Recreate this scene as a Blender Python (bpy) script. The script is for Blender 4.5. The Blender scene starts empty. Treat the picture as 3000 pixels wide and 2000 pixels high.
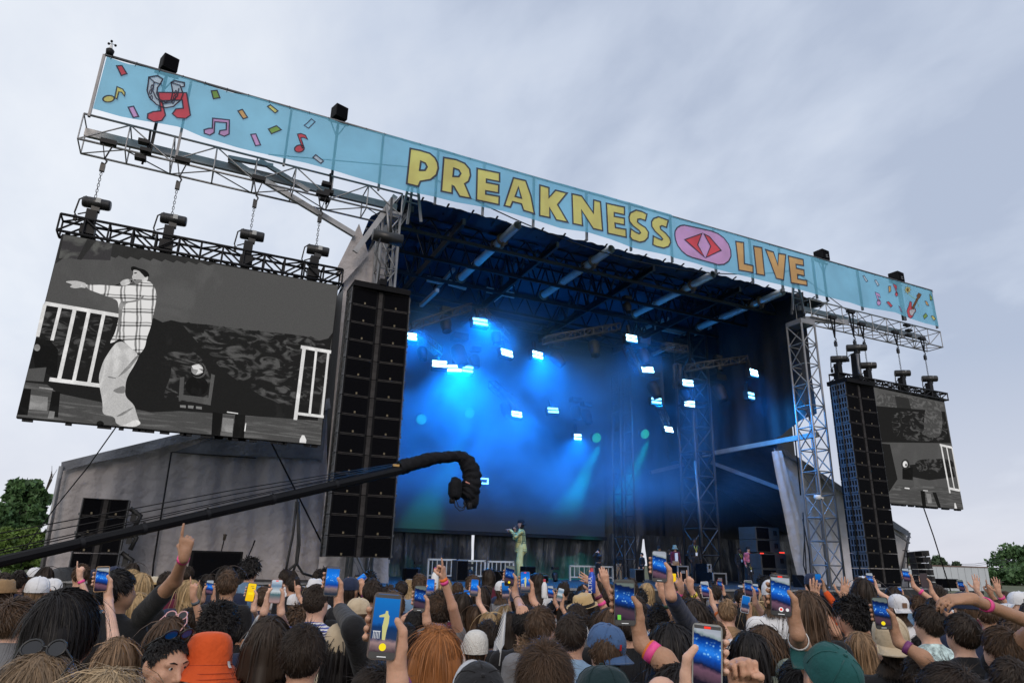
import bpy, bmesh, math, random
import numpy as np
from mathutils import Vector, Matrix
from mathutils.geometry import tessellate_polygon
R_ = math.radians
random.seed(7); rng = np.random.default_rng(7)
SC = bpy.context.scene
COL = SC.collection

# ------------------------------------------------------------------ camera, world, sun, exposure
F_PX = 2000.0; HC = 2.0
_z = np.array([150., -6200., 2000.]); _z /= np.linalg.norm(_z)
_x = np.array([4368., 751., 2000.]); _x -= _z*(_x@_z); _x /= np.linalg.norm(_x)
_y = np.cross(_z, _x)
if _y[2] < 0: _y = -_y
RW = np.array([_x, _y, _z])              # rows: world axes seen in the camera frame (x right, y down, z forward)
CAMP = np.array([0., 0., HC])
cam_d = bpy.data.cameras.new('camera'); cam = bpy.data.objects.new('camera', cam_d); COL.objects.link(cam)
cam_d.sensor_width = 36; cam_d.lens = 36*F_PX/3000; cam_d.clip_start = 0.05; cam_d.clip_end = 6000
m = Matrix.Identity(4)
for i in range(3):
    m[i][0] = RW[i][0]; m[i][1] = -RW[i][1]; m[i][2] = -RW[i][2]; m[i][3] = CAMP[i]
cam.matrix_world = m
SC.camera = cam

world = bpy.data.worlds.new("World"); SC.world = world; world.use_nodes = True
wn = world.node_tree; wn.nodes.clear()
def wnode(t, **k):
    n = wn.nodes.new(t)
    for a, b in k.items(): setattr(n, a, b)
    return n
SUN_EL, SUN_ROT = R_(28), R_(200)
sky = wnode('ShaderNodeTexSky', sky_type='NISHITA', sun_disc=False, sun_elevation=SUN_EL, sun_rotation=SUN_ROT)
tc = wnode('ShaderNodeTexCoord')
sep = wnode('ShaderNodeSeparateXYZ'); wn.links.new(tc.outputs['Generated'], sep.inputs[0])
def wmath(op, a, b=None):
    n = wnode('ShaderNodeMath', operation=op)
    for i, q in enumerate((a, b)):
        if q is None: continue
        if isinstance(q, (int, float)): n.inputs[i].default_value = q
        else: wn.links.new(q, n.inputs[i])
    return n.outputs[0]
den = wmath('ADD', wmath('MAXIMUM', sep.outputs[2], 0.0), 0.38)
cxy = wnode('ShaderNodeCombineXYZ')
wn.links.new(wmath('DIVIDE', sep.outputs[0], den), cxy.inputs[0]); wn.links.new(wmath('DIVIDE', sep.outputs[1], den), cxy.inputs[1])
def wnoise(scale, detail, rough, dist, off):
    mp = wnode('ShaderNodeMapping'); mp.inputs['Location'].default_value = off; mp.inputs['Scale'].default_value = (1.0, 0.62, 1)
    mp.inputs['Rotation'].default_value = (0, 0, 0.5)
    wn.links.new(cxy.outputs[0], mp.inputs[0])
    n = wnode('ShaderNodeTexNoise'); n.inputs['Scale'].default_value = scale; n.inputs['Detail'].default_value = detail
    n.inputs['Roughness'].default_value = rough; n.inputs['Distortion'].default_value = dist
    wn.links.new(mp.outputs[0], n.inputs['Vector']); return n.outputs[0]
n1 = wnoise(1.75, 5, 0.50, 0.5, (3.1, 1.7, 0)); n2 = wnoise(4.6, 6, 0.52, 0.3, (0.4, 5.2, 0))
n3 = wnoise(12.0, 5, 0.55, 0.3, (7.4, 2.2, 0))
mixn = wmath('ADD', wmath('ADD', wmath('MULTIPLY', n1, 0.66), wmath('MULTIPLY', n2, 0.42)), wmath('MULTIPLY', n3, 0.15))
# brighter cloud towards the low sun side (world -X), thicker cloud to the right
lean = wmath('MULTIPLY', sep.outputs[0], -0.34)
mixn = wmath('ADD', mixn, lean)
ramp = wnode('ShaderNodeValToRGB'); wn.links.new(mixn, ramp.inputs[0])
els = ramp.color_ramp.elements
els[0].position = 0.33; els[0].color = (0.50, 0.575, 0.73, 1)
els[1].position = 0.78; els[1].color = (0.92, 0.965, 1.04, 1)
e = els.new(0.46); e.color = (0.645, 0.72, 0.865, 1)
e = els.new(0.60); e.color = (0.78, 0.84, 0.95, 1)
# a pale, slightly pink band above the horizon
hz = wnode('ShaderNodeMapRange'); hz.inputs[1].default_value = 0.02; hz.inputs[2].default_value = 0.26; hz.inputs[3].default_value = 0.8; hz.inputs[4].default_value = 0.0
wn.links.new(sep.outputs[2], hz.inputs[0])
hmix = wnode('ShaderNodeMixRGB'); wn.links.new(hz.outputs[0], hmix.inputs[0]); wn.links.new(ramp.outputs[0], hmix.inputs[1]); hmix.inputs[2].default_value = (0.80, 0.805, 0.89, 1)
bgS = wnode('ShaderNodeBackground'); wn.links.new(sky.outputs[0], bgS.inputs[0]); bgS.inputs[1].default_value = 0.06
bgC = wnode('ShaderNodeBackground'); wn.links.new(hmix.outputs[0], bgC.inputs[0]); bgC.inputs[1].default_value = 1.0
wmx = wnode('ShaderNodeMixShader'); wmx.inputs[0].default_value = 0.9
wn.links.new(bgS.outputs[0], wmx.inputs[1]); wn.links.new(bgC.outputs[0], wmx.inputs[2])
wo = wnode('ShaderNodeOutputWorld'); wn.links.new(wmx.outputs[0], wo.inputs[0])

sun_d = bpy.data.lights.new('sun', 'SUN'); sun_d.energy = 1.2; sun_d.angle = R_(25); sun_d.color = (1.0, 0.86, 0.72)
sun = bpy.data.objects.new('sun', sun_d); COL.objects.link(sun)
sun.rotation_euler = (R_(90)-SUN_EL, 0, R_(-20))       # low, broad and weak, from behind the crowd on the left

SC.view_settings.view_transform = 'Standard'; SC.view_settings.look = 'None'
SC.view_settings.exposure = 0.0; SC.view_settings.gamma = 1.0; SC.view_settings.use_curve_mapping = False
SC.cycles.use_denoising = True
SC.cycles.max_bounces = 6; SC.cycles.diffuse_bounces = 3; SC.cycles.glossy_bounces = 2; SC.cycles.transmission_bounces = 4
SC.cycles.transparent_max_bounces = 12; SC.cycles.volume_bounces = 1
SC.cycles.volume_step_rate = 2.0; SC.cycles.volume_max_steps = 128
SC.cycles.sample_clamp_indirect = 4.0

# ------------------------------------------------------------------ helpers
def at(p, Y=None, Z=None, D=None, X=None):
    """the point where the sight line of photo pixel p meets the plane Y (or Z, X, or lies D metres off)"""
    r = RW @ np.array([p[0]-1500., p[1]-1000., F_PX])
    if Y is not None: t = Y/r[1]
    elif Z is not None: t = (Z-HC)/r[2]
    elif X is not None: t = X/r[0]
    else: t = D/np.linalg.norm(r)
    return Vector(CAMP + t*r)
def lens(p):
    """how much a wide lens widens and heightens a round thing seen at photo pixel p"""
    x, y = p[0]-1500., p[1]-1000.; c = F_PX/math.sqrt(F_PX**2+x*x+y*y); r2 = max(1e-6, x*x+y*y); cx, cy = x*x/r2, y*y/r2
    return math.sqrt(cx/c**4+cy/c**2), math.sqrt(cy/c**4+cx/c**2)
def zc(ox, oy, s=3.136): return lambda x, y: (ox+x/s, oy+y/s)
z1 = zc(0, 100, 2.351); z2 = zc(1000, 300, 2.351); z3 = zc(1900, 500, 2.351); z4 = zc(0, 650, 2.351)
z5 = zc(0, 1150); z6 = zc(950, 850); z7 = zc(1600, 850); z8 = zc(2250, 950)
zA = zc(0, 1500); zB = zc(600, 1500); zC = zc(1200, 1500); zD = zc(1750, 1500); zE = zc(2250, 1500); zF = zc(900, 1250); zG = zc(1650, 1300)
zH = zc(2300, 1350, 3.357)

MATS = {}
def mat(name, col, rough=0.6, metal=0.0, var=0.12, scale=8.0, bump=0.0, bscale=40.0, spec=0.5, stretch=(1, 1, 1), sheen=0.0):
    if name in MATS: return MATS[name]
    M = bpy.data.materials.new(name); M.use_nodes = True; nt = M.node_tree
    b = nt.nodes['Principled BSDF']; b.inputs['Roughness'].default_value = rough; b.inputs['Metallic'].default_value = metal
    b.inputs['Specular IOR Level'].default_value = spec
    if sheen: b.inputs['Sheen Weight'].default_value = sheen
    t = nt.nodes.new('ShaderNodeTexCoord'); mp = nt.nodes.new('ShaderNodeMapping'); mp.inputs['Scale'].default_value = stretch
    nt.links.new(t.outputs['Object'], mp.inputs[0])
    n = nt.nodes.new('ShaderNodeTexNoise'); n.inputs['Scale'].default_value = scale; n.inputs['Detail'].default_value = 5; n.inputs['Roughness'].default_value = 0.6
    nt.links.new(mp.outputs[0], n.inputs['Vector'])
    r = nt.nodes.new('ShaderNodeValToRGB'); nt.links.new(n.outputs[0], r.inputs[0])
    c = np.array(col[:3], float)
    r.color_ramp.elements[0].position = 0.3; r.color_ramp.elements[0].color = (*(c*(1-var)), 1)
    r.color_ramp.elements[1].position = 0.7; r.color_ramp.elements[1].color = (*np.minimum(c*(1+var), 1), 1)
    nt.links.new(r.outputs[0], b.inputs['Base Color'])
    if bump:
        n2 = nt.nodes.new('ShaderNodeTexNoise'); n2.inputs['Scale'].default_value = bscale; n2.inputs['Detail'].default_value = 4
        nt.links.new(mp.outputs[0], n2.inputs['Vector'])
        bp = nt.nodes.new('ShaderNodeBump'); bp.inputs['Strength'].default_value = bump; bp.inputs['Distance'].default_value = 0.05
        nt.links.new(n2.outputs[0], bp.inputs['Height']); nt.links.new(bp.outputs[0], b.inputs['Normal'])
    MATS[name] = M; return M
def emit(name, col, strength):
    if name in MATS: return MATS[name]
    M = bpy.data.materials.new(name); M.use_nodes = True; nt = M.node_tree; nt.nodes.clear()
    o = nt.nodes.new('ShaderNodeOutputMaterial'); e = nt.nodes.new('ShaderNodeEmission')
    e.inputs[0].default_value = (*col, 1); e.inputs[1].default_value = strength
    nt.links.new(e.outputs[0], o.inputs[0]); MATS[name] = M; return M
def cloth_translucent(name, col, transp=0.2, trans=0.5):
    if name in MATS: return MATS[name]
    M = bpy.data.materials.new(name); M.use_nodes = True; nt = M.node_tree; nt.nodes.clear()
    o = nt.nodes.new('ShaderNodeOutputMaterial')
    d = nt.nodes.new('ShaderNodeBsdfDiffuse'); t = nt.nodes.new('ShaderNodeBsdfTranslucent'); tr = nt.nodes.new('ShaderNodeBsdfTransparent')
    tcx = nt.nodes.new('ShaderNodeTexCoord'); n = nt.nodes.new('ShaderNodeTexNoise'); n.inputs['Scale'].default_value = 1.1; n.inputs['Detail'].default_value = 3
    nt.links.new(tcx.outputs['Object'], n.inputs['Vector'])
    r = nt.nodes.new('ShaderNodeValToRGB'); nt.links.new(n.outputs[0], r.inputs[0]); c = np.array(col)
    r.color_ramp.elements[0].color = (*(c*0.9), 1); r.color_ramp.elements[1].color = (*np.minimum(c*1.1, 1), 1)
    r.color_ramp.elements[0].position = 0.35; r.color_ramp.elements[1].position = 0.65
    nt.links.new(r.outputs[0], d.inputs[0]); nt.links.new(r.outputs[0], t.inputs[0]); tr.inputs[0].default_value = (*(0.35+0.65*c), 1)
    m1 = nt.nodes.new('ShaderNodeMixShader'); m1.inputs[0].default_value = trans; nt.links.new(d.outputs[0], m1.inputs[1]); nt.links.new(t.outputs[0], m1.inputs[2])
    m2 = nt.nodes.new('ShaderNodeMixShader'); m2.inputs[0].default_value = transp; nt.links.new(m1.outputs[0], m2.inputs[1]); nt.links.new(tr.outputs[0], m2.inputs[2])
    nt.links.new(m2.outputs[0], o.inputs[0]); MATS[name] = M; return M

WLOC = {}
def tag(o, label=None, cat=None, group=None, kind=None):
    for k, v in (('label', label), ('category', cat), ('group', group), ('kind', kind)):
        if v: o[k] = v
    return o
def thing(name, loc, label, cat, group=None, rz=0.0):
    o = bpy.data.objects.new(name, None); COL.objects.link(o); o.empty_display_size = 0.2
    o.location = loc; o.rotation_euler = (0, 0, rz); WLOC[o.name] = Vector(loc)
    return tag(o, label, cat, group)
def children(o): return [c for c in COL.objects if c.parent == o]
def copy_tree(o, parent=None, loc=None):
    c = o.copy(); COL.objects.link(c); c.parent = parent
    if loc is not None: c.location = loc
    WLOC[c.name] = Vector(c.location) if parent is None else WLOC[parent.name]
    for ch in o.children: copy_tree(ch, c)
    return c

class MB:
    def __init__(s): s.v = []; s.f = []; s.m = []; s.sm = []
    def add(s, vs, fs, mi=0, smooth=False):
        n = len(s.v); s.v += [tuple(v) for v in vs]
        s.f += [tuple(i+n for i in f) for f in fs]; s.m += [mi]*len(fs); s.sm += [smooth]*len(fs); return s
    def box(s, c, d, rot=None, mi=0):
        c = Vector(c); h = Vector(d)/2
        vs = [Vector((sx*h.x, sy*h.y, sz*h.z)) for sx in (-1, 1) for sy in (-1, 1) for sz in (-1, 1)]
        if rot is not None: vs = [rot @ v for v in vs]
        return s.add([c+v for v in vs], [(0, 1, 3, 2), (4, 6, 7, 5), (0, 4, 5, 1), (2, 3, 7, 6), (0, 2, 6, 4), (1, 5, 7, 3)], mi)
    def bar(s, a, b, w, h=None, up=(0, 0, 1), mi=0):
        a, b = Vector(a), Vector(b); h = h or w; d = (b-a).normalized(); up = Vector(up)
        if abs(d.dot(up)) > 0.98: up = Vector((1, 0, 0))
        sx = d.cross(up).normalized()*w/2; sz = sx.cross(d).normalized()*h/2
        vs = [a-sx-sz, a+sx-sz, a+sx+sz, a-sx+sz, b-sx-sz, b+sx-sz, b+sx+sz, b-sx+sz]
        return s.add(vs, [(3, 2, 1, 0), (4, 5, 6, 7), (0, 1, 5, 4), (1, 2, 6, 5), (2, 3, 7, 6), (3, 0, 4, 7)], mi)
    def tube(s, pts, r, n=8, mi=0, caps=True, closed=False):
        pts = [Vector(p) for p in pts]; k = len(pts); rs = r if isinstance(r, (list, tuple)) else [r]*k
        base = len(s.v); prev = None; vs = []
        for i, p in enumerate(pts):
            if closed: d = (pts[(i+1) % k]-pts[i-1]).normalized()
            else: d = (pts[min(i+1, k-1)]-pts[max(i-1, 0)]).normalized()
            if prev is None:
                u = d.orthogonal().normalized()
            else:
                u = prev-d*prev.dot(d)
                u = u.normalized() if u.length > 1e-6 else d.orthogonal().normalized()
            prev = u; w = d.cross(u)
            for j in range(n):
                a = 2*math.pi*j/n; vs.append(p+(u*math.cos(a)+w*math.sin(a))*rs[i])
        fs = []
        for i in range(k if closed else k-1):
            i2 = (i+1) % k
            for j in range(n):
                j2 = (j+1) % n; fs.append((i*n+j, i*n+j2, i2*n+j2, i2*n+j))
        s.add(vs, fs, mi, True)
        if caps and not closed:
            s.f.append(tuple(base+j for j in range(n-1, -1, -1))); s.m.append(mi); s.sm.append(False)
            s.f.append(tuple(base+(k-1)*n+j for j in range(n))); s.m.append(mi); s.sm.append(False)
        return s
    def lathe(s, c, prof, n=16, mi=0, axis=None, smooth=True):
        """prof: (radius, height) pairs turned about the axis through c"""
        c = Vector(c); ax = Vector(axis if axis is not None else (0, 0, 1)).normalized(); u = ax.orthogonal().normalized(); w = ax.cross(u)
        vs = []; fs = []
        for r, h in prof:
            for j in range(n):
                a = 2*math.pi*j/n; vs.append(c+ax*h+(u*math.cos(a)+w*math.sin(a))*r)
        for i in range(len(prof)-1):
            for j in range(n):
                j2 = (j+1) % n; fs.append((i*n+j, i*n+j2, (i+1)*n+j2, (i+1)*n+j))
        return s.add(vs, fs, mi, smooth)
    def poly(s, loops, dn, th, mi=0):
        """flat shape with holes, given a real thickness th along dn"""
        loops = [[Vector(p) for p in l] for l in loops]
        tri = tessellate_polygon(loops); flat = [p for l in loops for p in l]; dn = Vector(dn)*th; n = len(flat)
        fs = [tuple(t) for t in tri]+[tuple(i+n for i in reversed(t)) for t in tri]; o = 0
        for l in loops:
            k = len(l)
            for i in range(k): fs.append((o+i, o+(i+1) % k, o+(i+1) % k+n, o+i+n))
            o += k
        return s.add(flat+[p+dn for p in flat], fs, mi)
    def stroke(s, pts, w, nrm, th=0.0, closed=True, mi=0):
        pts = [Vector(p) for p in pts]; k = len(pts); nrm = Vector(nrm); L = []; Rr = []
        for i in range(k):
            a = pts[i-1] if (closed or i) else pts[i]; b = pts[(i+1) % k] if (closed or i < k-1) else pts[i]
            d1 = (pts[i]-a); d2 = (b-pts[i])
            if d1.length < 1e-9: d1 = d2
            if d2.length < 1e-9: d2 = d1
            n1_ = d1.normalized().cross(nrm); n2_ = d2.normalized().cross(nrm); n = (n1_+n2_)
            n = n.normalized() if n.length > 1e-5 else n1_
            c = max(0.45, n.dot(n1_)); n = n*(w/2/c); L.append(pts[i]+n); Rr.append(pts[i]-n)
        fs = [(i, (i+1) % k, (i+1) % k+k, i+k) for i in range(k if closed else k-1)]
        return s.add(L+Rr, fs, mi)
    def grid(s, fn, nu, nv, mi=0, smooth=True):
        vs = [fn(i/nu, j/nv) for j in range(nv+1) for i in range(nu+1)]
        fs = [(j*(nu+1)+i, j*(nu+1)+i+1, (j+1)*(nu+1)+i+1, (j+1)*(nu+1)+i) for j in range(nv) for i in range(nu)]
        return s.add(vs, fs, mi, smooth)
    def build(s, name, mats, parent=None, local=False, fixn=False):
        if not isinstance(mats, (list, tuple)): mats = [mats]
        off = Vector((0, 0, 0)) if (local or parent is None) else WLOC[parent.name]
        me = bpy.data.meshes.new(name); me.from_pydata([(v[0]-off.x, v[1]-off.y, v[2]-off.z) for v in s.v], [], s.f)
        for M in mats: me.materials.append(M)
        me.polygons.foreach_set('material_index', s.m); me.polygons.foreach_set('use_smooth', s.sm)
        if fixn:
            bm = bmesh.new(); bm.from_mesh(me); bmesh.ops.recalc_face_normals(bm, faces=bm.faces); bm.to_mesh(me); bm.free()
        me.update()
        o = bpy.data.objects.new(name, me); COL.objects.link(o)
        if parent is not None: o.parent = parent; WLOC[o.name] = WLOC[parent.name]
        else: WLOC[o.name] = Vector((0, 0, 0))
        return o
def rebase(o, loc):
    """put a top-level mesh's origin at its base"""
    loc = Vector(loc); o.data.transform(Matrix.Translation(-(loc-o.location))); o.location = loc; WLOC[o.name] = loc; return o
def smooth01(t): t = min(max(t, 0), 1); return t*t*(3-2*t)
def interp(x, xs, ys): return float(np.interp(x, xs, ys))

# ------------------------------------------------------------------ materials of the place
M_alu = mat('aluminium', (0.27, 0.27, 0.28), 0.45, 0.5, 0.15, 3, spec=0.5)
M_steel = mat('galvanised_steel', (0.15, 0.15, 0.16), 0.45, 0.6, 0.2, 3)
M_blk = mat('black_paint', (0.009, 0.009, 0.011), 0.55, 0.0, 0.3, 6, spec=0.25)
M_cab = mat('black_cabinet', (0.006, 0.006, 0.0075), 0.7, 0.0, 0.35, 5, bump=0.1, bscale=160, spec=0.12)
M_grl = mat('speaker_grille', (0.0035, 0.0036, 0.0050), 0.9, 0.0, 0.4, 60, bump=0.3, bscale=300, spec=0.06)
M_edge = mat('worn_black_edge', (0.030, 0.027, 0.027), 0.6, 0.0, 0.5, 10, spec=0.2)
M_rub = mat('black_rubber', (0.012, 0.012, 0.013), 0.55, 0.0, 0.2, 10)
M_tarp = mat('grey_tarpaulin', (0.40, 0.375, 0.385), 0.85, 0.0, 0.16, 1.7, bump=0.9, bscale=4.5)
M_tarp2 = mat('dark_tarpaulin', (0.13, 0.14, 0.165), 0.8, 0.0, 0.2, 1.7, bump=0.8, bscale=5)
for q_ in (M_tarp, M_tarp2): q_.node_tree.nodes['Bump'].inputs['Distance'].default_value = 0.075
M_roofsk = mat('navy_roof_fabric', (0.014, 0.028, 0.060), 0.65, 0.0, 0.2, 1.5, bump=0.3, bscale=5)
M_dark = mat('black_drape', (0.017, 0.018, 0.021), 0.55, 0.0, 0.3, 2, bump=0.3, bscale=9, stretch=(2, 2, 0.4))
M_drape = mat('shiny_black_curtain', (0.022, 0.023, 0.025), 0.33, 0.0, 0.35, 3, bump=0.55, bscale=9, stretch=(1.6, 1.6, 0.5))
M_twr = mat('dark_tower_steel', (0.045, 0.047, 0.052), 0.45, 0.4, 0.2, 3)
M_deck = mat('stage_deck_black', (0.02, 0.02, 0.022), 0.6, 0.0, 0.3, 3)
M_white = mat('white_paint', (0.72, 0.72, 0.72), 0.5, 0.0, 0.06, 3)
# ------------------------------------------------------------------ ground
M_ground = mat('trampled_grass', (0.075, 0.085, 0.04), 0.9, 0, 0.4, 0.6, bump=0.5, bscale=9)
g = MB(); g.add([(-2500, -400, 0), (2500, -400, 0), (2500, 3500, 0), (-2500, 3500, 0)], [(0, 1, 2, 3)])
tag(g.build('ground', M_ground), kind='structure')

YB = 15.0          # the banner hangs here; screens and wing trusses share its line
DZ = 1.46          # stage deck height

def truss(mb_ch, mb_br, a, b, w, h, rc=0.028, rb=0.016, bay=0.6, side=(0, 1, 0), up=(0, 0, 1), faces=((0, 2), (1, 3), (0, 1), (2, 3))):
    """box truss from a to b: a is the front top chord start; w runs along side, h runs down"""
    a, b = Vector(a), Vector(b); s = Vector(side).normalized()*w; u = -Vector(up).normalized()*h
    c = [(a+o, b+o) for o in (Vector((0, 0, 0)), s, u, s+u)]
    for p, q in c: mb_ch.tube([p, q], rc, 8)
    n = max(1, int(round((b-a).length/bay)))
    P = lambda i, k: c[k][0].lerp(c[k][1], i/n)
    for i in range(n+1):
        for k, l in ((0, 1), (2, 3), (0, 2), (1, 3)): mb_br.tube([P(i, k), P(i, l)], rb, 6, caps=False)
        if i < n:
            for k, l in faces:
                p, q = (k, l) if i % 2 else (l, k)
                mb_br.tube([P(i, p), P(i+1, q)], rb, 6, caps=False)
def make_truss(name, label, cat, a, b, w, h, M, group=None, **k):
    t = thing(name, a, label, cat, group); c1 = MB(); c2 = MB(); truss(c1, c2, a, b, w, h, **k)
    c1.build('chord_frame', M, t); c2.build('lacing', M, t); return t

# ------------------------------------------------------------------ banner
XT = [z1(*p) for p in ((735, 155), (870, 206), (1000, 228), (1240, 290), (1480, 368), (1600, 405), (1750, 432), (2000, 510), (2290, 585))] + \
     [z2(*p) for p in ((0, 145), (330, 225), (680, 320), (990, 412), (1330, 510), (1690, 607), (1990, 690), (2330, 790))] + \
     [z3(*p) for p in ((160, 315), (460, 400), (700, 470), (905, 530), (1120, 590), (1440, 685), (1730, 765), (1950, 830))]
XB = [z1(*p) for p in ((640, 515), (830, 567), (1000, 600), (1240, 640), (1410, 715), (1630, 780), (1900, 845), (2100, 885), (2350, 955))] + \
     [z2(*p) for p in ((250, 560), (440, 610), (640, 650), (800, 690), (970, 720), (1100, 745), (1320, 805), (1500, 865), (1690, 893), (1850, 940), (2000, 1000), (2280, 1060))] + \
     [z3(*p) for p in ((160, 595), (330, 640), (470, 680), (720, 740), (1000, 808), (1170, 855), (1380, 905), (1480, 940), (1700, 975), (1750, 998), (1900, 1050), (2000, 1072))]
PT = [at(p, YB) for p in XT]; PB = [at(p, YB) for p in XB]
ax0, ax1 = PT[0].x, PT[-1].x; bx0, bx1 = PB[0].x, PB[-1].x
tz = ([p.x for p in PT], [p.z for p in PT]); bz = ([p.x for p in PB], [p.z for p in PB])
def bann(u, v):
    xt = ax0+(ax1-ax0)*u; xb = bx0+(bx1-bx0)*u; x = xt+(xb-xt)*(1-v)
    zt = interp(xt, *tz); zb = interp(xb, *bz)
    sag = 0.010*math.sin(x*2.3)*math.sin(math.pi*v)+0.006*math.sin(x*5.1+v*4)
    return (x, YB+sag, zb+(zt-zb)*v)
banner = thing('banner', (11.2, YB, 11.0), 'long turquoise banner with big lettering and party drawings along the roof front', 'banner')
M_ban = cloth_translucent('turquoise_mesh_fabric', (0.25, 0.63, 0.84), 0.28, 0.55)
MB().grid(bann, 260, 8).build('fabric', M_ban, banner)
def art(name, col): return cloth_translucent(name, col, 0.30, 0.42)
A_y = art('print_yellow', (0.96, 0.85, 0.38)); A_o = art('print_orange', (0.95, 0.64, 0.33)); A_pk = art('print_pink', (0.88, 0.58, 0.84)); A_r = art('print_red', (0.88, 0.20, 0.25))
A_k = cloth_translucent('print_outline', (0.10, 0.095, 0.13), 0.2, 0.35); A_g = art('print_green', (0.42, 0.60, 0.20)); A_w = art('print_grey_white', (0.78, 0.84, 0.90)); A_b = art('print_brown', (0.38, 0.2, 0.11))
AM = [A_y, A_o, A_pk, A_r, A_k, A_g, A_w, A_b]; iy, io, ipk, ir, ik, ig, iw, ib = range(8)
def art_shape(mb, q, loops, mi, ow=0.035, fill=True, dy=0.0):
    L = [[at(q(*p), YB-0.022-dy) for p in l] for l in loops]
    if fill: mb.poly(L, (0, 1, 0), 0.002, mi)
    for l in L: mb.stroke([(p[0], p[1]-0.004, p[2]) for p in l], ow, (0, 1, 0), mi=ik)
def ell(c, rx, ry, rot=0.0, n=14):
    return [(c[0]+rx*math.cos(a)*math.cos(rot)-ry*math.sin(a)*math.sin(rot), c[1]+rx*math.cos(a)*math.sin(rot)+ry*math.sin(a)*math.cos(rot)) for a in [2*math.pi*i/n for i in range(n)]]
LET = [  # first word, yellow
 [[(475, 318), (545, 332), (610, 352), (645, 382), (664, 420), (668, 455), (655, 500), (615, 533), (545, 545), (530, 580), (450, 560)], [(548, 407), (578, 420), (590, 445), (575, 468), (540, 468)]],
 [[(705, 380), (790, 395), (850, 420), (884, 460), (890, 505), (876, 545), (850, 562), (892, 662), (815, 648), (775, 580), (765, 575), (763, 628), (688, 612)], [(775, 455), (808, 466), (822, 490), (808, 512), (770, 510)]],
 [[(935, 455), (1090, 487), (1090, 548), (1000, 530), (1000, 552), (1085, 568), (1083, 625), (995, 610), (995, 632), (1088, 648), (1086, 706), (930, 672)]],
 [[(1185, 520), (1270, 540), (1305, 640), (1330, 768), (1255, 745), (1240, 700), (1180, 685), (1165, 722), (1122, 712)], [(1220, 585), (1240, 660), (1198, 648)]],
 [[(1367, 570), (1430, 588), (1430, 655), (1475, 605), (1555, 625), (1490, 705), (1562, 828), (1480, 810), (1435, 730), (1437, 795), (1365, 780)]],
 [[(1588, 630), (1655, 645), (1735, 760), (1738, 672), (1785, 685), (1800, 885), (1735, 870), (1655, 745), (1662, 850), (1595, 835)]],
 [[(1825, 695), (1950, 722), (1950, 775), (1880, 760), (1880, 785), (1950, 798), (1950, 845), (1885, 832), (1888, 862), (1960, 875), (1962, 930), (1835, 902)]],
 [[(2105, 770), (2095, 815), (2060, 803), (2042, 806), (2040, 825), (2062, 842), (2095, 863), (2116, 895), (2112, 932), (2090, 956), (2055, 964), (2005, 947), (1988, 925), (1993, 870), (2025, 893), (2050, 905), (2060, 898), (2052, 884), (2010, 852), (1985, 820), (1980, 790), (1990, 762), (2030, 742), (2070, 752)]],
 [[(2252, 812), (2240, 862), (2208, 850), (2196, 856), (2200, 874), (2235, 902), (2262, 935), (2268, 965), (2255, 992), (2220, 1004), (2170, 992), (2145, 980), (2148, 920), (2182, 938), (2206, 948), (2212, 940), (2200, 925), (2160, 888), (2138, 855), (2136, 822), (2150, 800), (2185, 788)]]]
LET2 = [[(600, 487), (655, 495), (660, 640), (720, 655), (720, 703), (622, 685)], [(723, 520), (780, 530), (800, 722), (745, 712)],
 [(805, 543), (860, 560), (890, 650), (895, 570), (945, 578), (930, 753), (880, 742)],
 [(962, 587), (1065, 612), (1068, 655), (1015, 645), (1018, 672), (1070, 683), (1073, 725), (1025, 715), (1028, 745), (1090, 757), (1092, 792), (982, 772)]]
for l in LET:
    mb = MB(); art_shape(mb, z2, l, iy, 0.05); mb.build('letter', AM, banner)
for l in LET2:
    mb = MB(); art_shape(mb, z3, [l], io, 0.05); mb.build('letter', AM, banner)
mb = MB()
art_shape(mb, z3, [[(180, 440), (183, 415), (197, 393), (218, 379), (245, 375), (290, 384), (430, 415), (478, 434), (518, 463), (550, 505), (566, 548), (568, 590), (552, 624), (520, 645), (480, 648), (440, 637), (300, 598), (262, 582), (228, 553), (200, 515), (185, 475)]], ipk, 0.045)
art_shape(mb, z3, [[(250, 475), (368, 432), (338, 510), (385, 595), (300, 520)]], ir, 0.04, dy=0.01)
art_shape(mb, z3, [[(382, 435), (420, 455), (500, 548), (395, 598), (428, 520)]], ir, 0.04, dy=0.01)
mb.build('emblem', AM, banner)
mb = MB()
for col, pts in ((ir, [(803, 220), (840, 218), (875, 275), (835, 287)]), (ipk, [(883, 505), (920, 498), (955, 568), (918, 577)]), (ig, [(1455, 392), (1495, 388), (1515, 440), (1470, 447)]),
                 (iy, [(1842, 500), (1862, 488), (1915, 530), (1895, 545)]), (io, [(1638, 530), (1670, 520), (1705, 575), (1675, 585)]), (ig, [(1848, 655), (1905, 632), (1938, 660), (1870, 688)]),
                 (ipk, [(1727, 692), (1762, 688), (1795, 765), (1760, 770)]), (iw, [(2155, 850), (2175, 832), (2228, 875), (2210, 892)])):
    mb = MB(); art_shape(mb, z1, [pts], col, 0.03); mb.build('confetti_print', AM, banner)
mb = MB(); art_shape(mb, z1, [[(2095, 630), (2120, 610), (2145, 585), (2170, 605), (2150, 625), (2125, 650)]], iw, 0.025, fill=False)
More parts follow.
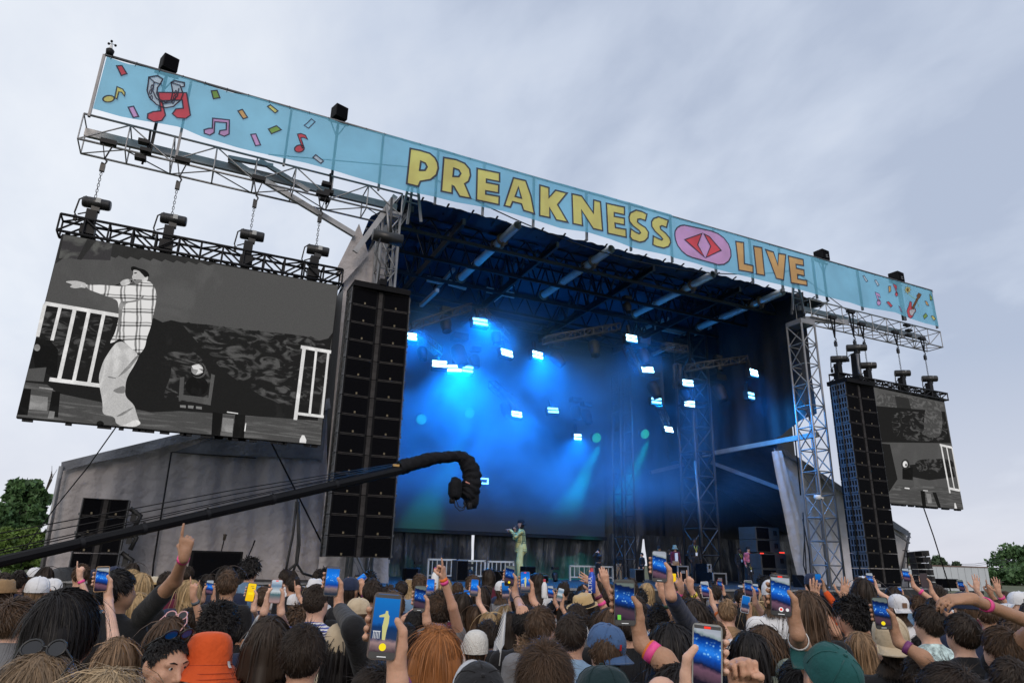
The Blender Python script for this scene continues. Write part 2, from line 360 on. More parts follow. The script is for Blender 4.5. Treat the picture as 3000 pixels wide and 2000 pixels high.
for col, pts in ((iw, [(1475, 725), (1485, 722), (1510, 760), (1498, 766)]), (iw, [(1556, 755), (1567, 752), (1588, 785), (1578, 795)]), (io, [(1652, 795), (1668, 795), (1670, 830), (1655, 840)]),
                 (ir, [(1638, 905), (1655, 900), (1680, 930), (1668, 940)]), (ipk, [(1722, 930), (1735, 945), (1748, 975), (1738, 965)]), (io, [(1902, 895), (1918, 902), (1932, 930), (1915, 925)]),
                 (ig, [(1935, 850), (1950, 870), (1955, 890), (1940, 892)]), (ig, [(1890, 1000), (1910, 980), (1922, 1000), (1900, 1022)]), (iy, [(1945, 1000), (1960, 998), (1978, 1020), (1965, 1032)])):
    mb.build('confetti_print', AM, banner); mb = MB(); art_shape(mb, z3, [pts], col, 0.025)
mb.build('confetti_print', AM, banner)
mb = MB()
art_shape(mb, z1, [ell((748, 447), 40, 23, -0.1)], iy, 0.03)
art_shape(mb, z1, [[(790, 440), (806, 363), (845, 380), (862, 405), (858, 430), (838, 402), (818, 400), (806, 450)]], iy, 0.025, dy=0.004)
nt_ = lambda: mb.build('music_note_print', AM, banner)
nt_(); mb = MB(); art_shape(mb, z1, [[(1462, 650), (1465, 580), (1580, 592), (1578, 690), (1545, 705), (1508, 690), (1515, 665), (1558, 660), (1560, 612), (1480, 605), (1475, 680), (1445, 698), (1408, 685), (1405, 660), (1440, 650)]], ipk, 0.03)
nt_(); mb = MB(); art_shape(mb, z1, [ell((2062, 790), 34, 25, -0.2)], ir, 0.03)
art_shape(mb, z1, [[(2082, 785), (2048, 690), (2072, 685), (2105, 698), (2118, 726), (2090, 712), (2072, 715), (2094, 780)]], ir, 0.025, dy=0.004)
nt_(); mb = MB(); art_shape(mb, z3, [ell((1586, 908), 14, 20, 0)], ipk, 0.025); art_shape(mb, z3, [[(1580, 895), (1560, 835), (1590, 848), (1598, 875), (1576, 858), (1592, 900)]], ipk, 0.02, dy=0.004)
nt_(); mb = MB(); art_shape(mb, z3, [ell((1708, 850), 9, 15, 0)], ir, 0.025); art_shape(mb, z3, [[(1708, 840), (1682, 778), (1708, 790), (1712, 820), (1698, 800), (1716, 850)]], ir, 0.02, dy=0.004)
mb.build('music_note_print', AM, banner)
mb = MB()
art_shape(mb, z1, [[(1025, 297), (1085, 287), (1122, 310), (1105, 345), (1085, 370), (1080, 410), (1100, 450), (1140, 470), (1178, 455), (1190, 400), (1178, 335), (1205, 322), (1270, 335), (1270, 362), (1245, 368), (1262, 410), (1245, 455), (1195, 500), (1140, 510), (1080, 488), (1030, 440), (1013, 390), (1022, 330)]], iw, 0.03)
for c in ((1047, 366), (1037, 400), (1043, 440), (1210, 405), (1202, 440), (1193, 465)): art_shape(mb, z1, [ell(c, 7, 16, 0.15, 8)], iw, 0.02, fill=False, dy=0.006)
art_shape(mb, z1, [[(1090, 402), (1285, 405), (1312, 560), (1280, 582), (1220, 578), (1187, 550), (1212, 516), (1262, 512), (1255, 455), (1115, 460), (1140, 560), (1115, 597), (1060, 606), (1015, 582), (1018, 550), (1055, 535), (1108, 530)]], ir, 0.03, dy=0.008)
for l in ([(1025, 297), (1085, 287), (1122, 310), (1105, 345), (1085, 370), (1080, 410), (1100, 450), (1140, 470), (1178, 455), (1190, 400), (1178, 335), (1205, 322), (1270, 335), (1270, 362), (1245, 368), (1262, 410), (1245, 455), (1195, 500), (1140, 510), (1080, 488), (1030, 440), (1013, 390), (1022, 330)], [(1025, 297), (1062, 330), (1105, 345)], [(1178, 335), (1240, 352), (1245, 368)], [(1062, 330), (1052, 390), (1075, 440), (1125, 478), (1180, 470), (1222, 425), (1232, 372)]): mb.stroke([at(z1(*p), YB-0.042) for p in l], 0.026, (0, 1, 0), closed=len(l) > 9, mi=ik)
mb.build('horseshoe_print', AM, banner)
mb = MB()
art_shape(mb, z3, [[(1800, 898), (1812, 905), (1812, 935), (1838, 950), (1842, 968), (1828, 985), (1820, 1005), (1802, 1017), (1788, 1005), (1778, 965), (1790, 935)]], ir, 0.025)
art_shape(mb, z3, [[(1795, 960), (1832, 950), (1838, 966), (1815, 1000), (1800, 990)]], iw, 0.012, dy=0.004)
art_shape(mb, z3, [[(1812, 945), (1850, 870), (1845, 862), (1860, 840), (1880, 852), (1868, 876), (1860, 880), (1826, 952)]], ib, 0.015, dy=0.008)
art_shape(mb, z3, [[(1785+(26 if k % 2 == 0 else 12)*math.cos(k*math.pi/8), 820+(30 if k % 2 == 0 else 14)*math.sin(k*math.pi/8)) for k in range(16)]], iy, 0.015, dy=0.004)
art_shape(mb, z3, [ell((1785, 820), 8, 10)], ib, 0.01, dy=0.008)
mb.stroke([at(z3(*p), YB-0.03) for p in ((1790, 845), (1815, 870), (1850, 890), (1862, 940))], 0.025, (0, 1, 0), closed=False, mi=ig)
mb.build('guitar_print', AM, banner)

# banner frame: rail, posts, end frames
YP = YB+0.12
fr = thing('banner_scaffold', at(z1(735, 150), YP), 'thin grey metal rail and uprights carrying the turquoise banner', 'metal frame')
tl, tr_ = at(z1(722, 143), YP), at(z3(1952, 826), YP)
MB().tube([tl, tr_], 0.032, 8).build('top_rail', M_steel, fr)
ztop = tl.z
for pt, pb in [(z1(735, 160), z1(590, 560)), (z1(1330, 320), z1(1200, 850)), (z1(2028, 520), z1(1935, 900)), (z2(308, 225), z2(240, 600)), (z2(683, 325), z2(632, 700)), (z2(990, 415), z2(972, 780)),
               (z2(1332, 512), z2(1320, 860)), (z2(1692, 610), z2(1690, 950)), (z2(1990, 695), z2(1995, 1020)), (z3(152, 315), z3(165, 630)), (z3(450, 400), z3(465, 705)), (z3(700, 470), z3(720, 775)), (z3(905, 530), z3(925, 830)),
               (z3(1130, 595), z3(1165, 880)), (z3(1438, 685), z3(1480, 960)), (z3(1735, 770), z3(1770, 1030)), (z3(1945, 830), z3(1995, 1085))]:
    a, b = at(pt, YP), at(pb, YP); x = (a.x+b.x)/2; a = Vector((x, YP+0.02, ztop)); b = Vector((x, YP+0.02, b.z))
    MB().bar(a, b, 0.075, 0.05).build('upright', M_steel, fr)
# zip ties along the top
for i in range(60):
    mb = MB(); x = tl.x+0.15+(tr_.x-tl.x-0.3)*i/59
    z = interp(x, *tz); mb.bar((x, YB-0.004, z-0.03), (x, YP, ztop+0.045), 0.014); mb.build('tie', M_blk, fr)

# black boxes on top of the rail
def eq_box(c_px, w, h, label, tilt, lo_px):
    c = at(c_px, YP+0.15); t = thing('box_lamp', (c.x, c.y, c.z-h/2), label, 'box light', 'black box lights clamped above the banner', 0.0)
    rot = Matrix.Rotation(tilt, 3, 'Z')
    b = MB().box(c, (w, w*0.92, h), rot)
    o = b.build('housing', M_cab, t); bv = o.modifiers.new('b', 'BEVEL'); bv.width = 0.015; bv.segments = 2
    MB().box(c+rot @ Vector((0, -w*0.465, 0)), (w*0.86, 0.01, h*0.86), rot).build('front_panel', M_grl, t)
    s = MB()
    for k, (lw, dz) in enumerate(((0.16, -0.02), (0.2, -0.09))): s.box(c+rot @ Vector((w*0.06, -w*0.474, dz)), (lw*w/0.6, 0.004, 0.03), rot)
    s.build('printed_mark', mat('pale_print', (0.16, 0.17, 0.18)), t)
    lo = at(lo_px, YP+0.15); MB().bar((c.x, c.y, c.z-h/2), (c.x, c.y, lo.z), 0.06).build('stem', M_blk, t)
    a = Vector((c.x-0.25, c.y, c.z-h/2-0.08)); MB().bar(a, a+Vector((0.5, 0, 0)), 0.05).bar((c.x-0.2, c.y, c.z-h/2-0.08), (c.x, c.y, c.z-h/2-0.5), 0.025).bar((c.x+0.2, c.y, c.z-h/2-0.08), (c.x, c.y, c.z-h/2-0.5), 0.025).build('cradle', M_blk, t)
eq_box(z1(1162, 216), 0.33, 0.36, 'black box light above the horseshoe drawing, the leftmost on the banner', 0.35, z1(1050, 800))
eq_box((994, 334), 0.33, 0.35, 'black box light above the red single note, second from the left', 0.3, z1(2290, 1090))
eq_box(z3(1192, 588), 0.40, 0.36, 'black box light just right of the orange word on the banner', 0.1, z3(1255, 900))
eq_box(z3(1707, 738), 0.42, 0.37, 'black box light above the guitar drawing at the far banner end', 0.1, z3(1755, 1030))
# wind gauge
c = at(z1(752, 145), YP); t = thing('wind_gauge', c, 'small cup wind gauge on the upper left banner corner', 'wind gauge')
MB().lathe(c, [(0.0, 0.0), (0.07, 0.0), (0.085, 0.12), (0.06, 0.15), (0.035, 0.165), (0.0, 0.165)]).build('camera_housing', M_blk, t)
MB().lathe(c, [(0.035, 0.16), (0.03, 0.22), (0.012, 0.31), (0.0, 0.31)]).build('mast', M_white, t)
mb = MB()
for k in range(3):
    a = k*2.094+0.5; p = c+Vector((0.075*math.cos(a), 0.075*math.sin(a), 0.31)); mb.tube([c+Vector((0, 0, 0.31)), p], 0.006, 5); mb.lathe(p, [(0, -0.028), (0.022, -0.02), (0.028, 0), (0.022, 0.02), (0, 0.028)], 8)
mb.build('cup_rotor', M_blk, t)

# ------------------------------------------------------------------ wing trusses and roof corners
YW = YB+0.25
a = at((246, 333), YW); b = at((1172, 572), YW); b.z = a.z
lw = make_truss('wing_truss', 'long silver lattice truss reaching left from the roof to carry a screen', 'truss', a, Vector((4.1, YW, a.z)), 0.62, 0.62, M_alu, 'silver wing trusses', rc=0.026, rb=0.016, bay=0.86, faces=((0, 2), (2, 3)))
mb = MB(); mb.bar((a.x, YW+0.5, a.z-0.16), (4.1, YW+0.5, a.z-0.16), 0.10, 0.18); mb.build('inner_beam', M_alu, lw)
mb = MB(); mb.bar(at((672, 468), YW+0.35), at((1038, 688), YW+0.35), 0.10, 0.13); mb.build('knee_brace', M_alu, lw)
mb = MB(); mb.bar(at((668, 462), YW+0.3), at((800, 487), YW+0.3), 0.10, 0.09).bar(at((760, 470), YW+0.3), at((905, 560), YW+0.3), 0.08, 0.10); mb.build('hinge_plate', M_alu, lw)
mb = MB()
for px, (dx, dz) in ((z1(1000, 800), (0, 0)), (z1(2255, 1085), (0, 0))):
    c = at(px, YW-0.05)
    for k in range(3): mb.box(c+Vector((-0.05+0.07*(k % 2), -0.05, 0.16-0.2*k)), (0.22, 0.16, 0.08)); mb.tube([c+Vector((0.02, 0, 0.5)), c+Vector((0.05, -0.05, 0.1)), c+Vector((0, 0, -0.35))], 0.025, 6)
mb.build('clamp_cluster', M_blk, lw)
a = at(z3(1310, 935), YW); b = at(z3(2008, 1105), YW); b.z = a.z; a.x = 18.6
rw = make_truss('wing_truss', 'silver lattice truss reaching right from the roof above the right screen', 'truss', a, b, 0.62, 0.62, M_alu, 'silver wing trusses', rc=0.026, rb=0.016, bay=0.8, faces=((0, 2), (1, 3), (2, 3)))
MB().bar((a.x, YW+0.5, a.z-0.16), (b.x-0.3, YW+0.5, a.z-0.16), 0.10, 0.18).build('inner_beam', M_alu, rw)
mb = MB()
for px in (z3(1780, 1095),):
    c = at(px, YW-0.05)
    for k in range(3): mb.box(c+Vector((-0.05+0.07*(k % 2), -0.05, 0.16-0.2*k)), (0.22, 0.16, 0.08))
mb.build('clamp_cluster', M_blk, rw)
def tower(name, label, cx, cy, w, z0, z1_, M, group, bay=0.75, rc=0.035, rb=0.02):
    t = thing(name, (cx, cy, z0), label, 'truss tower', group); c1 = MB(); c2 = MB()
    truss(c1, c2, (cx-w/2, cy-w/2, z0), (cx-w/2, cy-w/2, z1_), w, w, rc, rb, bay, side=(1, 0, 0), up=(0, -1, 0))
    c1.build('leg_frame', M, t); c2.build('lacing', M, t); return t
tw = tower('corner_tower', 'silver lattice tower at the left roof corner behind the tall speaker column', 3.9, 15.6, 0.44, DZ, 10.3, M_alu, 'silver corner towers')
mb = MB(); mb.bar(at((1113, 640), 15.3), at((1040, 738), 15.3), 0.07, 0.13).bar(at((1158, 575), 15.3), at((1113, 640), 15.3), 0.08, 0.14); mb.build('slanted_beam', M_alu, tw)
mb = MB(); mb.box((3.9, 15.6, 10.35), (0.46, 0.46, 0.16)); mb.tube([at((1133, 600), 15.2), at((1140, 700), 15.2)], 0.03, 8); mb.build('corner_block', M_alu, tw)
tw = tower('corner_tower', 'free standing silver lattice tower lit cyan at the right stage corner', 18.42, 15.6, 0.62, 0.0, 9.9, M_alu, 'silver corner towers', bay=0.72)
mb = MB(); mb.box((18.42, 15.6, 9.98), (0.66, 0.66, 0.14)); mb.bar((18.4, 15.4, 10.1), (20.4, 15.3, 10.3), 0.14, 0.16); mb.build('corner_block', M_alu, tw)
mb = MB()
for s in (-1, 1): mb.bar((18.42, 15.6, 1.5), (18.42+s*0.9, 15.2, 0.0), 0.06); mb.bar((18.42, 15.6, 1.5), (18.42+s*0.5, 16.2, 0.0), 0.06)
mb.build('outrigger', M_alu, tw)
for k, (x, hgt) in enumerate(((4.45, 0.95), (18.35, 0.95))):
    mb = MB(); cy = YB+0.55; zb = 10.75
    for s in (-1, 1): mb.bar((x+s*0.28, cy, zb-0.35), (x+s*0.05, cy, zb+hgt+0.15), 0.06)
    mb.bar((x, cy+0.3, zb-0.35), (x, cy, zb+hgt+0.15), 0.06)
    for q in (0.25, 0.5, 0.75): mb.bar((x-0.2*(1-q*0.7), cy, zb+q*hgt-0.1), (x+0.2*(1-q*0.7), cy, zb+q*hgt-0.1), 0.035)
    mb.box((x, cy, zb+hgt+0.18), (0.26, 0.2, 0.3))
    o = mb.build('cable_mast', M_steel); rebase(o, (x, cy, zb-0.35)); tag(o, ('short steel mast showing through the banner before the first letter', 'short steel mast showing through the last orange letter')[k], 'mast', 'short cable masts behind the banner')
p1_, p2_ = Vector((4.45, YB+0.55, 11.95)), Vector((18.35, YB+0.55, 11.95))
mb = MB(); L = [p1_.lerp(p2_, i/24)-Vector((0, 0, 1.15*(1-(2*i/24-1)**2))) for i in range(25)]; mb.tube(L, 0.018, 5)
mb.tube([p1_, Vector((0.8, YB+0.5, 11.2))], 0.016, 5).tube([p2_, Vector((21.2, YB+0.5, 10.7))], 0.016, 5)
o = mb.build('stay_cable', M_blk); tag(o, 'dark sagging cable seen through the banner between the two masts', 'cable')

# ------------------------------------------------------------------ roof
roof = thing('stage_roof', (11.2, 15.5, 10.9), 'dark blue fabric stage roof with steel tubes and rafters', 'stage roof')
RX0, RX1 = 4.25, 20.4
def roofz(Y): return interp(Y, [15.95, 16.9, 19.5, 24.5], [11.26, 11.42, 12.3, 10.8])
def roof_fn(u, v):
    x = RX0+(RX1-RX0)*u; Y = 15.95+8.5*v
    s = 0.06*abs(math.sin(u*math.pi*8))*math.sin(math.pi*min(1, v*6))
    return (x, Y, roofz(Y)-s+(0.03*math.sin(x*9)*math.exp(-v*12)))
MB().grid(roof_fn, 96, 30).build('roof_skin', M_roofsk, roof)
def val_fn(u, v):   # turned-down front hem
    x = RX0+(RX1-RX0)*u; fold = 0.03*math.sin(x*6+v*3)+0.02*math.sin(x*13)
    return (x, 15.93+1.15*(1-v)+fold*0.5, 11.25-0.06*math.sin(math.pi*(1-v))*(1+0.6*math.sin(x*1.7))+0.10*(1-v)+fold)
MB().grid(val_fn, 160, 8).build('front_hem', M_roofsk, roof)
mb = MB()
for i in range(22):
    x = RX0+0.6+i*0.74; mb = MB().bar((x, 15.88, 11.33), (x-0.02, 16.3, 11.19), 0.05, 0.02); mb.build('hem_strap', M_blk, roof)
M_tube = mat('bare_steel_tube', (0.58, 0.59, 0.60), 0.3, 0.45, 0.12, 4)
for x in (7.52, 10.66, 14.58, 17.64):
    mb = MB(); mb.tube([(x, 15.5, 10.98), (x, 19.8, 10.98)], 0.125, 16, caps=False); mb.tube([(x, 19.8, 10.98), (x, 15.5, 10.98)], 0.105, 16, caps=False); o = mb.build('spigot_tube', M_tube, roof)
    mb = MB()
    for Y in (16.5, 16.95, 19.75): mb.lathe((x, Y, 10.98), [(0.125, -0.03), (0.19, -0.03), (0.19, 0.03), (0.125, 0.03)], 14, axis=(0, 1, 0))
    mb.box((x, 16.5, 10.8), (0.05, 0.16, 0.2)); mb.build('flange', mat('rusty_flange', (0.16, 0.11, 0.08), 0.6, 0.4), o)
M_raf = mat('rafter_steel', (0.030, 0.033, 0.040), 0.4, 0.3, 0.2, 3)
for x in (4.6, 6.1, 9.1, 12.6, 16.2, 19.4):
    mb = MB()
    for dz in (0.0, -0.62): mb.bar((x, 16.0, 11.0+dz*0.1), (x, 23.8, 10.9+dz*0.3), 0.09, 0.12)
    for i in range(10):
        Y = 16.2+i*0.76; mb.bar((x, Y, 11.0), (x, Y+0.38, roofz(Y)-0.1), 0.05); mb.bar((x, Y+0.38, roofz(Y)-0.1), (x, Y+0.76, 11.0), 0.05)
    mb.build('rafter', M_raf, roof)
for Y in (16.9, 18.4, 19.9, 21.5, 23.0):
    mb = MB(); mb.bar((RX0, Y, 10.80), (RX1-0.8, Y, 10.80), 0.08, 0.1); mb.bar((RX0, Y, roofz(Y)-0.12), (RX1-0.8, Y, roofz(Y)-0.12), 0.07)
    for i in range(20): x = RX0+i*0.77; mb.bar((x, Y, 10.8), (x+0.38, Y, roofz(Y)-0.12), 0.04); mb.bar((x+0.38, Y, roofz(Y)-0.12), (x+0.77, Y, 10.8), 0.04)
    mb.build('purlin', M_raf, roof)
for pa, pb in ((z2(775, 1150), z2(550, 1395)), (z2(1185, 1250), z2(1040, 1370)), (z6(890, 140), z6(1040, 0)), (z7(1120, 260), z7(880, 360)), (z7(1530, 340), z7(1230, 480)), (z7(1170, 510), z7(980, 590))):
    a = at(pa, 20.2); b = at(pb, Z=a.z); b = a+(b-a)*min(1.0, 4.0/(b-a).length); MB().bar(a, b, 0.11, 0.11).build('beam', M_tube, roof)
for pa, pb in ((z7(1000, 340), z7(1280, 395)), (z2(740, 1240), z2(860, 1275)), (z2(1000, 1290), z2(1190, 1330)), (z2(590, 1215), z2(690, 1235))):
    a = at(pa, 20.6); b = at(pb, 20.6); MB().bar(a, b, 0.08, 0.2).build('beam', M_tube, roof)

# drapes and skins
def drape(name, top, bot, M, label, cat, amp=0.05, freq=3.0, nu=80, nv=24, parent=None, lean=0.0, seed=1, group=None, axis='Y'):
    """hanging cloth between two polylines of world points"""
    r = random.Random(seed); ph = [r.uniform(0, 6.28) for _ in range(6)]
    T = [Vector(p) for p in top]; B = [Vector(p) for p in bot]
    def pl(P, u):
        d = [0]
        for i in range(len(P)-1): d.append(d[-1]+(P[i+1]-P[i]).length)
        s = u*d[-1]
        for i in range(len(P)-1):
            if s <= d[i+1]+1e-9: return P[i].lerp(P[i+1], (s-d[i])/max(1e-9, d[i+1]-d[i]))
        return P[-1]
    wid = (T[-1]-T[0]).length*0.5+(B[-1]-B[0]).length*0.5
    def fn(u, v):
        p = pl(B, u).lerp(pl(T, u), v); s = u*wid; k = 0.35+0.65*(1-v)
        f = amp*k*(math.sin(s*freq+ph[0]+0.8*math.sin(v*2.3+ph[4]))+0.6*math.sin(s*freq*2.3+ph[1]+1.1*v)+0.35*math.sin(s*freq*4.7+ph[2])+0.5*math.sin(s*freq*0.43+v*5+ph[3])*math.sin(v*7+ph[5]))
        return (p.x+(f if axis == 'X' else 0), p.y+(f if axis == 'Y' else 0), p.z)
    o = MB().grid(fn, nu, nv).build(name, M, parent)
    if parent is None:
        rebase(o, B[len(B)//2]); tag(o, label, cat, group)
    return o
Pxs = lambda Y, *ps: [at(p, Y) for p in ps]
# left side skin between screen and speaker column
drape('side_drape', Pxs(15.9, (1010, 812), (1060, 760), (1128, 690)), Pxs(15.9, (930, 1702), (1010, 1702), (1140, 1708)), M_tarp, 'pale grey hanging tarpaulin between the left screen and the tall speaker column', 'tarpaulin', 0.05, 4, seed=3)
drape('roof_flap', Pxs(15.7, (985, 790), (1052, 655)), Pxs(15.7, (1000, 835), (1080, 745)), M_tarp, 'small pale flap of roof cloth above the left speaker column', 'tarpaulin', 0.01, 4, 20, 6, seed=5)
# right inner side skin, lit blue
sx = 18.75
TS = [Vector((sx, y_, roofz(y_)-0.02)) for y_ in (15.6, 16.7, 18, 19.5, 21.5, 23.5)]
BS = [Vector((sx-0.1, 15.6, 6.9)), Vector((sx, 18.0, 6.15)), Vector((sx, 21, 6.2)), Vector((sx, 23.5, 6.2))]
M_skin = mat('blue_black_skin', (0.022, 0.024, 0.03), 0.45, 0, 0.15, 2, bump=0.3, bscale=4)
drape('side_drape', TS, BS, M_skin, 'dark wrinkled cloth inside the right stage side, lit blue', 'drape', 0.09, 1.7, 90, 30, seed=9, axis='X')
a = Vector((sx, 15.7, 6.22)); b = Vector((sx, 21.2, 6.22))
o = MB().bar(a, b, 0.16, 0.16).build('side_beam', M_tube); rebase(o, a); tag(o, 'cyan lit steel beam under the dark side cloth on the right', 'beam')
# ------------------------------------------------------------------ deck
deck = thing('stage_deck', (11.2, 14.6, 0), 'black raised stage deck with a thin silver front edge', 'stage deck')
MB().box((11.3, 19.4, DZ-0.15), (14.2, 9.8, 0.3)).box((0.6, 20.6, DZ-0.153), (6.9, 8.0, 0.3)).box((22.0, 20.5, DZ-0.153), (6.9, 8.0, 0.3)).build('deck_floor', M_deck, deck)
MB().box((11.3, 14.485, DZ-0.03), (14.2, 0.03, 0.05)).box((0.6, 16.585, DZ-0.03), (6.9, 0.03, 0.05)).box((22.0, 16.485, DZ-0.03), (6.9, 0.03, 0.05)).build('edge_strip', M_alu, deck)
MB().box((11.3, 14.6, (DZ-0.3)/2), (14.2, 0.05, DZ-0.31)).box((0.6, 16.7, (DZ-0.3)/2), (6.9, 0.05, DZ-0.31)).box((22.0, 16.6, (DZ-0.3)/2), (6.9, 0.05, DZ-0.31)).build('skirt', M_dark, deck)

# ------------------------------------------------------------------ back of the stage
vw = thing('video_wall', (10.8, 23.0, 3.0), 'huge dim video wall behind the performer, lit blue by the lamps', 'video wall')
M_vw = mat('led_wall_face', (0.032, 0.034, 0.038), 0.6, 0.0, 0.06, 0.8)
MB().box((10.7, 23.08, 6.55), (9.0, 0.14, 7.1)).build('panel_face', M_vw, vw)
mb = MB(); c = at(zF(1640, 497), 22.98)
for dx, dz, w, h in ((0, 0.085, 0.42, 0.05), (0, -0.085, 0.42, 0.05), (0.185, 0, 0.05, 0.2), (-0.185, 0, 0.05, 0.2)): mb.box(c+Vector((dx-0.1, 0, dz)), (w, 0.02, h))
mb.build('bright_frame', emit('blue_led', (0.10, 0.35, 1.0), 9), vw)
MB().box((10.7, 23.0, 2.93), (9.0, 0.3, 0.12)).build('bottom_rail', M_blk, vw)
YC = 23.25
def cur(x0, x1, seed, x0b=None, x1b=None):
    return drape('stage_curtain', [(x0, YC, 3.15), (x1, YC, 3.15)], [(x0b if x0b is not None else x0, YC, DZ), (x1b if x1b is not None else x1, YC, DZ)], M_drape, CURL[seed], 'curtain', 0.07, 5.0, 90, 16, seed=seed+20, group='black curtains under the video wall')
CURL = ['shiny black curtain left of the thin daylight slit behind the barriers', 'shiny black curtain right of the thin daylight slit, behind the performer', 'dull black curtain right of the bright triangular gap']
gx = at((1385, 1590), YC).x
cur(5.2, gx-0.05, 0); cur(gx+0.05, at((1884, 1553), YC).x-0.01, 1, x1b=at((1867, 1690), YC).x)
g2 = at((1884, 1553), YC)
cur(g2.x+0.01, 26.5, 2, x0b=at((1905, 1690), YC).x)
drape('backdrop', [(15.2, 23.6, 11.0), (26.5, 23.6, 11.0)], [(15.2, 23.6, 3.0), (26.5, 23.6, 3.0)], M_dark, 'tall black backdrop cloth to the right of the video wall', 'drape', 0.08, 2.0, 80, 20, seed=31)
drape('backdrop', [(2.8, 23.7, 11.0), (15.2, 23.7, 11.0)], [(2.8, 23.7, 3.3), (15.2, 23.7, 3.3)], M_dark, 'black cloth hung behind the video wall', 'drape', 0.05, 2.0, 40, 10, seed=32)
drape('backdrop', [(4.2, 16.6, 10.9), (4.2, 23.6, 10.9)], [(4.3, 16.6, DZ), (4.3, 23.6, DZ)], M_dark, 'black cloth closing the left stage side behind the speaker column', 'drape', 0.06, 2.0, 40, 10, seed=33, axis='X')
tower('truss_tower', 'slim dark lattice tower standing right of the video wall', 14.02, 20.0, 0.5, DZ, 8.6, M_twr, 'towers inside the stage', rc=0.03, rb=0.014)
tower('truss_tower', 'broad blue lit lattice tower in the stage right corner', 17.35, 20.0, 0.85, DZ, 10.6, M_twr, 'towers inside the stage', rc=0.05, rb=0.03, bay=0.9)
a, b = at((2036, 1350), 19.3), at((2057, 1600), 19.3); o = MB().tube([a, b], 0.05, 8).build('steel_post', M_steel); rebase(o, b); tag(o, 'bare steel post in front of the broad lattice tower', 'post')
a, b = at(zG(800, 262), 22), at(zG(1100, 190), 22); o = MB().bar(a, b, 0.14).build('side_beam', M_steel); rebase(o, a); tag(o, 'dim blue beam running behind the broad lattice tower', 'beam')

# ------------------------------------------------------------------ tent wings
tl_ = thing('tent_wing', (0.6, 18.5, DZ), 'large grey canvas side tent under the left screen', 'tent')
YT = 18.5
drape('front_wall', Pxs(YT, (182, 1372), (400, 1325), (620, 1275), (960, 1195)), Pxs(YT, (120, 1703), (400, 1706), (620, 1710), (960, 1716)), M_tarp, None, None, 0.085, 3.1, 200, 50, parent=tl_, seed=41)
def vfn(u, v):
    p = at((178+790*u, 1380-186*u), YT-0.18); q = at((180+785*u, 1353-188*u), YT-0.1)
    r = p.lerp(q, v); return (r.x, r.y+0.05*math.sin(u*30)*(1-v), r.z+0.02*math.sin(u*17)*(1-v))
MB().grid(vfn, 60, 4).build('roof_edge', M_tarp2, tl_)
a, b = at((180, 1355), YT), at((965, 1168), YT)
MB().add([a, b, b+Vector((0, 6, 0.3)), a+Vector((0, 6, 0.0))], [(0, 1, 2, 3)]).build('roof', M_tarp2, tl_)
a, b, c, d = [at(p, YT-0.1) for p in ((505, 1325), (945, 1345), (960, 1200), (620, 1283))]
def dfn(u, v):
    p = a.lerp(b, u); q = d.lerp(c, u); r = p.lerp(q, v); return (r.x, r.y+0.02*math.sin(u*22+v*2)-0.01, r.z)
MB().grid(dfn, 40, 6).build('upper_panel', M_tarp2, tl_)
MB().tube([at((180, 1365), YT-0.2), at((115, 1712), YT-0.2)], 0.05, 8).tube([at((172, 1400), YT-0.25), at((140, 1560), YT-0.25), at((118, 1690), YT-0.25)], 0.035, 6).build('corner_pole', M_alu, tl_)
MB().tube([at(z5(1575, 545), YT-0.14), at(z5(1480, 1130), YT-0.14), at(z5(1410, 1568), YT-0.14), at((446, 1690), YT-0.14)], 0.02, 6).tube([at(z5(1575, 545), YT-0.14), at(z5(2352, 600), YT-0.14)], 0.012, 6).build('seam_rope', M_blk, tl_)
def cord(name, pts, r, label, M=M_blk, cat='strap'):
    o = MB().tube(pts, r, 6).build(name, M); rebase(o, pts[-1]); return tag(o, label, cat)
cord('guy_strap', [at(z5(1068, 312), 15.1), at(z5(800, 690), 16.4), at(z5(500, 1060), 17.5), at(z5(240, 1420), 18.0), at((60, 1660), 18.3)], 0.012, 'dark guy strap from under the left screen down past the tent corner')
cord('guy_strap', [at((795, 1297), 16.4), at((860, 1425), 16.9), at((948, 1600), 17.6)], 0.02, 'broad dark strap running down right under the left screen')
cord('guy_strap', [at((2703, 1478), 15.2), at((2735, 1570), 15.6), at((2785, 1730), 16.2)], 0.022, 'long black strap under the right screen in front of the trailer')
tr2 = thing('tent_wing', (22.0, 17.6, DZ), 'grey canvas side tent behind the right speaker column', 'tent')
YT2 = 17.6
M_tarp3 = mat('pale_grey_tarpaulin', (0.58, 0.55, 0.55), 0.85, 0.0, 0.14, 1.7, bump=0.8, bscale=4.5)
drape('front_wall', Pxs(YT2, (2268, 1312), (2345, 1348), (2480, 1438), (2657, 1552)), Pxs(YT2, (2372, 1738), (2440, 1740), (2530, 1741), (2662, 1742)), M_tarp3, None, None, 0.07, 3.2, 90, 30, parent=tr2, seed=51)
drape('drawn_curtain', Pxs(YT2-0.3, (2262, 1322), (2290, 1318)), Pxs(YT2-0.3, (2345, 1738), (2402, 1739)), M_tarp3, None, None, 0.07, 4, 30, 24, parent=tr2, seed=52)
a, b = at((2275, 1300), YT2-0.1), at((2664, 1556), YT2-0.1)
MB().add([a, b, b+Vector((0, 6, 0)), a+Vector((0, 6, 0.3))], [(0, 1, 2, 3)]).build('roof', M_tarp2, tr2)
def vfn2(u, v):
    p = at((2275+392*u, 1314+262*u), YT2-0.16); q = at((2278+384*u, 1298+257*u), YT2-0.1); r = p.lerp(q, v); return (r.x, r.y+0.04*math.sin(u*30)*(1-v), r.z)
MB().grid(vfn2, 40, 4).build('roof_edge', M_tarp2, tr2)
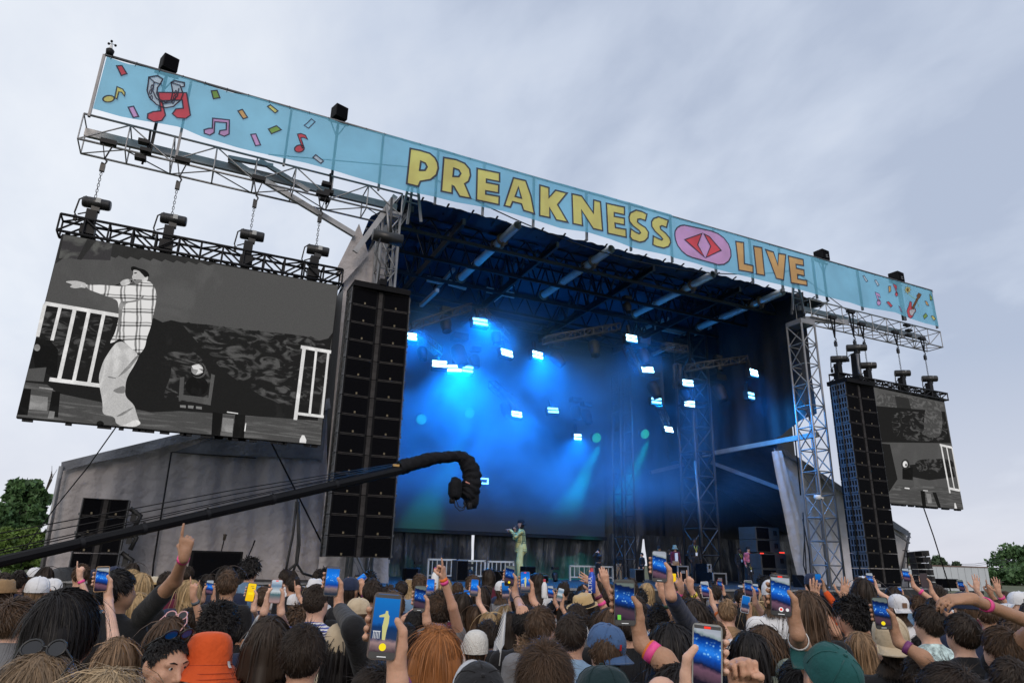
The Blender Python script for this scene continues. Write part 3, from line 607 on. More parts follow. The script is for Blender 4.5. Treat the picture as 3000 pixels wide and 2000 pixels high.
MB().tube([at((2664, 1560), YT2), at((2632, 1742), YT2)], 0.05, 8).bar(at((2600, 1545), YT2-0.2), at((2665, 1590), YT2-0.25), 0.05).build('corner_pole', M_steel, tr2)
a, b = at(zG(1360, 170), 20.5), at(zG(2010, 415), 18.2); MB().bar(a, b, 0.10, 0.14).build('rafter', M_steel, tr2)
MB().add([(18.4, 23.4, DZ), (26, 23.4, DZ), (26, 23.4, 8), (18.4, 23.4, 8)], [(0, 1, 2, 3)]).build('rear_wall', M_dark, tr2)
for i, pts in enumerate(([zE(320, 0), zE(340, 300), zE(352, 560), zE(360, 700)], [zE(318, 60), zE(375, 350), zE(400, 680)], [zE(322, 0), zE(335, 250), zE(325, 480), zE(385, 690)])):
    cord('hanging_cable', [at(p, 17.0) for p in pts], 0.022, ('black cable hanging in front of the right grey curtain, nearest the stage', 'black cable curving right in front of the right grey curtain', 'middle one of the cables before the right grey curtain')[i], M_rub, 'cable')
cord('hanging_cable', [at(z8(200, 630), 16.6), at(z8(240, 950), 16.6), at(z8(300, 1568), 16.6)], 0.025, 'black cable dropping from the dark side cloth past the right tent', M_rub, 'cable')
for i, pts in enumerate(([zB(850, -150), zB(858, 250), zB(835, 480), zB(790, 600)], [zB(842, -100), zB(810, 200), zB(760, 450), zB(735, 600)], [zB(862, -100), zB(870, 300), zB(850, 460), zB(780, 520), zB(745, 600)], [zB(856, 200), zB(850, 480), zB(900, 560), zB(1000, 590)])):
    cord('hanging_cable', [at(p, 16.3) for p in pts], 0.026, ('thick black cable hanging straight beside the left speaker column', 'leftmost thin cable hanging beside the left speaker column', 'looped black cable beside the left speaker column', 'black cable bending right towards the foot of the speaker column')[i], M_rub, 'cable')
# ------------------------------------------------------------------ screens
def scr_mat(name, base, alt, thr, scale, seed, strength=1.0, stretch=(1, 1, 1)):
    """lit screen picture: two greys split by a thresholded noise"""
    M = bpy.data.materials.new(name); M.use_nodes = True; nt = M.node_tree; nt.nodes.clear()
    o = nt.nodes.new('ShaderNodeOutputMaterial'); e = nt.nodes.new('ShaderNodeEmission'); t = nt.nodes.new('ShaderNodeTexCoord'); mp = nt.nodes.new('ShaderNodeMapping')
    mp.inputs['Scale'].default_value = stretch; mp.inputs['Location'].default_value = (seed, 0, seed*0.7); mp.inputs['Rotation'].default_value = (0, 0.35, 0)
    n = nt.nodes.new('ShaderNodeTexNoise'); n.inputs['Scale'].default_value = scale; n.inputs['Detail'].default_value = 7; n.inputs['Distortion'].default_value = 1.9
    nt.links.new(t.outputs['Object'], mp.inputs[0]); nt.links.new(mp.outputs[0], n.inputs['Vector'])
    r = nt.nodes.new('ShaderNodeValToRGB'); nt.links.new(n.outputs[0], r.inputs[0])
    r.color_ramp.elements[0].position = thr; r.color_ramp.elements[0].color = (*base, 1); r.color_ramp.elements[1].position = thr+0.13; r.color_ramp.elements[1].color = (*alt, 1)
    # the LED dots of the wall
    v = nt.nodes.new('ShaderNodeTexNoise'); v.inputs['Scale'].default_value = 55; v.inputs['Detail'].default_value = 1; nt.links.new(t.outputs['Object'], v.inputs['Vector'])
    mr = nt.nodes.new('ShaderNodeMapRange'); mr.inputs[3].default_value = 0.72*strength; mr.inputs[4].default_value = 1.28*strength; nt.links.new(v.outputs[0], mr.inputs[0])
    nt.links.new(r.outputs[0], e.inputs[0]); nt.links.new(mr.outputs[0], e.inputs[1]); nt.links.new(e.outputs[0], o.inputs[0]); return M
gr = lambda v: (v, v*0.985, v*0.97)
S_dark = scr_mat('screen_dark_grey', gr(0.016), gr(0.022), 0.6, 1.2, 1)
S_mid = scr_mat('screen_mid_grey', gr(0.082), gr(0.098), 0.5, 0.6, 2)
S_top = scr_mat('screen_top_grey', gr(0.030), gr(0.036), 0.5, 0.8, 3)
S_crin = scr_mat('screen_crinkled_curtain', gr(0.016), gr(0.085), 0.50, 2.9, 4, stretch=(0.75, 1, 1.5))
S_crin2 = scr_mat('screen_light_crinkle', gr(0.065), gr(0.125), 0.48, 3.4, 5, stretch=(0.8, 1, 1.4))
S_trs = 0; S_flo = scr_mat('screen_floor', gr(0.07), gr(0.13), 0.5, 1.2, 6, stretch=(0.5, 1, 7))
S_pic = scr_mat('screen_corner_picture', (0.045, 0.043, 0.045), (0.10, 0.10, 0.095), 0.5, 1.8, 8)
S_lt = scr_mat('screen_light_grey', gr(0.20), gr(0.30), 0.5, 2, 9); S_wh = scr_mat('screen_white', gr(0.66), gr(0.80), 0.5, 1.5, 10); S_tr = scr_mat('screen_trousers', gr(0.47), gr(0.60), 0.48, 1.3, 11, stretch=(2.2, 1, 0.7))
S_sk = scr_mat('screen_skin', gr(0.48), gr(0.62), 0.5, 3, 12); S_bk = scr_mat('screen_black', gr(0.010), gr(0.014), 0.5, 2, 13)
def plaid(name, c1, c2, c3, sc, em=None):
    M = bpy.data.materials.new(name); M.use_nodes = True; nt = M.node_tree; b = nt.nodes['Principled BSDF']; b.inputs['Roughness'].default_value = 0.85
    t = nt.nodes.new('ShaderNodeTexCoord'); sp = nt.nodes.new('ShaderNodeSeparateXYZ')
    w = nt.nodes.new('ShaderNodeTexNoise'); w.inputs['Scale'].default_value = 3; wm = nt.nodes.new('ShaderNodeMixRGB'); wm.inputs[0].default_value = 0.06
    nt.links.new(t.outputs['Object'], w.inputs['Vector']); nt.links.new(t.outputs['Object'], wm.inputs[1]); nt.links.new(w.outputs['Color'], wm.inputs[2]); nt.links.new(wm.outputs[0], sp.inputs[0])
    def mth(op, a, b_=None):
        n = nt.nodes.new('ShaderNodeMath'); n.operation = op
        for i, q in enumerate((a, b_)):
            if q is None: continue
            if isinstance(q, (int, float)): n.inputs[i].default_value = q
            else: nt.links.new(q, n.inputs[i])
        return n.outputs[0]
    def band(src, off):
        f = mth('FRACT', mth('ADD', mth('MULTIPLY', src, sc), off+10))
        return mth('ADD', mth('MULTIPLY', mth('LESS_THAN', f, 0.13), 0.75), mth('MULTIPLY', mth('LESS_THAN', mth('ABSOLUTE', mth('SUBTRACT', f, 0.28)), 0.05), 0.6))
    q = mth('ADD', sp.outputs[0], sp.outputs[1])
    k = mth('MINIMUM', mth('ADD', band(mth('ADD', q, mth('MULTIPLY', sp.outputs[2], 0.14)), 0.0), band(mth('ADD', sp.outputs[2], mth('MULTIPLY', q, -0.15)), 0.3)), 1.0)
    mx = nt.nodes.new('ShaderNodeMixRGB'); mx.inputs[1].default_value = (*c1, 1); mx.inputs[2].default_value = (*c2, 1); nt.links.new(k, mx.inputs[0])
    if em:
        nt.nodes.remove(b); e = nt.nodes.new('ShaderNodeEmission'); nt.links.new(mx.outputs[0], e.inputs[0]); e.inputs[1].default_value = em
        nt.links.new(e.outputs[0], nt.nodes['Material Output'].inputs[0])
    else: nt.links.new(mx.outputs[0], b.inputs['Base Color'])
    return M
S_pl = plaid('screen_plaid', gr(0.74), gr(0.06), gr(0.3), 3.7, em=1.0)
YS = YB
def soft(pts, n=2):
    for _ in range(n): pts = [q_ for i in range(len(pts)) for p, r in ((pts[i], pts[(i+1) % len(pts)]),) for q_ in ((p[0]*0.8+r[0]*0.2, p[1]*0.8+r[1]*0.2), (p[0]*0.2+r[0]*0.8, p[1]*0.2+r[1]*0.8))]
    return pts
def screen(label, corners, shapes, qf):
    c = [at(p, YS) for p in corners]; x0, x1 = min(p.x for p in c), max(p.x for p in c); zt = (c[0].z+c[1].z)/2; zb = (c[2].z+c[3].z)/2
    t = thing('video_screen', ((x0+x1)/2, YS, zb), label, 'video screen', 'hanging side screens')
    MB().box(((x0+x1)/2, YS+0.07, (zt+zb)/2), (x1-x0, 0.13, zt-zb)).build('cabinet', M_blk, t)
    mb = MB()
    rr = random.Random(3)
    for i in range(26): MB().box((x0+0.1+(x1-x0-0.2)*rr.random(), YS+0.08, zb-0.02), (0.08+0.1*rr.random(), 0.08, 0.05)).build('latch', M_blk, t)
    mats = []; mb = MB(); clip = lambda p: (min(max(p.x, x0+0.01), x1-0.01), p.y, min(max(p.z, zb+0.01), zt-0.01))
    for k, (M, pts, *w) in enumerate(shapes):
        if M not in mats: mats.append(M)
        L = [Vector(clip(at(qf(*p), YS-0.003-0.0011*k))) for p in pts]
        if w: mb.stroke(L, w[0], (0, 1, 0), closed=False, mi=mats.index(M))
        else: mb.poly([L], (0, 1, 0), 0.0004, mats.index(M))
    mb.build('lit_picture', mats, t)
    return t, x0, x1, zt, zb
def jag(xa, ya, xb, yb, n, up, dn):
    out = []
    for i in range(n):
        f = i/n; out += [(xa+(xb-xa)*f, ya+(yb-ya)*f-up), (xa+(xb-xa)*(f+0.75/n), ya+(yb-ya)*(f+0.75/n)+dn)]
    return out
q = z4
figure = [
 (S_bk, [(900, 310), (925, 305), (960, 320), (1000, 330), (1028, 358), (1028, 385), (1000, 392), (985, 360), (940, 335), (905, 340)]),
 (S_sk, [(917, 328), (955, 335), (982, 362), (1000, 385), (1022, 372), (1018, 400), (985, 430), (955, 430), (930, 420), (915, 398), (908, 378), (918, 360)]),
 (S_lt, [(928, 398), (955, 395), (985, 400), (960, 430), (935, 428), (920, 412)]),
 (S_bk, [(922, 350), (942, 346), (944, 353), (925, 358)]), (S_bk, [(918, 395), (938, 397), (936, 403), (920, 402)]),
 (S_tr, [(800, 830), (850, 820), (960, 915), (930, 980), (880, 1060), (865, 1110), (860, 1200), (925, 1260), (940, 1320), (965, 1390), (925, 1412), (800, 1395), (790, 1340), (705, 1325), (708, 1250), (685, 1130), (680, 1060), (710, 960), (760, 880)]),
 (S_lt, [(950, 910), (962, 920), (885, 1020), (800, 1078), (870, 1000)]), (S_lt, [(745, 1060), (800, 1072), (800, 1080), (740, 1070)]), (S_lt, [(770, 1160), (860, 1120), (862, 1180), (810, 1180)]), (S_lt, [(790, 1345), (860, 1300), (930, 1270), (850, 1330)]),
 (S_wh, [(850, 1400), (930, 1360), (962, 1370), (970, 1390), (925, 1413), (800, 1400)]),
 (S_pl, [(590, 425), (640, 430), (790, 440), (830, 445), (905, 435), (940, 432), (990, 405), (1035, 410), (1065, 450), (1080, 500), (1075, 560), (1055, 640), (1040, 720), (1010, 800), (1000, 860), (960, 918), (905, 870), (850, 820), (825, 800), (790, 825), (752, 838), (795, 760), (822, 640), (818, 600), (810, 540), (760, 520), (690, 495), (600, 462)]),
 (S_lt, [(818, 545), (900, 545), (960, 530), (990, 500), (992, 520), (950, 548), (850, 560), (830, 700), (800, 820), (790, 820), (815, 700)]),
 (S_sk, [(455, 408), (520, 404), (560, 412), (595, 424), (590, 458), (560, 450), (520, 458), (490, 452), (480, 445), (497, 436), (490, 428), (470, 420), (455, 416)]),
 (S_bk, [(785, 438), (860, 412), (862, 420), (795, 442)]),
 (S_sk, [(825, 418), (850, 398), (880, 392), (900, 400), (896, 425), (870, 436), (838, 440)]),
 (S_lt, ell((903, 406), 13, 14)), (S_bk, ell((906, 408), 7, 8)),
]
L_shapes = [
 (S_mid, [(300, 60), (2400, 400), (2200, 1560), (100, 1340)]),
 (S_top, [(420, 80), (2351, 425), (2351, 440), (1475, 290)]+[(1475-40*i-(0 if i % 2 else 18), 290-3.2*i+(14 if i % 2 else -6)) for i in range(1, 26)]+[(380, 290)]),
 (S_pic, [(440, 85), (775, 150), (760, 265), (405, 250)]), (S_top, [(600, 120), (660, 130), (560, 262), (530, 258)]),
 (S_dark, [(280, 560), (820, 640)]+[(820+60*i, 600+40+7*i+(16 if i % 2 else -6)) for i in range(1, 25)]+[(2300, 760), (2180, 1420), (1060, 1320), (100, 1330)]),
 (S_crin, soft([(1240, 690), (1480, 712), (1520, 722), (1600, 728), (1610, 735), (2290, 800), (2260, 1180), (1950, 1290), (1520, 1020), (1250, 700)], 3)),
 (S_crin, soft([(250, 600), (800, 640), (740, 800), (660, 1000), (350, 900), (245, 800)], 3)),
 (S_crin, soft([(1100, 900), (1380, 880), (1500, 1230), (1100, 1250), (1200, 1000)], 3)),
 (S_flo, [(150, 1100), (700, 1160), (1100, 1290), (2220, 1370), (2210, 1550), (100, 1340)]),
 (S_dark, [(300, 1100), (700, 1130), (690, 1180), (1000, 1230), (1450, 1240), (1480, 1290), (1040, 1310), (400, 1180)]),
 (S_bk, [(250, 800), (345, 815), (400, 880), (390, 1080), (240, 1000), (225, 900)]),
 (S_lt, ell((255, 865), 22, 24)), (S_mid, [(190, 1010), (320, 1000), (300, 1100), (170, 1090)]),
 (S_bk, [(150, 1145), (215, 1150), (190, 1330), (115, 1325)]), (S_lt, [(212, 1190), (330, 1205), (325, 1300), (200, 1290)]), (S_bk, [(360, 1165), (415, 1170), (400, 1345), (330, 1335)]), (S_lt, [(340, 1300), (378, 1305), (370, 1355), (328, 1350)]),
 (S_bk, [(1465, 1305), (1535, 1320), (1515, 1480), (1455, 1470)]), (S_lt, [(1535, 1345), (1610, 1355), (1600, 1450), (1525, 1440)]), (S_bk, [(1620, 1325), (1690, 1330), (1680, 1490), (1600, 1480)]), (S_wh, [(1565, 1304), (1640, 1315), (1640, 1322), (1562, 1311)]), (S_wh, [(1690, 1385), (1697, 1385), (1690, 1440), (1682, 1440)]),
 (S_mid, [(640, 1330), (772, 1345), (775, 1398), (638, 1385)]), (S_bk, ell((690, 1390), 26, 22)),
 (S_lt, [(270, 1135), (365, 1147), (362, 1157), (268, 1145)]),
 (S_mid, [(1240, 1070), (1270, 1066), (1262, 1190), (1435, 1210), (1455, 1045), (1480, 1055), (1450, 1262), (1230, 1222)]),
 (S_bk, ell((1355, 1130), 80, 70)), (S_mid, ell((1368, 1022), 54, 54)), (S_bk, ell((1360, 1018), 50, 50)), (S_lt, ell((1358, 1015), 42, 40)), (S_wh, [(1320, 990), (1370, 980), (1400, 1010), (1370, 1010), (1400, 1035), (1350, 1050), (1365, 1020), (1330, 1010)]),
 (S_lt, [(1240, 1260), (1280, 1262), (1280, 1280), (1240, 1276)]), (S_lt, [(1295, 1262), (1335, 1265), (1330, 1285), (1295, 1280)]), (S_lt, [(1350, 1268), (1390, 1272), (1390, 1290), (1350, 1285)]),
 (S_wh, [(310, 560), (820, 645)], 0.075), (S_wh, [(340, 1083), (695, 1127)], 0.075), (S_wh, [(415, 585), (358, 815)], 0.055), (S_wh, [(515, 600), (405, 1090)], 0.065), (S_wh, [(612, 617), (507, 1100)], 0.06), (S_wh, [(715, 635), (612, 1110)], 0.06), (S_wh, [(310, 565), (258, 790)], 0.06),
 (S_wh, [(2072, 860), (2290, 897)], 0.075), (S_wh, [(2045, 1318), (2230, 1340)], 0.06), (S_wh, [(2095, 870), (2034, 1362)], 0.075), (S_wh, [(2178, 890), (2132, 1328)], 0.05), (S_wh, [(2262, 900), (2217, 1335)], 0.05),
 (S_wh, [(2080, 1467), (2096, 1468), (2110, 1500), (2105, 1545), (2060, 1540), (2065, 1495)]),
] + [(M, soft(p)) for M, p in figure]
SL, lx0, lx1, lzt, lzb = screen('big hanging screen on the left showing a pointing singer in black and white', [(183, 685), (985, 835), (940, 1308), (48, 1218)], L_shapes, z4)
q = z8
R_shapes = [
 (S_mid, [(800, 540), (1640, 720), (1800, 1720), (900, 1720)]),
 (S_crin2, soft([(1000, 610), (1600, 715), (1620, 770), (1000, 760)], 3)), (S_top, [(1165, 655), (1290, 680), (1400, 1080), (1240, 1060)]),
 (S_dark, [(900, 740), (1625, 800), (1680, 1090), (900, 1080)]), (S_crin, soft([(1130, 780), (1630, 830), (1670, 1080), (1150, 1060)], 3)), (S_crin2, soft([(1440, 740), (1600, 760), (1600, 1040), (1430, 1040)], 3)),
 (S_mid, [(900, 1085), (1690, 1110), (1720, 1420), (1500, 1420), (1150, 1370), (1080, 1450), (900, 1440)]), (S_dark, [(900, 1080), (1120, 1100), (1190, 1420), (1110, 1540), (900, 1540)]),
 (S_dark, [(1300, 1290), (1680, 1250), (1720, 1400), (1480, 1430), (1330, 1400)]), (S_crin, soft([(1330, 1240), (1690, 1230), (1720, 1330), (1400, 1380)], 3)),
 (S_flo, [(1180, 1470), (1760, 1500), (1800, 1700), (1050, 1700)]),
 (S_bk, [(1235, 1320), (1330, 1310), (1330, 1430), (1235, 1420)]), (S_top, ell((1262, 1283), 38, 46)), (S_wh, ell((1260, 1283), 22, 30)), (S_bk, ell((1268, 1290), 8, 12)),
 (S_wh, [(1255, 1495), (1300, 1500), (1300, 1512), (1255, 1506)]), (S_wh, [(1425, 1520), (1470, 1524), (1470, 1530), (1425, 1527)]),
 (S_bk, [(1400, 1525), (1440, 1530), (1455, 1680), (1420, 1675)]), (S_bk, [(1510, 1540), (1545, 1543), (1590, 1680), (1560, 1680)]), (S_lt, [(1450, 1550), (1495, 1555), (1510, 1640), (1470, 1640)]),
 (S_wh, ell((1075, 1620), 40, 34)),
 (S_wh, [(1578, 1105), (1690, 1130)], 0.08), (S_wh, [(1590, 1110), (1672, 1548)], 0.08), (S_wh, [(1640, 1120), (1712, 1507)], 0.055), (S_wh, [(1690, 1132), (1762, 1525)], 0.055), (S_wh, [(1670, 1505), (1762, 1525)], 0.08),
 (S_wh, [(1712, 1640), (1722, 1638), (1738, 1690), (1714, 1688)]),
]
w_l = lx1-lx0
xr1 = at((2765, 1165), YS).x
cR = at((2765, 1165), YS); cRb = at((2822, 1492), YS)
zR0 = at((2600, 1140), YS).z
import types
def px_of(p):
    c = RW.T @ (np.array(p)-CAMP); return (1500+F_PX*c[0]/c[2], 1000+F_PX*c[1]/c[2])
SR, rx0, rx1, rzt, rzb = screen('smaller looking far screen on the right with a grey stage picture', [px_of((cR.x-w_l, YS, cR.z)), px_of(cR), px_of(cRb), px_of((cR.x-w_l, YS, cRb.z))], R_shapes, z8)

# screen trusses, hoists
Z0 = at(z1(435, 1240), YS-0.1); Z1 = at(z1(420, 1355), YS-0.1)
st = make_truss('screen_truss', 'black box truss carrying the left screen', 'truss', (lx0-0.08, YS-0.1, Z0.z), (lx1+0.05, YS-0.1, Z0.z), 0.36, Z0.z-Z1.z, M_blk, 'black screen trusses', rc=0.03, rb=0.02, bay=0.42)
zz = Z1.z
for i in range(13): mb = MB(); x = lx0+0.1+i*(lx1-lx0-0.2)/12; mb.tube([(x, YS, zz+0.03), (x, YS, lzt)], 0.02, 6); mb.box((x, YS, zz+0.01), (0.08, 0.08, 0.05)); mb.build('hanger', M_blk, st)
Zr0 = at(z8(1625, 630), YS-0.1).z; Zr1 = at(z8(1630, 690), YS-0.1).z
st = make_truss('screen_truss', 'black box truss carrying the right screen', 'truss', (rx0-0.1, YS-0.1, Zr0), (rx1+0.08, YS-0.1, Zr0), 0.36, Zr0-Zr1, M_blk, 'black screen trusses', rc=0.03, rb=0.02, bay=0.42)
for i in range(13): mb = MB(); x = rx0+0.1+i*(rx1-rx0-0.2)/12; mb.tube([(x, YS, Zr1+0.03), (x, YS, rzt)], 0.02, 6); mb.build('hanger', M_blk, st)
M_mot = mat('hoist_black', (0.018, 0.018, 0.02), 0.42, 0.1, 0.4, 5); M_mark = mat('hoist_label', (0.35, 0.36, 0.36), 0.6)
M_chain = mat('chain_steel', (0.06, 0.06, 0.062), 0.45, 0.6)
def hoist(top_px, mot_px, label, Yh, ztruss, yaw=0.0, slings=2, Lm=0.50, rm=0.115, strap=True, strap_px=None):
    top = at(top_px, Yh); mot = at(mot_px, Yh); x = (top.x+mot.x)/2
    t = thing('chain_hoist', (x, Yh, mot.z), label, 'chain hoist', 'black chain hoists above the screens')
    d = Vector((math.cos(yaw), math.sin(yaw), -0.03)).normalized(); c = Vector((x+0.05, Yh, mot.z))
    mb = MB(); mb.lathe(c-d*Lm/2, [(0, 0), (rm*0.9, 0), (rm, 0.03), (rm, Lm*0.36), (rm*1.03, Lm*0.37), (rm*1.03, Lm*0.62), (rm, Lm*0.63), (rm*0.97, Lm-0.03), (rm*0.85, Lm), (0, Lm)], 16, axis=d)
    for k in range(6): mb.lathe(c-d*(Lm*0.5-0.04-0.025*k), [(rm*1.0, 0), (rm*1.03, 0.004), (rm*1.03, 0.010), (rm*1.0, 0.014)], 16, axis=d)
    mb.box(c+Vector((0, 0, -rm-0.02)), (0.15, 0.13, 0.10)); mb.build('motor_body', M_mot, t)
    MB().box(c+d*0.03+Vector((0, -rm*1.035, 0.03)), (0.09, 0.004, 0.10)).build('label_plate', M_mark, t)
    h = Vector((x, Yh, top.z-0.45)); mb = MB()
    mb.tube([h+Vector((0, 0, 0.12)), h+Vector((0.05, 0, 0.05)), h+Vector((0.03, 0, -0.02)), h+Vector((-0.04, 0, 0.0))], 0.02, 6); mb.box(h+Vector((0, 0, -0.12)), (0.09, 0.07, 0.16)); mb.build('hook_block', M_mot, t)
    mb = MB()
    for s in (-1, 1): mb.bar(h+Vector((0, 0, 0.1)), (x+s*0.11, Yh, ztruss+0.05), 0.045, 0.02)
    mb.box((x, Yh, ztruss+0.03), (0.30, 0.12, 0.10)); mb.build('sling', M_blk, t)
    mb = MB(); z = h.z-0.2; k = 0; L = 0.065
    while z > mot.z+rm:
        dx, dy = ((0.018, 0) if k % 2 else (0, 0.018)); p = Vector((x, Yh, z))
        mb.tube([p+Vector((dx, dy, 0.03)), p+Vector((dx, dy, -0.03)), p+Vector((-dx, -dy, -0.03)), p+Vector((-dx, -dy, 0.03))], 0.008, 4, closed=True); z -= L; k += 1
    mb.build('chain', M_chain, t)
    mb = MB(); a = c-d*Lm*0.5; mb.tube([a+Vector((0.05, -0.05, rm*0.9)), a+Vector((-0.06, -0.06, 0.0)), a+Vector((-0.09, -0.05, -0.3)), a+Vector((-0.03, -0.04, -0.42))], 0.016, 6); mb.tube([a+Vector((-0.03, -0.04, -0.32)), a+Vector((0.12, 0, -0.22)), c+Vector((0, 0, -rm))], 0.014, 6)
    mb.box(a+Vector((-0.06, -0.05, -0.42)), (0.06, 0.06, 0.12)); mb.build('power_cable', M_rub, t)
    if strap:
        z0, z1__ = c.z-rm-0.05, strap_px; mb = MB(); mb.box((x, Yh+0.03, (z0+z1__)/2), (0.19, 0.18, z0-z1__)); mb.box((x, Yh+0.02, z1__+0.18), (0.26, 0.24, 0.2)); mb.build('chain_bag', M_blk, t)
zlw = at(z1(565, 735), YW).z+0.02
ll = ['leftmost of the hoists above the left screen', 'second hoist from the left above the left screen', 'third hoist from the left above the left screen', 'hoist above the left screen nearest the roof corner']
for i, (tp, mp) in enumerate((((z1(740, 760)), z1(652, 1165)), (z1(1255, 890), z1(1178, 1275)), (z1(1775, 1020), z1(1725, 1385)), (z1(2210, 1125), z1(2185, 1490)))):
    hoist(tp, mp, 'black chain motor, '+ll[i], YS+0.05, zlw-0.05, yaw=-0.12, strap_px=Z1.z)
zrw = at(z3(1945, 1195), YW).z
rl = ['hoist of the right screen nearest the lattice tower', 'high hoist lifting the right speaker column', 'hoist in the middle above the right screen, behind the speaker hoist', 'second hoist from the right above the right screen', 'rightmost hoist above the right screen']
for i, (tp, mp, sc) in enumerate(((z8(588, 30), z8(655, 320), 1), (z8(770, 20), z8(810, 215), 0), (z8(852, 40), z8(925, 378), 1), (z8(1168, 105), z8(1232, 448), 1), (z8(1418, 170), z8(1480, 498), 1))):
    hoist(tp, mp, 'black chain motor, '+rl[i], YS+0.05 if sc else 14.2, zrw if sc else zrw-0.1, yaw=-0.75, strap=bool(sc), strap_px=Zr1, Lm=0.50 if sc else 0.6, rm=0.115)

# ------------------------------------------------------------------ speaker columns
def cabinet_proto():
    W, Dp, H = 1.29, 0.72, 0.405
    t = thing('line_array_cabinet', (0, -60, -30), None, None)
    return t
def speaker_column(label, x0, x1, zt, zb, n, Yc, open_side, rows_open=10, badge=(0.15, 0.12, 0.07)):
    W = x1-x0; H = (zt-zb)/n; Dp = 0.70; cx = (x0+x1)/2
    t = thing('line_array', (cx, Yc, zb), label, 'speaker column', 'tall hanging speaker columns')
    M_bd = mat('amber_badge', badge, 0.5)
    M_sd = mat('cabinet_side', (0.07, 0.075, 0.085), 0.5, 0.1, 0.2, 6)
    def profile(y0): pass
    cab = MB(); gls = []; bds = []; sd = MB(); h = H-0.012
    # body: trapezoid plan, front wings slightly toed in to a centre channel
    pl = [(-W/2, 0.0), (-0.075, 0.05), (0.075, 0.05), (W/2, 0.0), (W/2, Dp*0.55), (W/2-0.14, Dp), (-W/2+0.14, Dp), (-W/2, Dp*0.55)]
    vs = [(x, y, z) for z in (-h/2, h/2) for x, y in pl]; k = len(pl)
    cab.add(vs, [tuple(reversed(range(k))), tuple(range(k, 2*k))]+[(i, (i+1) % k, (i+1) % k+k, i+k) for i in range(k)])
    cab.box((-W/2+0.012, -0.004, 0), (0.024, 0.02, h)); cab.box((W/2-0.012, -0.004, 0), (0.024, 0.02, h))
    for s in (-1, 1):
        xa, xb = s*(W/2-0.03), s*0.09
        gl = MB(); bd = MB(); gls.append(gl); bds.append(bd); gl.add([(xa, -0.008, -h/2+0.02), (xb, 0.038, -h/2+0.02), (xb, 0.038, h/2-0.02), (xa, -0.008, h/2-0.02)], [(0, 1, 2, 3) if s < 0 else (3, 2, 1, 0)])
        xm = s*W*0.27; bd.box((xm, 0.006, -h/2+0.055), (0.034, 0.012, 0.042))
        sd.add([(xa, -0.012, -h/2), (xb, 0.034, -h/2), (xb, 0.034, -h/2+0.018), (xa, -0.012, -h/2+0.018)], [(0, 1, 2, 3)])
        sd.add([(xa, -0.012, h/2-0.014), (xb, 0.034, h/2-0.014), (xb, 0.034, h/2), (xa, -0.012, h/2)], [(0, 1, 2, 3)])
    sd.box((0, 0.04, 0), (0.085, 0.02, h))
    # side rigging: slotted plates
    sps = []
    for s in (-1, 1):
        sp = MB(); sps.append(sp); X = s*(W/2+0.012)
        for z in (-h/2+0.022, 0.0, h/2-0.022): sp.box((X, Dp*0.36, z), (0.02, Dp*0.70, 0.042))
        for i in range(6): sp.box((X, Dp*0.02+i*Dp*0.136, 0), (0.02, 0.032, h))
        sp.box((s*(W/2+0.03), 0.03, -h/2+0.03), (0.03, 0.05, 0.05))
    first = None
    for i in range(n):
        zc_ = zt-H*(i+0.5); loc = (0, 0, zc_-zb)
        if first is None:
            o = cab.build('speaker_cabinet', M_cab, t, local=True); o.location = loc
            parts = [q_.build('grille', M_grl, o, local=True) for q_ in gls]+[q_.build('badge', M_bd, o, local=True) for q_ in bds]+[sd.build('front_trim', M_edge, o, local=True), *[q_.build('rigging_plate', M_sd, o, local=True) for q_ in sps]]
            first = o
        else:
            o = first.copy(); COL.objects.link(o); o.parent = t; o.location = loc
            for p in parts: c = p.copy(); COL.objects.link(c); c.parent = o
        WLOC[o.name] = WLOC[t.name]
    if n > 5: MB().box((cx, Yc+0.3, zt+0.07), (W*0.99, 0.75, 0.13)).box((cx, Yc+0.3, zt+0.2), (0.16, 0.8, 0.14)).build('flying_frame', M_cab, t)
    mb = MB()
    for i in range(n*2): mb.box((x0-0.022, Yc+0.3, zt-(i+0.5)*H/2), (0.03, 0.05, 0.08)); mb.box((x1+0.02, Yc+0.02, zt-(i+0.5)*H/2), (0.03, 0.03, 0.03))
    mb.tube([(x0-0.02, Yc+0.3, zt), (x0-0.03, Yc+0.28, zt-2), (x0-0.025, Yc+0.3, zb)], 0.022, 6); mb.build('signal_cable', M_rub, t)
    return t
YA = 14.0
a, b, c, d = at((1032, 838), YA), at((1205, 858), YA), at((957, 1625), YA), at((1138, 1640), YA)
LA = speaker_column('tall black speaker column at the left stage corner', (a.x+c.x)/2, (b.x+d.x)/2, a.z, (c.z+d.z)/2, 14, YA, None)
mb = MB(); x = (a.x+b.x)/2+0.2
mb.lathe((x-0.05, YA+0.5, at((1140, 692), 14.4).z), [(0, -0.36), (0.14, -0.36), (0.15, 0.34), (0, 0.36)], 14, axis=(1, 0, 0)); hz_ = at((1140, 692), 14.4).z
o = mb.build('chain_hoist', M_mot); rebase(o, (x, YA+0.5, hz_-0.15)); tag(o, 'black chain motor above the left speaker column at the roof corner', 'chain hoist')
mb = MB(); z = hz_-0.2; k = 0
while z > a.z+0.2:
    p = Vector((x-0.02, YA+0.5, z)); dx, dy = ((0.03, 0) if k % 2 else (0, 0.03)); mb.tube([p+Vector((dx, dy, 0.05)), p+Vector((dx, dy, -0.05)), p+Vector((-dx, -dy, -0.05)), p+Vector((-dx, -dy, 0.05))], 0.013, 4, closed=True); z -= 0.1; k += 1
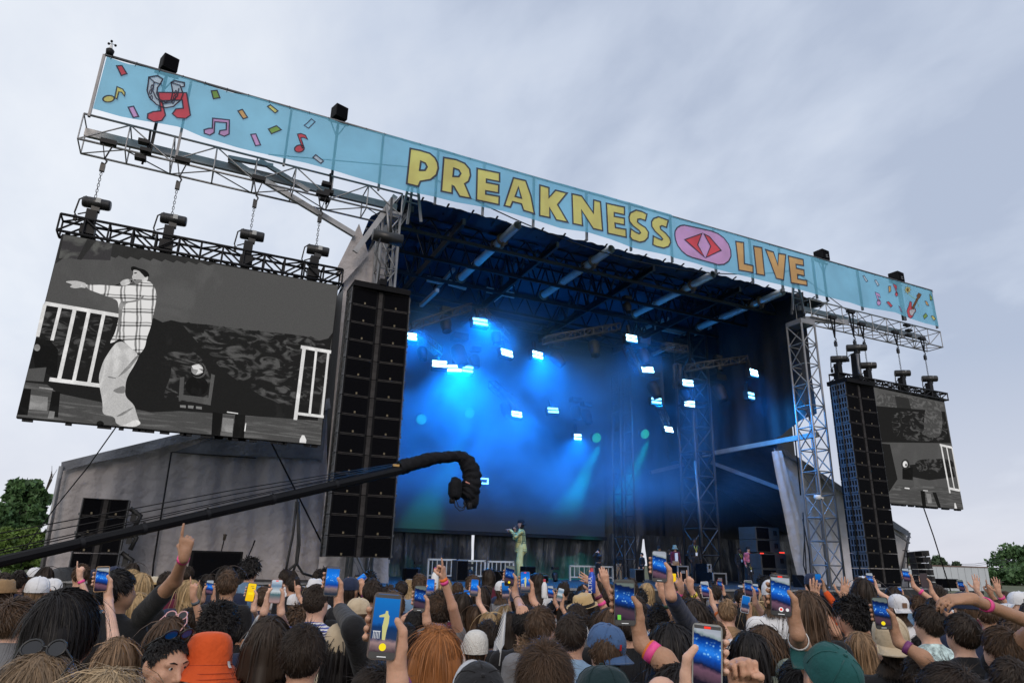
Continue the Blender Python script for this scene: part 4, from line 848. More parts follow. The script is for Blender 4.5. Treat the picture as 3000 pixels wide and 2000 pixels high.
mb.tube([(x, YA+0.5, hz_+0.14), (x-0.03, YA+0.55, hz_+1.1)], 0.03, 6); mb.tube([(x-0.25, YA+0.4, hz_-0.1), (x-0.34, YA+0.4, hz_-0.5), (x-0.2, YA+0.4, hz_-0.75), (x-0.22, YA+0.4, hz_-1.4)], 0.02, 6)
o.data.update(); o2 = mb.build('chain', M_chain, o)
a, b, c, d = at((2486, 1120), YA), at((2567, 1138), YA), at((2541, 1705), YA), at((2632, 1715), YA)
RA = speaker_column('tall black speaker column on the right with its side lit blue', (a.x+c.x)/2, (b.x+d.x)/2, a.z, (c.z+d.z)/2, 14, YA, None)
mb = MB(); c = at(z8(812, 390), 14.3); mb.bar(at(z8(800, 270), 14.3), at(z8(822, 500), 14.3), 0.2, 0.2); o = mb.build('chain_bag', M_blk); rebase(o, at(z8(822, 500), 14.3)); tag(o, 'dark cloth chain bag hanging under the speaker hoist on the right', 'chain bag')
mb = MB(); L = [at(z8(*p), 14.1) for p in ((820, 270), (828, 380), (842, 440), (850, 490))]; mb.tube(L, [0.05, 0.035, 0.05, 0.03], 8); o = mb.build('chain_bunch', M_steel); rebase(o, L[-1]); tag(o, 'bunch of slack steel chain beside the right chain bag', 'chain')
# ground stack in front of the left tent
a, b, c = at(z5(768, 960), 17.2), at(z5(1185, 950), 17.2), at(z5(690, 1590), 17.2)
xm = at(zA(905, 250), 17.2).x; wd = b.x-a.x
sub = speaker_column('block of black speakers stacked on the left side deck before the tent', xm-wd/2, xm+wd/2, a.z, DZ+0.14, 4, 17.2, None); sub['group'] = None; del sub['group']
mb = MB()
for i in range(4):
    z = a.z-0.32-i*0.46; mb.box((xm+wd/2+0.14, 17.5, z), (0.1, 0.3, 0.26)); mb.tube([(xm+wd/2+0.05, 17.3, z+0.15), (xm+wd/2+0.28, 17.3, z), (xm+wd/2+0.2, 17.3, z-0.25)], 0.05, 6)
mb.build('amplifier_cable', M_rub, sub)
mb = MB(); mb.box((xm+0.1, 17.4, DZ+0.07), (wd+0.7, 0.8, 0.13)); mb.build('dolly', M_blk, sub)
MB().box((xm+wd/2+0.17, 17.34, DZ+0.47), (0.04, 0.01, 0.05)).build('status_light', emit('green_led', (0.25, 1.0, 0.05), 1.5), sub)

# ------------------------------------------------------------------ stage lamps
E_pan2 = emit('lamp_cell_dim', (0.22, 0.62, 1.0), 4.0); E_pan = emit('lamp_cell', (0.36, 0.74, 1.0), 9.0)
LP = [((1408, 942), 17.0, 0.46, 'twin bar lamp, the highest, left of the roof tubes'), ((1208, 985), 17.2, 0.24, 'twin bar lamp half hidden by the left speaker column edge'), ((1288, 1065), 18.2, 0.42, 'twin bar lamp left of the brightest pair'), ((1331, 1078), 18.4, 0.42, 'brightest twin bar lamp under the dark pointing spotlight'),
      ((1366, 1080), 18.5, 0.42, 'twin bar lamp touching the right of the brightest one'), ((1486, 1033), 18.0, 0.42, 'twin bar lamp left of the turned moving head, middle height'), ((1576, 1039), 18.0, 0.40, 'twin bar lamp just beside the turned moving head'), ((1513, 1212), 21.0, 0.40, 'low twin bar lamp beside a small white spot'),
      ((1621, 1201), 21.0, 0.40, 'low twin bar lamp near the middle of the stage'), ((1693, 1279), 22.0, 0.30, 'lowest twin bar lamp left of the green dotted lamp'), ((1851, 990), 17.0, 0.40, 'high twin bar lamp in the middle beneath a rusty tube end'), ((1898, 1082), 18.0, 0.42, 'twin bar lamp directly below the dark pointing lamp in the middle'),
      ((1924, 1173), 19.5, 0.40, 'slanted twin bar lamp at the top of the bright ladder'), ((2016, 1121), 18.0, 0.40, 'twin bar lamp above the broad lattice tower'), ((2021, 1182), 19.2, 0.40, 'twin bar lamp on the head of the broad lattice tower'), ((2210, 1091), 16.4, 0.40, 'upper of the two twin bar lamps on the right side'),
      ((2202, 1158), 16.9, 0.36, 'lower of the two twin bar lamps on the right side'), ((1960, 1257), 21.0, 0.42, 'twin bar lamp left of the broad lattice tower, lowest on the right')]
BLUE = (0.0, 0.31, 1.0)
for i, (p, Y, w, lab) in enumerate(LP):
    c = at(p, Y); t = thing('bar_lamp', c, lab, 'stage lamp', 'blue twin bar lamps over the stage')
    MB().box(c+Vector((0, 0.10, 0)), (w+0.06, 0.16, 0.30)).bar(c+Vector((0, 0.12, 0.1)), c+Vector((0, 0.15, 0.5)), 0.08).build('housing', M_blk, t)
    for s in (-1, 1): MB().box(c+Vector((0, 0.01, s*0.065)), (w, 0.03, 0.075)).build('light_bar', E_pan if i % 4 else E_pan2, t)
    t.rotation_euler = (R_(random.uniform(-22, 4)), R_(random.uniform(-4, 4)), R_(random.uniform(-16, 16)))
    ld = bpy.data.lights.new('lamp_light', 'SPOT'); ld.energy = ((900, 620, 340)[i % 3] if p != (1331, 1078) else 2200)*(1.0 if p[0] < 1800 else 0.5); ld.color = BLUE; ld.spot_size = R_(160); ld.spot_blend = 1.0; ld.shadow_soft_size = 0.12
    lo = bpy.data.objects.new('lamp_light', ld); COL.objects.link(lo); lo.parent = t; lo.location = (0, -0.12, 0)
    lo.rotation_euler = Vector(((0.0, 0.15, -1.0), (0.3, 0.1, -0.95), (0.0, 0.45, 1.0))[i % 3]).to_track_quat('-Z', 'Y').to_euler()
# moving heads, unlit
def moving_head(px, Y, s, tilt, label, pan=0.0):
    c = at(px, Y); t = thing('moving_head', c, label, 'moving lamp', 'dark moving lamps over the stage')
    MB().box(c+Vector((0, 0, 0.42*s)), (0.38*s, 0.3*s, 0.16*s)).build('base', M_blk, t)
    for q_ in (-1, 1): MB().bar(c+Vector((q_*0.21*s, 0, 0.38*s)), c+Vector((q_*0.23*s, 0, -0.08*s)), 0.05*s, 0.12*s)
    mb.build('yoke', M_blk, t)
    d = Vector((math.sin(tilt)*math.cos(pan), math.sin(tilt)*math.sin(pan)-0.3, -math.cos(tilt))).normalized()
    MB().lathe(c-d*0.22*s, [(0, 0), (0.13*s, 0.02), (0.19*s, 0.10*s), (0.19*s, 0.3*s), (0.14*s, 0.48*s), (0.15*s, 0.55*s), (0.13*s, 0.55*s), (0.11*s, 0.5*s), (0, 0.5*s)], 16, axis=d).build('lamp_head', M_blk, t)
for px, Y, s, tl_2, lab in ((z6(1115, 300), 17.5, 0.9, 0.1, 'round dark moving lamp under the left lighting truss'), (z6(1235, 580), 18.2, 1.2, 0.3, 'dark moving lamp pointing down at the brightest bar lamps'), (z6(1580, 430), 17.8, 0.8, 0.0, 'round dark moving lamp right of the highest bar lamp'),
                        (z6(900, 570), 18.2, 0.8, 0.1, 'dim moving lamp beside the left speaker column'), (z6(1385, 640), 18.6, 0.8, 0.1, 'round dark moving lamp right of the brightest pair'), (z6(2130, 620), 18.0, 1.0, 0.7, 'moving lamp with a pale lit flank turned to the right'),
                        (z7(440, 520), 17.6, 1.0, 0.0, 'front facing moving lamp below the middle rafters'), (z7(890, 600), 17.6, 1.1, 0.15, 'moving lamp between the two bar lamps in the middle'), (z7(985, 900), 18.6, 1.1, 0.3, 'dark moving lamp just above the bright ladder'), (z7(1590, 930), 18.4, 1.2, 0.2, 'moving lamp with blue lit yoke on the right'),
                        (z7(1270, 940), 18.6, 0.9, 0.3, 'dark moving lamp left of the broad lattice tower head'), (z7(270, 1110), 21, 1.0, 0.0, 'dim moving lamp low over the stage middle'), (z7(370, 1150), 21, 1.0, 0.2, 'dim moving lamp low, right of another one'), (z6(1670, 1080), 21, 1.0, 0.1, 'dark moving lamp left of a low bar lamp'), (z7(1580, 690), 17.8, 0.7, 0.0, 'small moving lamp base high on the right'), (z7(745, 150), 17.2, 0.7, 0.0, 'small lamp hanging at a rusty flange in the middle')):
    moving_head(px, Y, s, tl_2, lab)
# lighting trusses
M_ltr = mat('lighting_truss_black', (0.05, 0.05, 0.055), 0.45, 0.4)
for pa, Ya, pb, Yb, lab in ((z6(820, 290), 17.2, z6(1350, 120), 17.4, 'left lighting truss sloping up under the roof'), (z6(1480, 170), 17.2, z6(1700, 400), 18.6, 'short lighting truss running back from the highest bar lamp'), (z6(900, 350), 17.4, z6(1085, 525), 18.4, 'short lighting truss beside the left speaker column'),
                            (z6(1570, 830), 19.5, z6(1790, 1030), 21.0, 'thin bright edged ladder truss low on the left'), (z7(0, 420), 17.4, z7(680, 300), 17.4, 'dim lighting truss across the middle'), (z7(760, 470), 17.2, z7(860, 700), 18.0, 'ladder truss below the middle bar lamp'), (z7(1060, 1010), 19.4, z7(1130, 1180), 20.6, 'ladder truss with bright rungs in the middle'),
                            (z7(1290, 680), 18.0, z7(1850, 600), 17.4, 'right lighting truss under the roof'), (z7(1225, 680), 18.0, z7(1225, 900), 18.2, 'upright lighting truss left of the right pair'), (z7(1100, 480), 17.6, z7(1300, 510), 17.6, 'short dark truss stub high on the right')):
    a, b = at(pa, Ya), at(pb, Yb); s = Vector((0, 0, 1)).cross(b-a); s = s.normalized() if s.length > 0.05 else Vector((1, 0, 0))
    make_truss('lighting_truss', lab, 'lighting truss', a, b, 0.22, 0.22, M_ltr, 'black lighting trusses', rc=0.022, rb=0.012, bay=0.35, side=s, up=(b-a).cross(s).normalized() if abs((b-a).normalized().z) > 0.8 else (0, 0, 1))
# green dotted wash lamps with teal beams
E_gr = emit('green_cell', (0.05, 1.0, 0.55), 2.2)
for px, Y, lab, beam in ((z6(893, 1185), 21.5, 'green dotted wash lamp near the left speaker column', 0), (z6(1337, 1130), 21.5, 'dim green dotted wash lamp on the left of the stage', 1), (z7(463, 1355), 20.5, 'green dotted wash lamp with a teal beam, in the middle', 2), (z7(907, 1320), 20.5, 'green dotted wash lamp with a teal beam, right of the middle', 2)):
    c = at(px, Y); t = thing('wash_lamp', c, lab, 'stage lamp', 'green dotted wash lamps')
    d = Vector((-0.05, -0.92, -0.38)).normalized(); MB().lathe(c-d*0.25, [(0, 0), (0.14, 0), (0.19, 0.12), (0.19, 0.25), (0.17, 0.25), (0.17, 0.24), (0, 0.24)], 14, axis=d).build('lamp_head', M_blk, t)
    u = d.orthogonal().normalized(); w = d.cross(u); mb = MB()
    for k in range(19):
        r_ = 0 if k == 0 else (0.075 if k < 7 else 0.145); a_ = k*1.047 if k < 7 else k*0.5236; mb.lathe(c+d*0.012+(u*math.cos(a_)+w*math.sin(a_))*r_, [(0, 0.0), (0.018, 0.0), (0.014, 0.012), (0, 0.014)], 6, axis=d)
    mb.build('lens_dot', E_gr, t)
    if beam:
        ld = bpy.data.lights.new('beam_light', 'SPOT'); ld.energy = 3800 if beam == 2 else 1500; ld.color = (0.0, 1.0, 0.75); ld.spot_size = R_(27); ld.spot_blend = 0.9; ld.shadow_soft_size = 0.1
        lo = bpy.data.objects.new('beam_light', ld); COL.objects.link(lo); lo.parent = t; lo.location = (0, -0.25, -0.25); lo.rotation_euler = Vector((-0.28, 0.5, -1.0)).to_track_quat('-Z', 'Y').to_euler()
# stage smoke
smk = MB().box((11.2, 19.55, 6.4), (13.6, 6.7, 6.6)).build('stage_smoke', []); rebase(smk, (11.2, 19.55, 3.1)); tag(smk, 'thin smoke filling the stage, lit and tinted blue', 'smoke', kind='stuff')
M_sm = bpy.data.materials.new('smoke'); M_sm.use_nodes = True; nt = M_sm.node_tree; nt.nodes.clear()
o = nt.nodes.new('ShaderNodeOutputMaterial'); pv = nt.nodes.new('ShaderNodeVolumePrincipled'); pv.inputs['Color'].default_value = (0.26, 0.62, 1.0, 1); pv.inputs['Anisotropy'].default_value = 0.2  # white smoke tinted blue: part of the lamps' blue glow is in its colour
tcn = nt.nodes.new('ShaderNodeTexCoord'); nn = nt.nodes.new('ShaderNodeTexNoise'); nn.inputs['Scale'].default_value = 0.45; nn.inputs['Detail'].default_value = 3; nn.inputs['Distortion'].default_value = 0.8
nt.links.new(tcn.outputs['Object'], nn.inputs['Vector']); mr = nt.nodes.new('ShaderNodeMapRange'); mr.inputs[1].default_value = 0.40; mr.inputs[2].default_value = 0.68; mr.inputs[3].default_value = 0.012; mr.inputs[4].default_value = 0.26
sx_ = nt.nodes.new('ShaderNodeSeparateXYZ'); nt.links.new(tcn.outputs['Object'], sx_.inputs[0])
def fall(sock, a, b, lo): q = nt.nodes.new('ShaderNodeMapRange'); q.interpolation_type = 'SMOOTHSTEP'; q.inputs[1].default_value = a; q.inputs[2].default_value = b; q.inputs[3].default_value = lo; q.inputs[4].default_value = 1.0; nt.links.new(sock, q.inputs[0]); return q.outputs[0]
def mul(a, b): q = nt.nodes.new('ShaderNodeMath'); q.operation = 'MULTIPLY'; nt.links.new(a, q.inputs[0]); nt.links.new(b, q.inputs[1]); return q.outputs[0]
nt.links.new(nn.outputs[0], mr.inputs[0]); dn = mul(mul(mul(mr.outputs[0], fall(sx_.outputs[0], 5.2, 0.5, 0.16)), fall(sx_.outputs[2], 0.0, 1.6, 0.05)), fall(sx_.outputs[2], 6.4, 4.6, 0.1)); nt.links.new(dn, pv.inputs['Density']); nt.links.new(pv.outputs[0], o.inputs['Volume']); smk.data.materials.append(M_sm)
# ------------------------------------------------------------------ people: smooth bodies grown from joints
def sdf_mesh(prims, axes):
    X, Y, Z = axes; F = np.full((len(X), len(Y), len(Z)), 1.0, np.float32)
    for pr in prims:
        kind = pr[0]; k = pr[-1]
        if kind == 'c':
            a, b, ra, rb = np.array(pr[1], np.float32), np.array(pr[2], np.float32), pr[3], pr[4]; rm = max(ra, rb)+k+0.05
            lo = np.minimum(a, b)-rm; hi = np.maximum(a, b)+rm
        elif kind == 'e':
            c, rad, rot = np.array(pr[1], np.float32), np.array(pr[2], np.float32), pr[3]; rm = rad.max()+k+0.05; lo = c-rm; hi = c+rm
        else:
            n, d = np.array(pr[1], np.float32), pr[2]; lo = np.array([-9, -9, -9]); hi = -lo
        ix = slice(np.searchsorted(X, lo[0]), np.searchsorted(X, hi[0])); iy_ = slice(np.searchsorted(Y, lo[1]), np.searchsorted(Y, hi[1])); iz = slice(np.searchsorted(Z, lo[2]), np.searchsorted(Z, hi[2]))
        x, y, z = X[ix][:, None, None], Y[iy_][None, :, None], Z[iz][None, None, :]
        if x.size == 0 or y.size == 0 or z.size == 0: continue
        if kind == 'c':
            ba = b-a; L2 = max(float(ba@ba), 1e-9)
            t = np.clip(((x-a[0])*ba[0]+(y-a[1])*ba[1]+(z-a[2])*ba[2])/L2, 0, 1)
            d = np.sqrt((x-a[0]-t*ba[0])**2+(y-a[1]-t*ba[1])**2+(z-a[2]-t*ba[2])**2)-(ra+(rb-ra)*t)
        elif kind == 'e':
            px_, py_, pz_ = x-c[0], y-c[1], z-c[2]
            if rot is not None:
                r = np.array(rot, np.float32).T
                px_, py_, pz_ = r[0][0]*px_+r[0][1]*py_+r[0][2]*pz_, r[1][0]*px_+r[1][1]*py_+r[1][2]*pz_, r[2][0]*px_+r[2][1]*py_+r[2][2]*pz_
            k0 = np.sqrt((px_/rad[0])**2+(py_/rad[1])**2+(pz_/rad[2])**2); k1 = np.sqrt((px_/rad[0]**2)**2+(py_/rad[1]**2)**2+(pz_/rad[2]**2)**2)
            d = k0*(k0-1)/np.maximum(k1, 1e-6)
        else:
            d = x*n[0]+y*n[1]+z*n[2]-d
            F[ix, iy_, iz] = np.maximum(F[ix, iy_, iz], d); continue
        f = F[ix, iy_, iz]; h = np.clip(0.5+0.5*(f-d)/max(k, 1e-5), 0, 1); F[ix, iy_, iz] = f+(d-f)*h-k*h*(1-h)
    S = F < 0; nx, ny, nz = S.shape
    cnt = np.zeros((nx-1, ny-1, nz-1), np.int8)
    for dx in (0, 1):
        for dy in (0, 1):
            for dz in (0, 1): cnt += S[dx:nx-1+dx, dy:ny-1+dy, dz:nz-1+dz]
    act = (cnt > 0) & (cnt < 8); I, J, K = np.nonzero(act); n = len(I)
    if n == 0: return np.zeros((0, 3)), np.zeros((0, 4), int)
    idx = np.full(cnt.shape, -1, np.int64); idx[I, J, K] = np.arange(n)
    P = np.zeros((n, 3)); W = np.zeros(n); ax = (X, Y, Z)
    cor = [(i, j, k) for i in (0, 1) for j in (0, 1) for k in (0, 1)]
    for a in cor:
        for d in range(3):
            if a[d]: continue
            b = list(a); b[d] = 1
            fa = F[I+a[0], J+a[1], K+a[2]]; fb = F[I+b[0], J+b[1], K+b[2]]; m_ = (fa < 0) != (fb < 0)
            t = np.where(m_, fa/np.where(fa == fb, 1, fa-fb), 0)
            for q in range(3):
                base = (I, J, K)[q]+a[q]; v = ax[q][base].astype(float)
                if q == d: v = v+t*(ax[q][base+1]-ax[q][base]) if True else v
                P[:, q] += np.where(m_, v, 0)
            W += m_
    P /= W[:, None]; faces = []
    for d in range(3):
        sl0 = [slice(None)]*3; sl1 = [slice(None)]*3; sl0[d] = slice(0, -1); sl1[d] = slice(1, None)
        s0, s1 = S[tuple(sl0)], S[tuple(sl1)]; E = s0 != s1; e1, e2 = [(1, 2), (2, 0), (0, 1)][d]
        A = list(np.nonzero(E)); ok = (A[e1] > 0) & (A[e2] > 0) & (A[e1] < S.shape[e1]-1) & (A[e2] < S.shape[e2]-1); A = [q[ok] for q in A]; flip = s0[tuple(A)]
        def cell(o1, o2):
            B = [q.copy() for q in A]; B[e1] -= o1; B[e2] -= o2; return idx[tuple(B)]
        q = np.stack([cell(1, 1), cell(0, 1), cell(0, 0), cell(1, 0)], 1); q[~flip] = q[~flip][:, ::-1]; faces.append(q)
    return P, np.concatenate(faces)
def axes_for(prims, h, fine=None, hf=None):
    lo = np.full(3, 9.0); hi = -lo
    for p in prims:
        if p[0] == 'c':
            r = max(p[3], p[4]); lo = np.minimum(lo, np.minimum(p[1], p[2])-r); hi = np.maximum(hi, np.maximum(p[1], p[2])+r)
        elif p[0] == 'e': r = max(p[2]); lo = np.minimum(lo, np.array(p[1])-r); hi = np.maximum(hi, np.array(p[1])+r)
    out = []
    for q in range(3):
        a, b = lo[q]-2.2*h, hi[q]+2.2*h; segs = sorted((f[0][q], f[1][q]) for f in (fine or [])); v = [a]
        while v[-1] < b:
            step = hf if any(s-1e-6 <= v[-1]+h*0.5 <= e+h for s, e in segs) else h; v.append(v[-1]+step)
        out.append(np.array(v, np.float32))
    return out
def mesh_np(name, V, Fc, mats, smooth=True):
    me = bpy.data.meshes.new(name); me.vertices.add(len(V)); me.vertices.foreach_set('co', np.asarray(V, np.float32).ravel())
    n = len(Fc); k = Fc.shape[1] if n else 4; me.loops.add(n*k); me.loops.foreach_set('vertex_index', np.asarray(Fc, np.int32).ravel())
    me.polygons.add(n); me.polygons.foreach_set('loop_start', np.arange(n, dtype=np.int32)*k); me.polygons.foreach_set('use_smooth', np.full(n, smooth))
    for M in mats: me.materials.append(M)
    me.update(calc_edges=True); return me
def link_obj(name, me, parent, M=None):
    o = bpy.data.objects.new(name, me); COL.objects.link(o); o.parent = parent
    if M is not None: o.material_slots[0].link = 'OBJECT'; o.material_slots[0].material = M
    return o
V3 = lambda *a: np.array(a, float)
HC_ = V3(0, 0, 1.655)       # head centre of the 1.75 m figure
def rotz(a): return np.array([[math.cos(a), -math.sin(a), 0], [math.sin(a), math.cos(a), 0], [0, 0, 1]])
def rotx(a): return np.array([[1, 0, 0], [0, math.cos(a), -math.sin(a)], [0, math.sin(a), math.cos(a)]])
def roty(a): return np.array([[math.cos(a), 0, math.sin(a)], [0, 1, 0], [-math.sin(a), 0, math.cos(a)]])
def head_rot(yaw, pitch=0.0, roll=0.0): return rotz(yaw) @ rotx(pitch) @ roty(roll)
NECK = V3(0, 0.0, 1.56)
def hp(p, Rh): return Rh(p) if callable(Rh) else NECK+Rh @ (np.array(p, float)-NECK)
def head_prims(Rh, face=False):
    e = lambda c, r, k: ('e', hp(c, Rh), r, Rh, k)
    c = lambda a, b, ra, rb, k: ('c', hp(a, Rh), hp(b, Rh), ra, rb, k)
    L = [e((0, -0.005, 1.665), (0.076, 0.096, 0.094), 0.03), e((0, 0.035, 1.615), (0.060, 0.062, 0.075), 0.04), e((0, 0.055, 1.575), (0.040, 0.042, 0.034), 0.03), e((0, 0.02, 1.60), (0.066, 0.07, 0.05), 0.03)]
    L += [e((s*0.078, -0.002, 1.640), (0.011, 0.024, 0.033), 0.006) for s in (-1, 1)]+[e((s*0.084, -0.014, 1.646), (0.008, 0.014, 0.027), 0.006) for s in (-1, 1)]
    L += [c((0, 0.094, 1.655), (0, 0.114, 1.617), 0.009, 0.014, 0.012)]+[e((s*0.013, 0.104, 1.612), (0.009, 0.010, 0.008), 0.006) for s in (-1, 1)]
    if face:
        L += [c((-0.045, 0.083, 1.675), (0.045, 0.083, 1.675), 0.011, 0.011, 0.015), e((0, 0.094, 1.588), (0.024, 0.010, 0.006), 0.006), e((0, 0.093, 1.579), (0.020, 0.010, 0.006), 0.006)]
        L += [e((s*0.05, 0.066, 1.625), (0.022, 0.022, 0.022), 0.02) for s in (-1, 1)]
    return L
def hand_prims(w, f, n, side, pose, sc=1.0):
    f = f/np.linalg.norm(f); n = n-f*(n@f); n = n/np.linalg.norm(n); s = np.cross(f, n) if side == 'R' else np.cross(n, f)
    L = [('c', w-f*0.015, w+f*0.03*sc, 0.026, 0.028, 0.015)]
    CUR = {'open': [(0.12, 0.15, 0.1)]*4, 'point': [(0.05, 0.12, 0.1)]+[(1.35, 1.6, 0.9)]*3, 'fist': [(1.4, 1.6, 0.9)]*4, 'hold': [(0.75, 0.95, 0.6)]*4, 'loose': [(0.45, 0.6, 0.4)]*4, 'horns': [(0.1, 0.1, 0.1), (1.4, 1.6, 0.9), (1.4, 1.6, 0.9), (0.15, 0.1, 0.1)], 'two': [(0.1, 0.1, 0.1), (0.05, 0.1, 0.1), (1.4, 1.6, 0.9), (1.4, 1.6, 0.9)]}[pose]
    spread = {'open': 0.16, 'two': 0.2, 'horns': 0.2}.get(pose, 0.03)
    so = (0.030, 0.010, -0.010, -0.029); fo = (0.088, 0.092, 0.088, 0.080); SEG = ((0.043, 0.026, 0.021), (0.047, 0.030, 0.022), (0.043, 0.028, 0.021), (0.034, 0.021, 0.018))
    for i in range(4):
        kn = w+(f*fo[i]+s*so[i])*sc; L.append(('c', w+(f*0.02+s*so[i]*0.5)*sc, kn, 0.018*sc, 0.0125*sc, 0.012))
        p = kn; a = 0.0; d0 = f+s*spread*(1.5-i)*0.8; d0 = d0/np.linalg.norm(d0); r = 0.0102 if i < 3 else 0.0088
        for q in range(3):
            a += CUR[i][q]; d = d0*math.cos(a)+n*math.sin(a); p2 = p+d*SEG[i][q]*sc; L.append(('c', p, p2, r*sc, (r-0.0009)*sc, 0.004)); p = p2; r -= 0.0009
    tb = w+(f*0.02+s*0.022+n*0.006)*sc
    if pose == 'open': dd = [(0.5, 0.85, 0.1), (0.75, 0.6, 0.15), (0.85, 0.45, 0.2)]
    elif pose in ('fist', 'point', 'horns', 'two'): dd = [(0.6, 0.45, 0.6), (0.45, -0.25, 0.85), (0.2, -0.85, 0.35)]
    else: dd = [(0.6, 0.6, 0.5), (0.65, 0.1, 0.75), (0.6, -0.2, 0.75)]
    p = tb; r = 0.0145
    for q, l in enumerate((0.045, 0.034, 0.027)):
        d = f*dd[q][0]+s*dd[q][1]+n*dd[q][2]; d /= np.linalg.norm(d); p2 = p+d*l*sc; L.append(('c', p, p2, r*sc, (r-0.002)*sc, 0.008)); p = p2; r -= 0.002
    return L
def phone_hand(T, side, w=0.076, h=0.155, low=0.0):
    """hand gripping a phone; T maps phone space (x right, y away from the viewer, z up) to body space"""
    m_ = 1 if side == 'R' else -1; t = lambda x, y, z: T(V3(m_*x, y, z+low)); hw = w/2; L = []
    wr = t(hw+0.018, 0.035, -0.135)
    for i, z in enumerate((0.028, 0.006, -0.015, -0.035)):
        k = t(hw-0.008, 0.030, z-0.012); L.append(('c', wr, k, 0.022, 0.013, 0.012))
        a = t(0.0, 0.032, z+0.004); b = t(-hw-0.006, 0.022, z+0.010-0.002*i); c = t(-hw-0.010, -0.004, z+0.010-0.002*i)
        L += [('c', k, a, 0.0105, 0.010, 0.005), ('c', a, b, 0.010, 0.0092, 0.004), ('c', b, c, 0.0092, 0.0085, 0.004)]
    L += [('c', wr, t(hw+0.006, 0.022, -0.06), 0.026, 0.020, 0.012), ('c', t(hw+0.010, 0.02, -0.085), t(hw+0.016, 0.004, -0.05), 0.021, 0.015, 0.010), ('c', t(hw+0.016, 0.004, -0.05), t(hw+0.012, -0.010, -0.012), 0.0145, 0.012, 0.006), ('c', t(hw+0.012, -0.010, -0.012), t(hw-0.008, -0.016, 0.014), 0.012, 0.0095, 0.006)]
    return L, wr
def arm_ik(sh, wr, pole, l1=0.29, l2=0.26):
    d = wr-sh; D = np.linalg.norm(d); s = max(1.0, D/(l1+l2)*1.01); l1 *= s; l2 *= s; d = d/D
    a = (l1*l1-l2*l2+D*D)/(2*D); hgt = math.sqrt(max(0, l1*l1-a*a)); p = pole-d*(pole@d); p = p/max(1e-6, np.linalg.norm(p)); return sh+d*a+p*hgt
SHX, SHZ = 0.185, 1.415
def torso_prims(inf=0.0, wide=1.0):
    return [('e', (0, 0.0, 0.96), (0.165*wide+inf, 0.118*wide+inf, 0.13+inf), None, 0.05), ('e', (0, 0.005, 1.11), (0.150*wide+inf, 0.108*wide+inf, 0.15+inf), None, 0.06), ('e', (0, -0.005, 1.30), (0.172*wide+inf, 0.116*wide+inf, 0.165+inf), None, 0.06),
            ('c', (-0.15, -0.005, 1.405), (0.15, -0.005, 1.405), 0.062+inf, 0.062+inf, 0.05), ('c', (0, -0.005, 1.40), (0, 0.0, 1.475), 0.095+inf, 0.066+inf, 0.06)]
def leg_prims(inf=0.0):
    L = []
    for s in (-1, 1): L += [('c', (s*0.085, 0, 0.92), (s*0.105, 0.01, 0.50), 0.085+inf, 0.058+inf, 0.04), ('c', (s*0.105, 0.01, 0.50), (s*0.11, -0.01, 0.09), 0.055+inf, 0.040+inf*1.5, 0.02)]
    return L
def down_arm(s): return V3(s*SHX, 0, SHZ), V3(s*0.235, -0.02, 1.14), V3(s*0.235, 0.07, 0.90)
def arm_prims(sh, el, wr, inf=0.0, rs=(0.052, 0.042, 0.040, 0.027)):
    return [('c', sh, el, rs[0]+inf, rs[1]+inf, 0.03), ('c', el, wr, rs[2]+inf, rs[3]+inf, 0.02)]
SKIN_COL = {'light': (0.56, 0.315, 0.215), 'fair': (0.66, 0.40, 0.295), 'tan': (0.39, 0.215, 0.135), 'brown': (0.20, 0.105, 0.065), 'dark': (0.075, 0.04, 0.027)}
def skin(n):
    if 'skin_'+n in MATS: return MATS['skin_'+n]
    M = mat('skin_'+n, SKIN_COL[n], 0.5, 0, 0.12, 14, bump=0.12, bscale=90, spec=0.3); b = M.node_tree.nodes['Principled BSDF']
    b.inputs['Subsurface Weight'].default_value = 0.08; b.inputs['Subsurface Radius'].default_value = (0.02, 0.008, 0.004); return M
HAIR_COL = {'black': (0.011, 0.009, 0.009), 'darkbrown': (0.026, 0.017, 0.012), 'brown': (0.062, 0.036, 0.021), 'lightbrown': (0.17, 0.105, 0.060), 'ginger': (0.26, 0.10, 0.032), 'blonde': (0.36, 0.245, 0.125), 'ashblonde': (0.34, 0.245, 0.145), 'greyblonde': (0.19, 0.13, 0.08), 'sandy': (0.20, 0.125, 0.07)}
def hairmat(n):
    key = 'hair_'+n
    if key in MATS: return MATS[key]
    M = bpy.data.materials.new(key); M.use_nodes = True; nt = M.node_tree; b = nt.nodes['Principled BSDF']; b.inputs['Roughness'].default_value = 0.48; b.inputs['Specular IOR Level'].default_value = 0.22
    gmt = nt.nodes.new('ShaderNodeNewGeometry'); r = nt.nodes.new('ShaderNodeValToRGB'); c = np.array(HAIR_COL[n]); nt.links.new(gmt.outputs['Random Per Island'], r.inputs[0])
    dk, lt = (0.6, 1.55) if n not in ('blonde', 'ashblonde', 'greyblonde') else (0.66, 1.25)
    r.color_ramp.elements[0].color = (*(c*dk), 1); r.color_ramp.elements[1].color = (*np.minimum(c*lt, 0.8), 1); e = r.color_ramp.elements.new(0.55); e.color = (*c, 1)
    nt.links.new(r.outputs[0], b.inputs['Base Color']); MATS[key] = M; return M
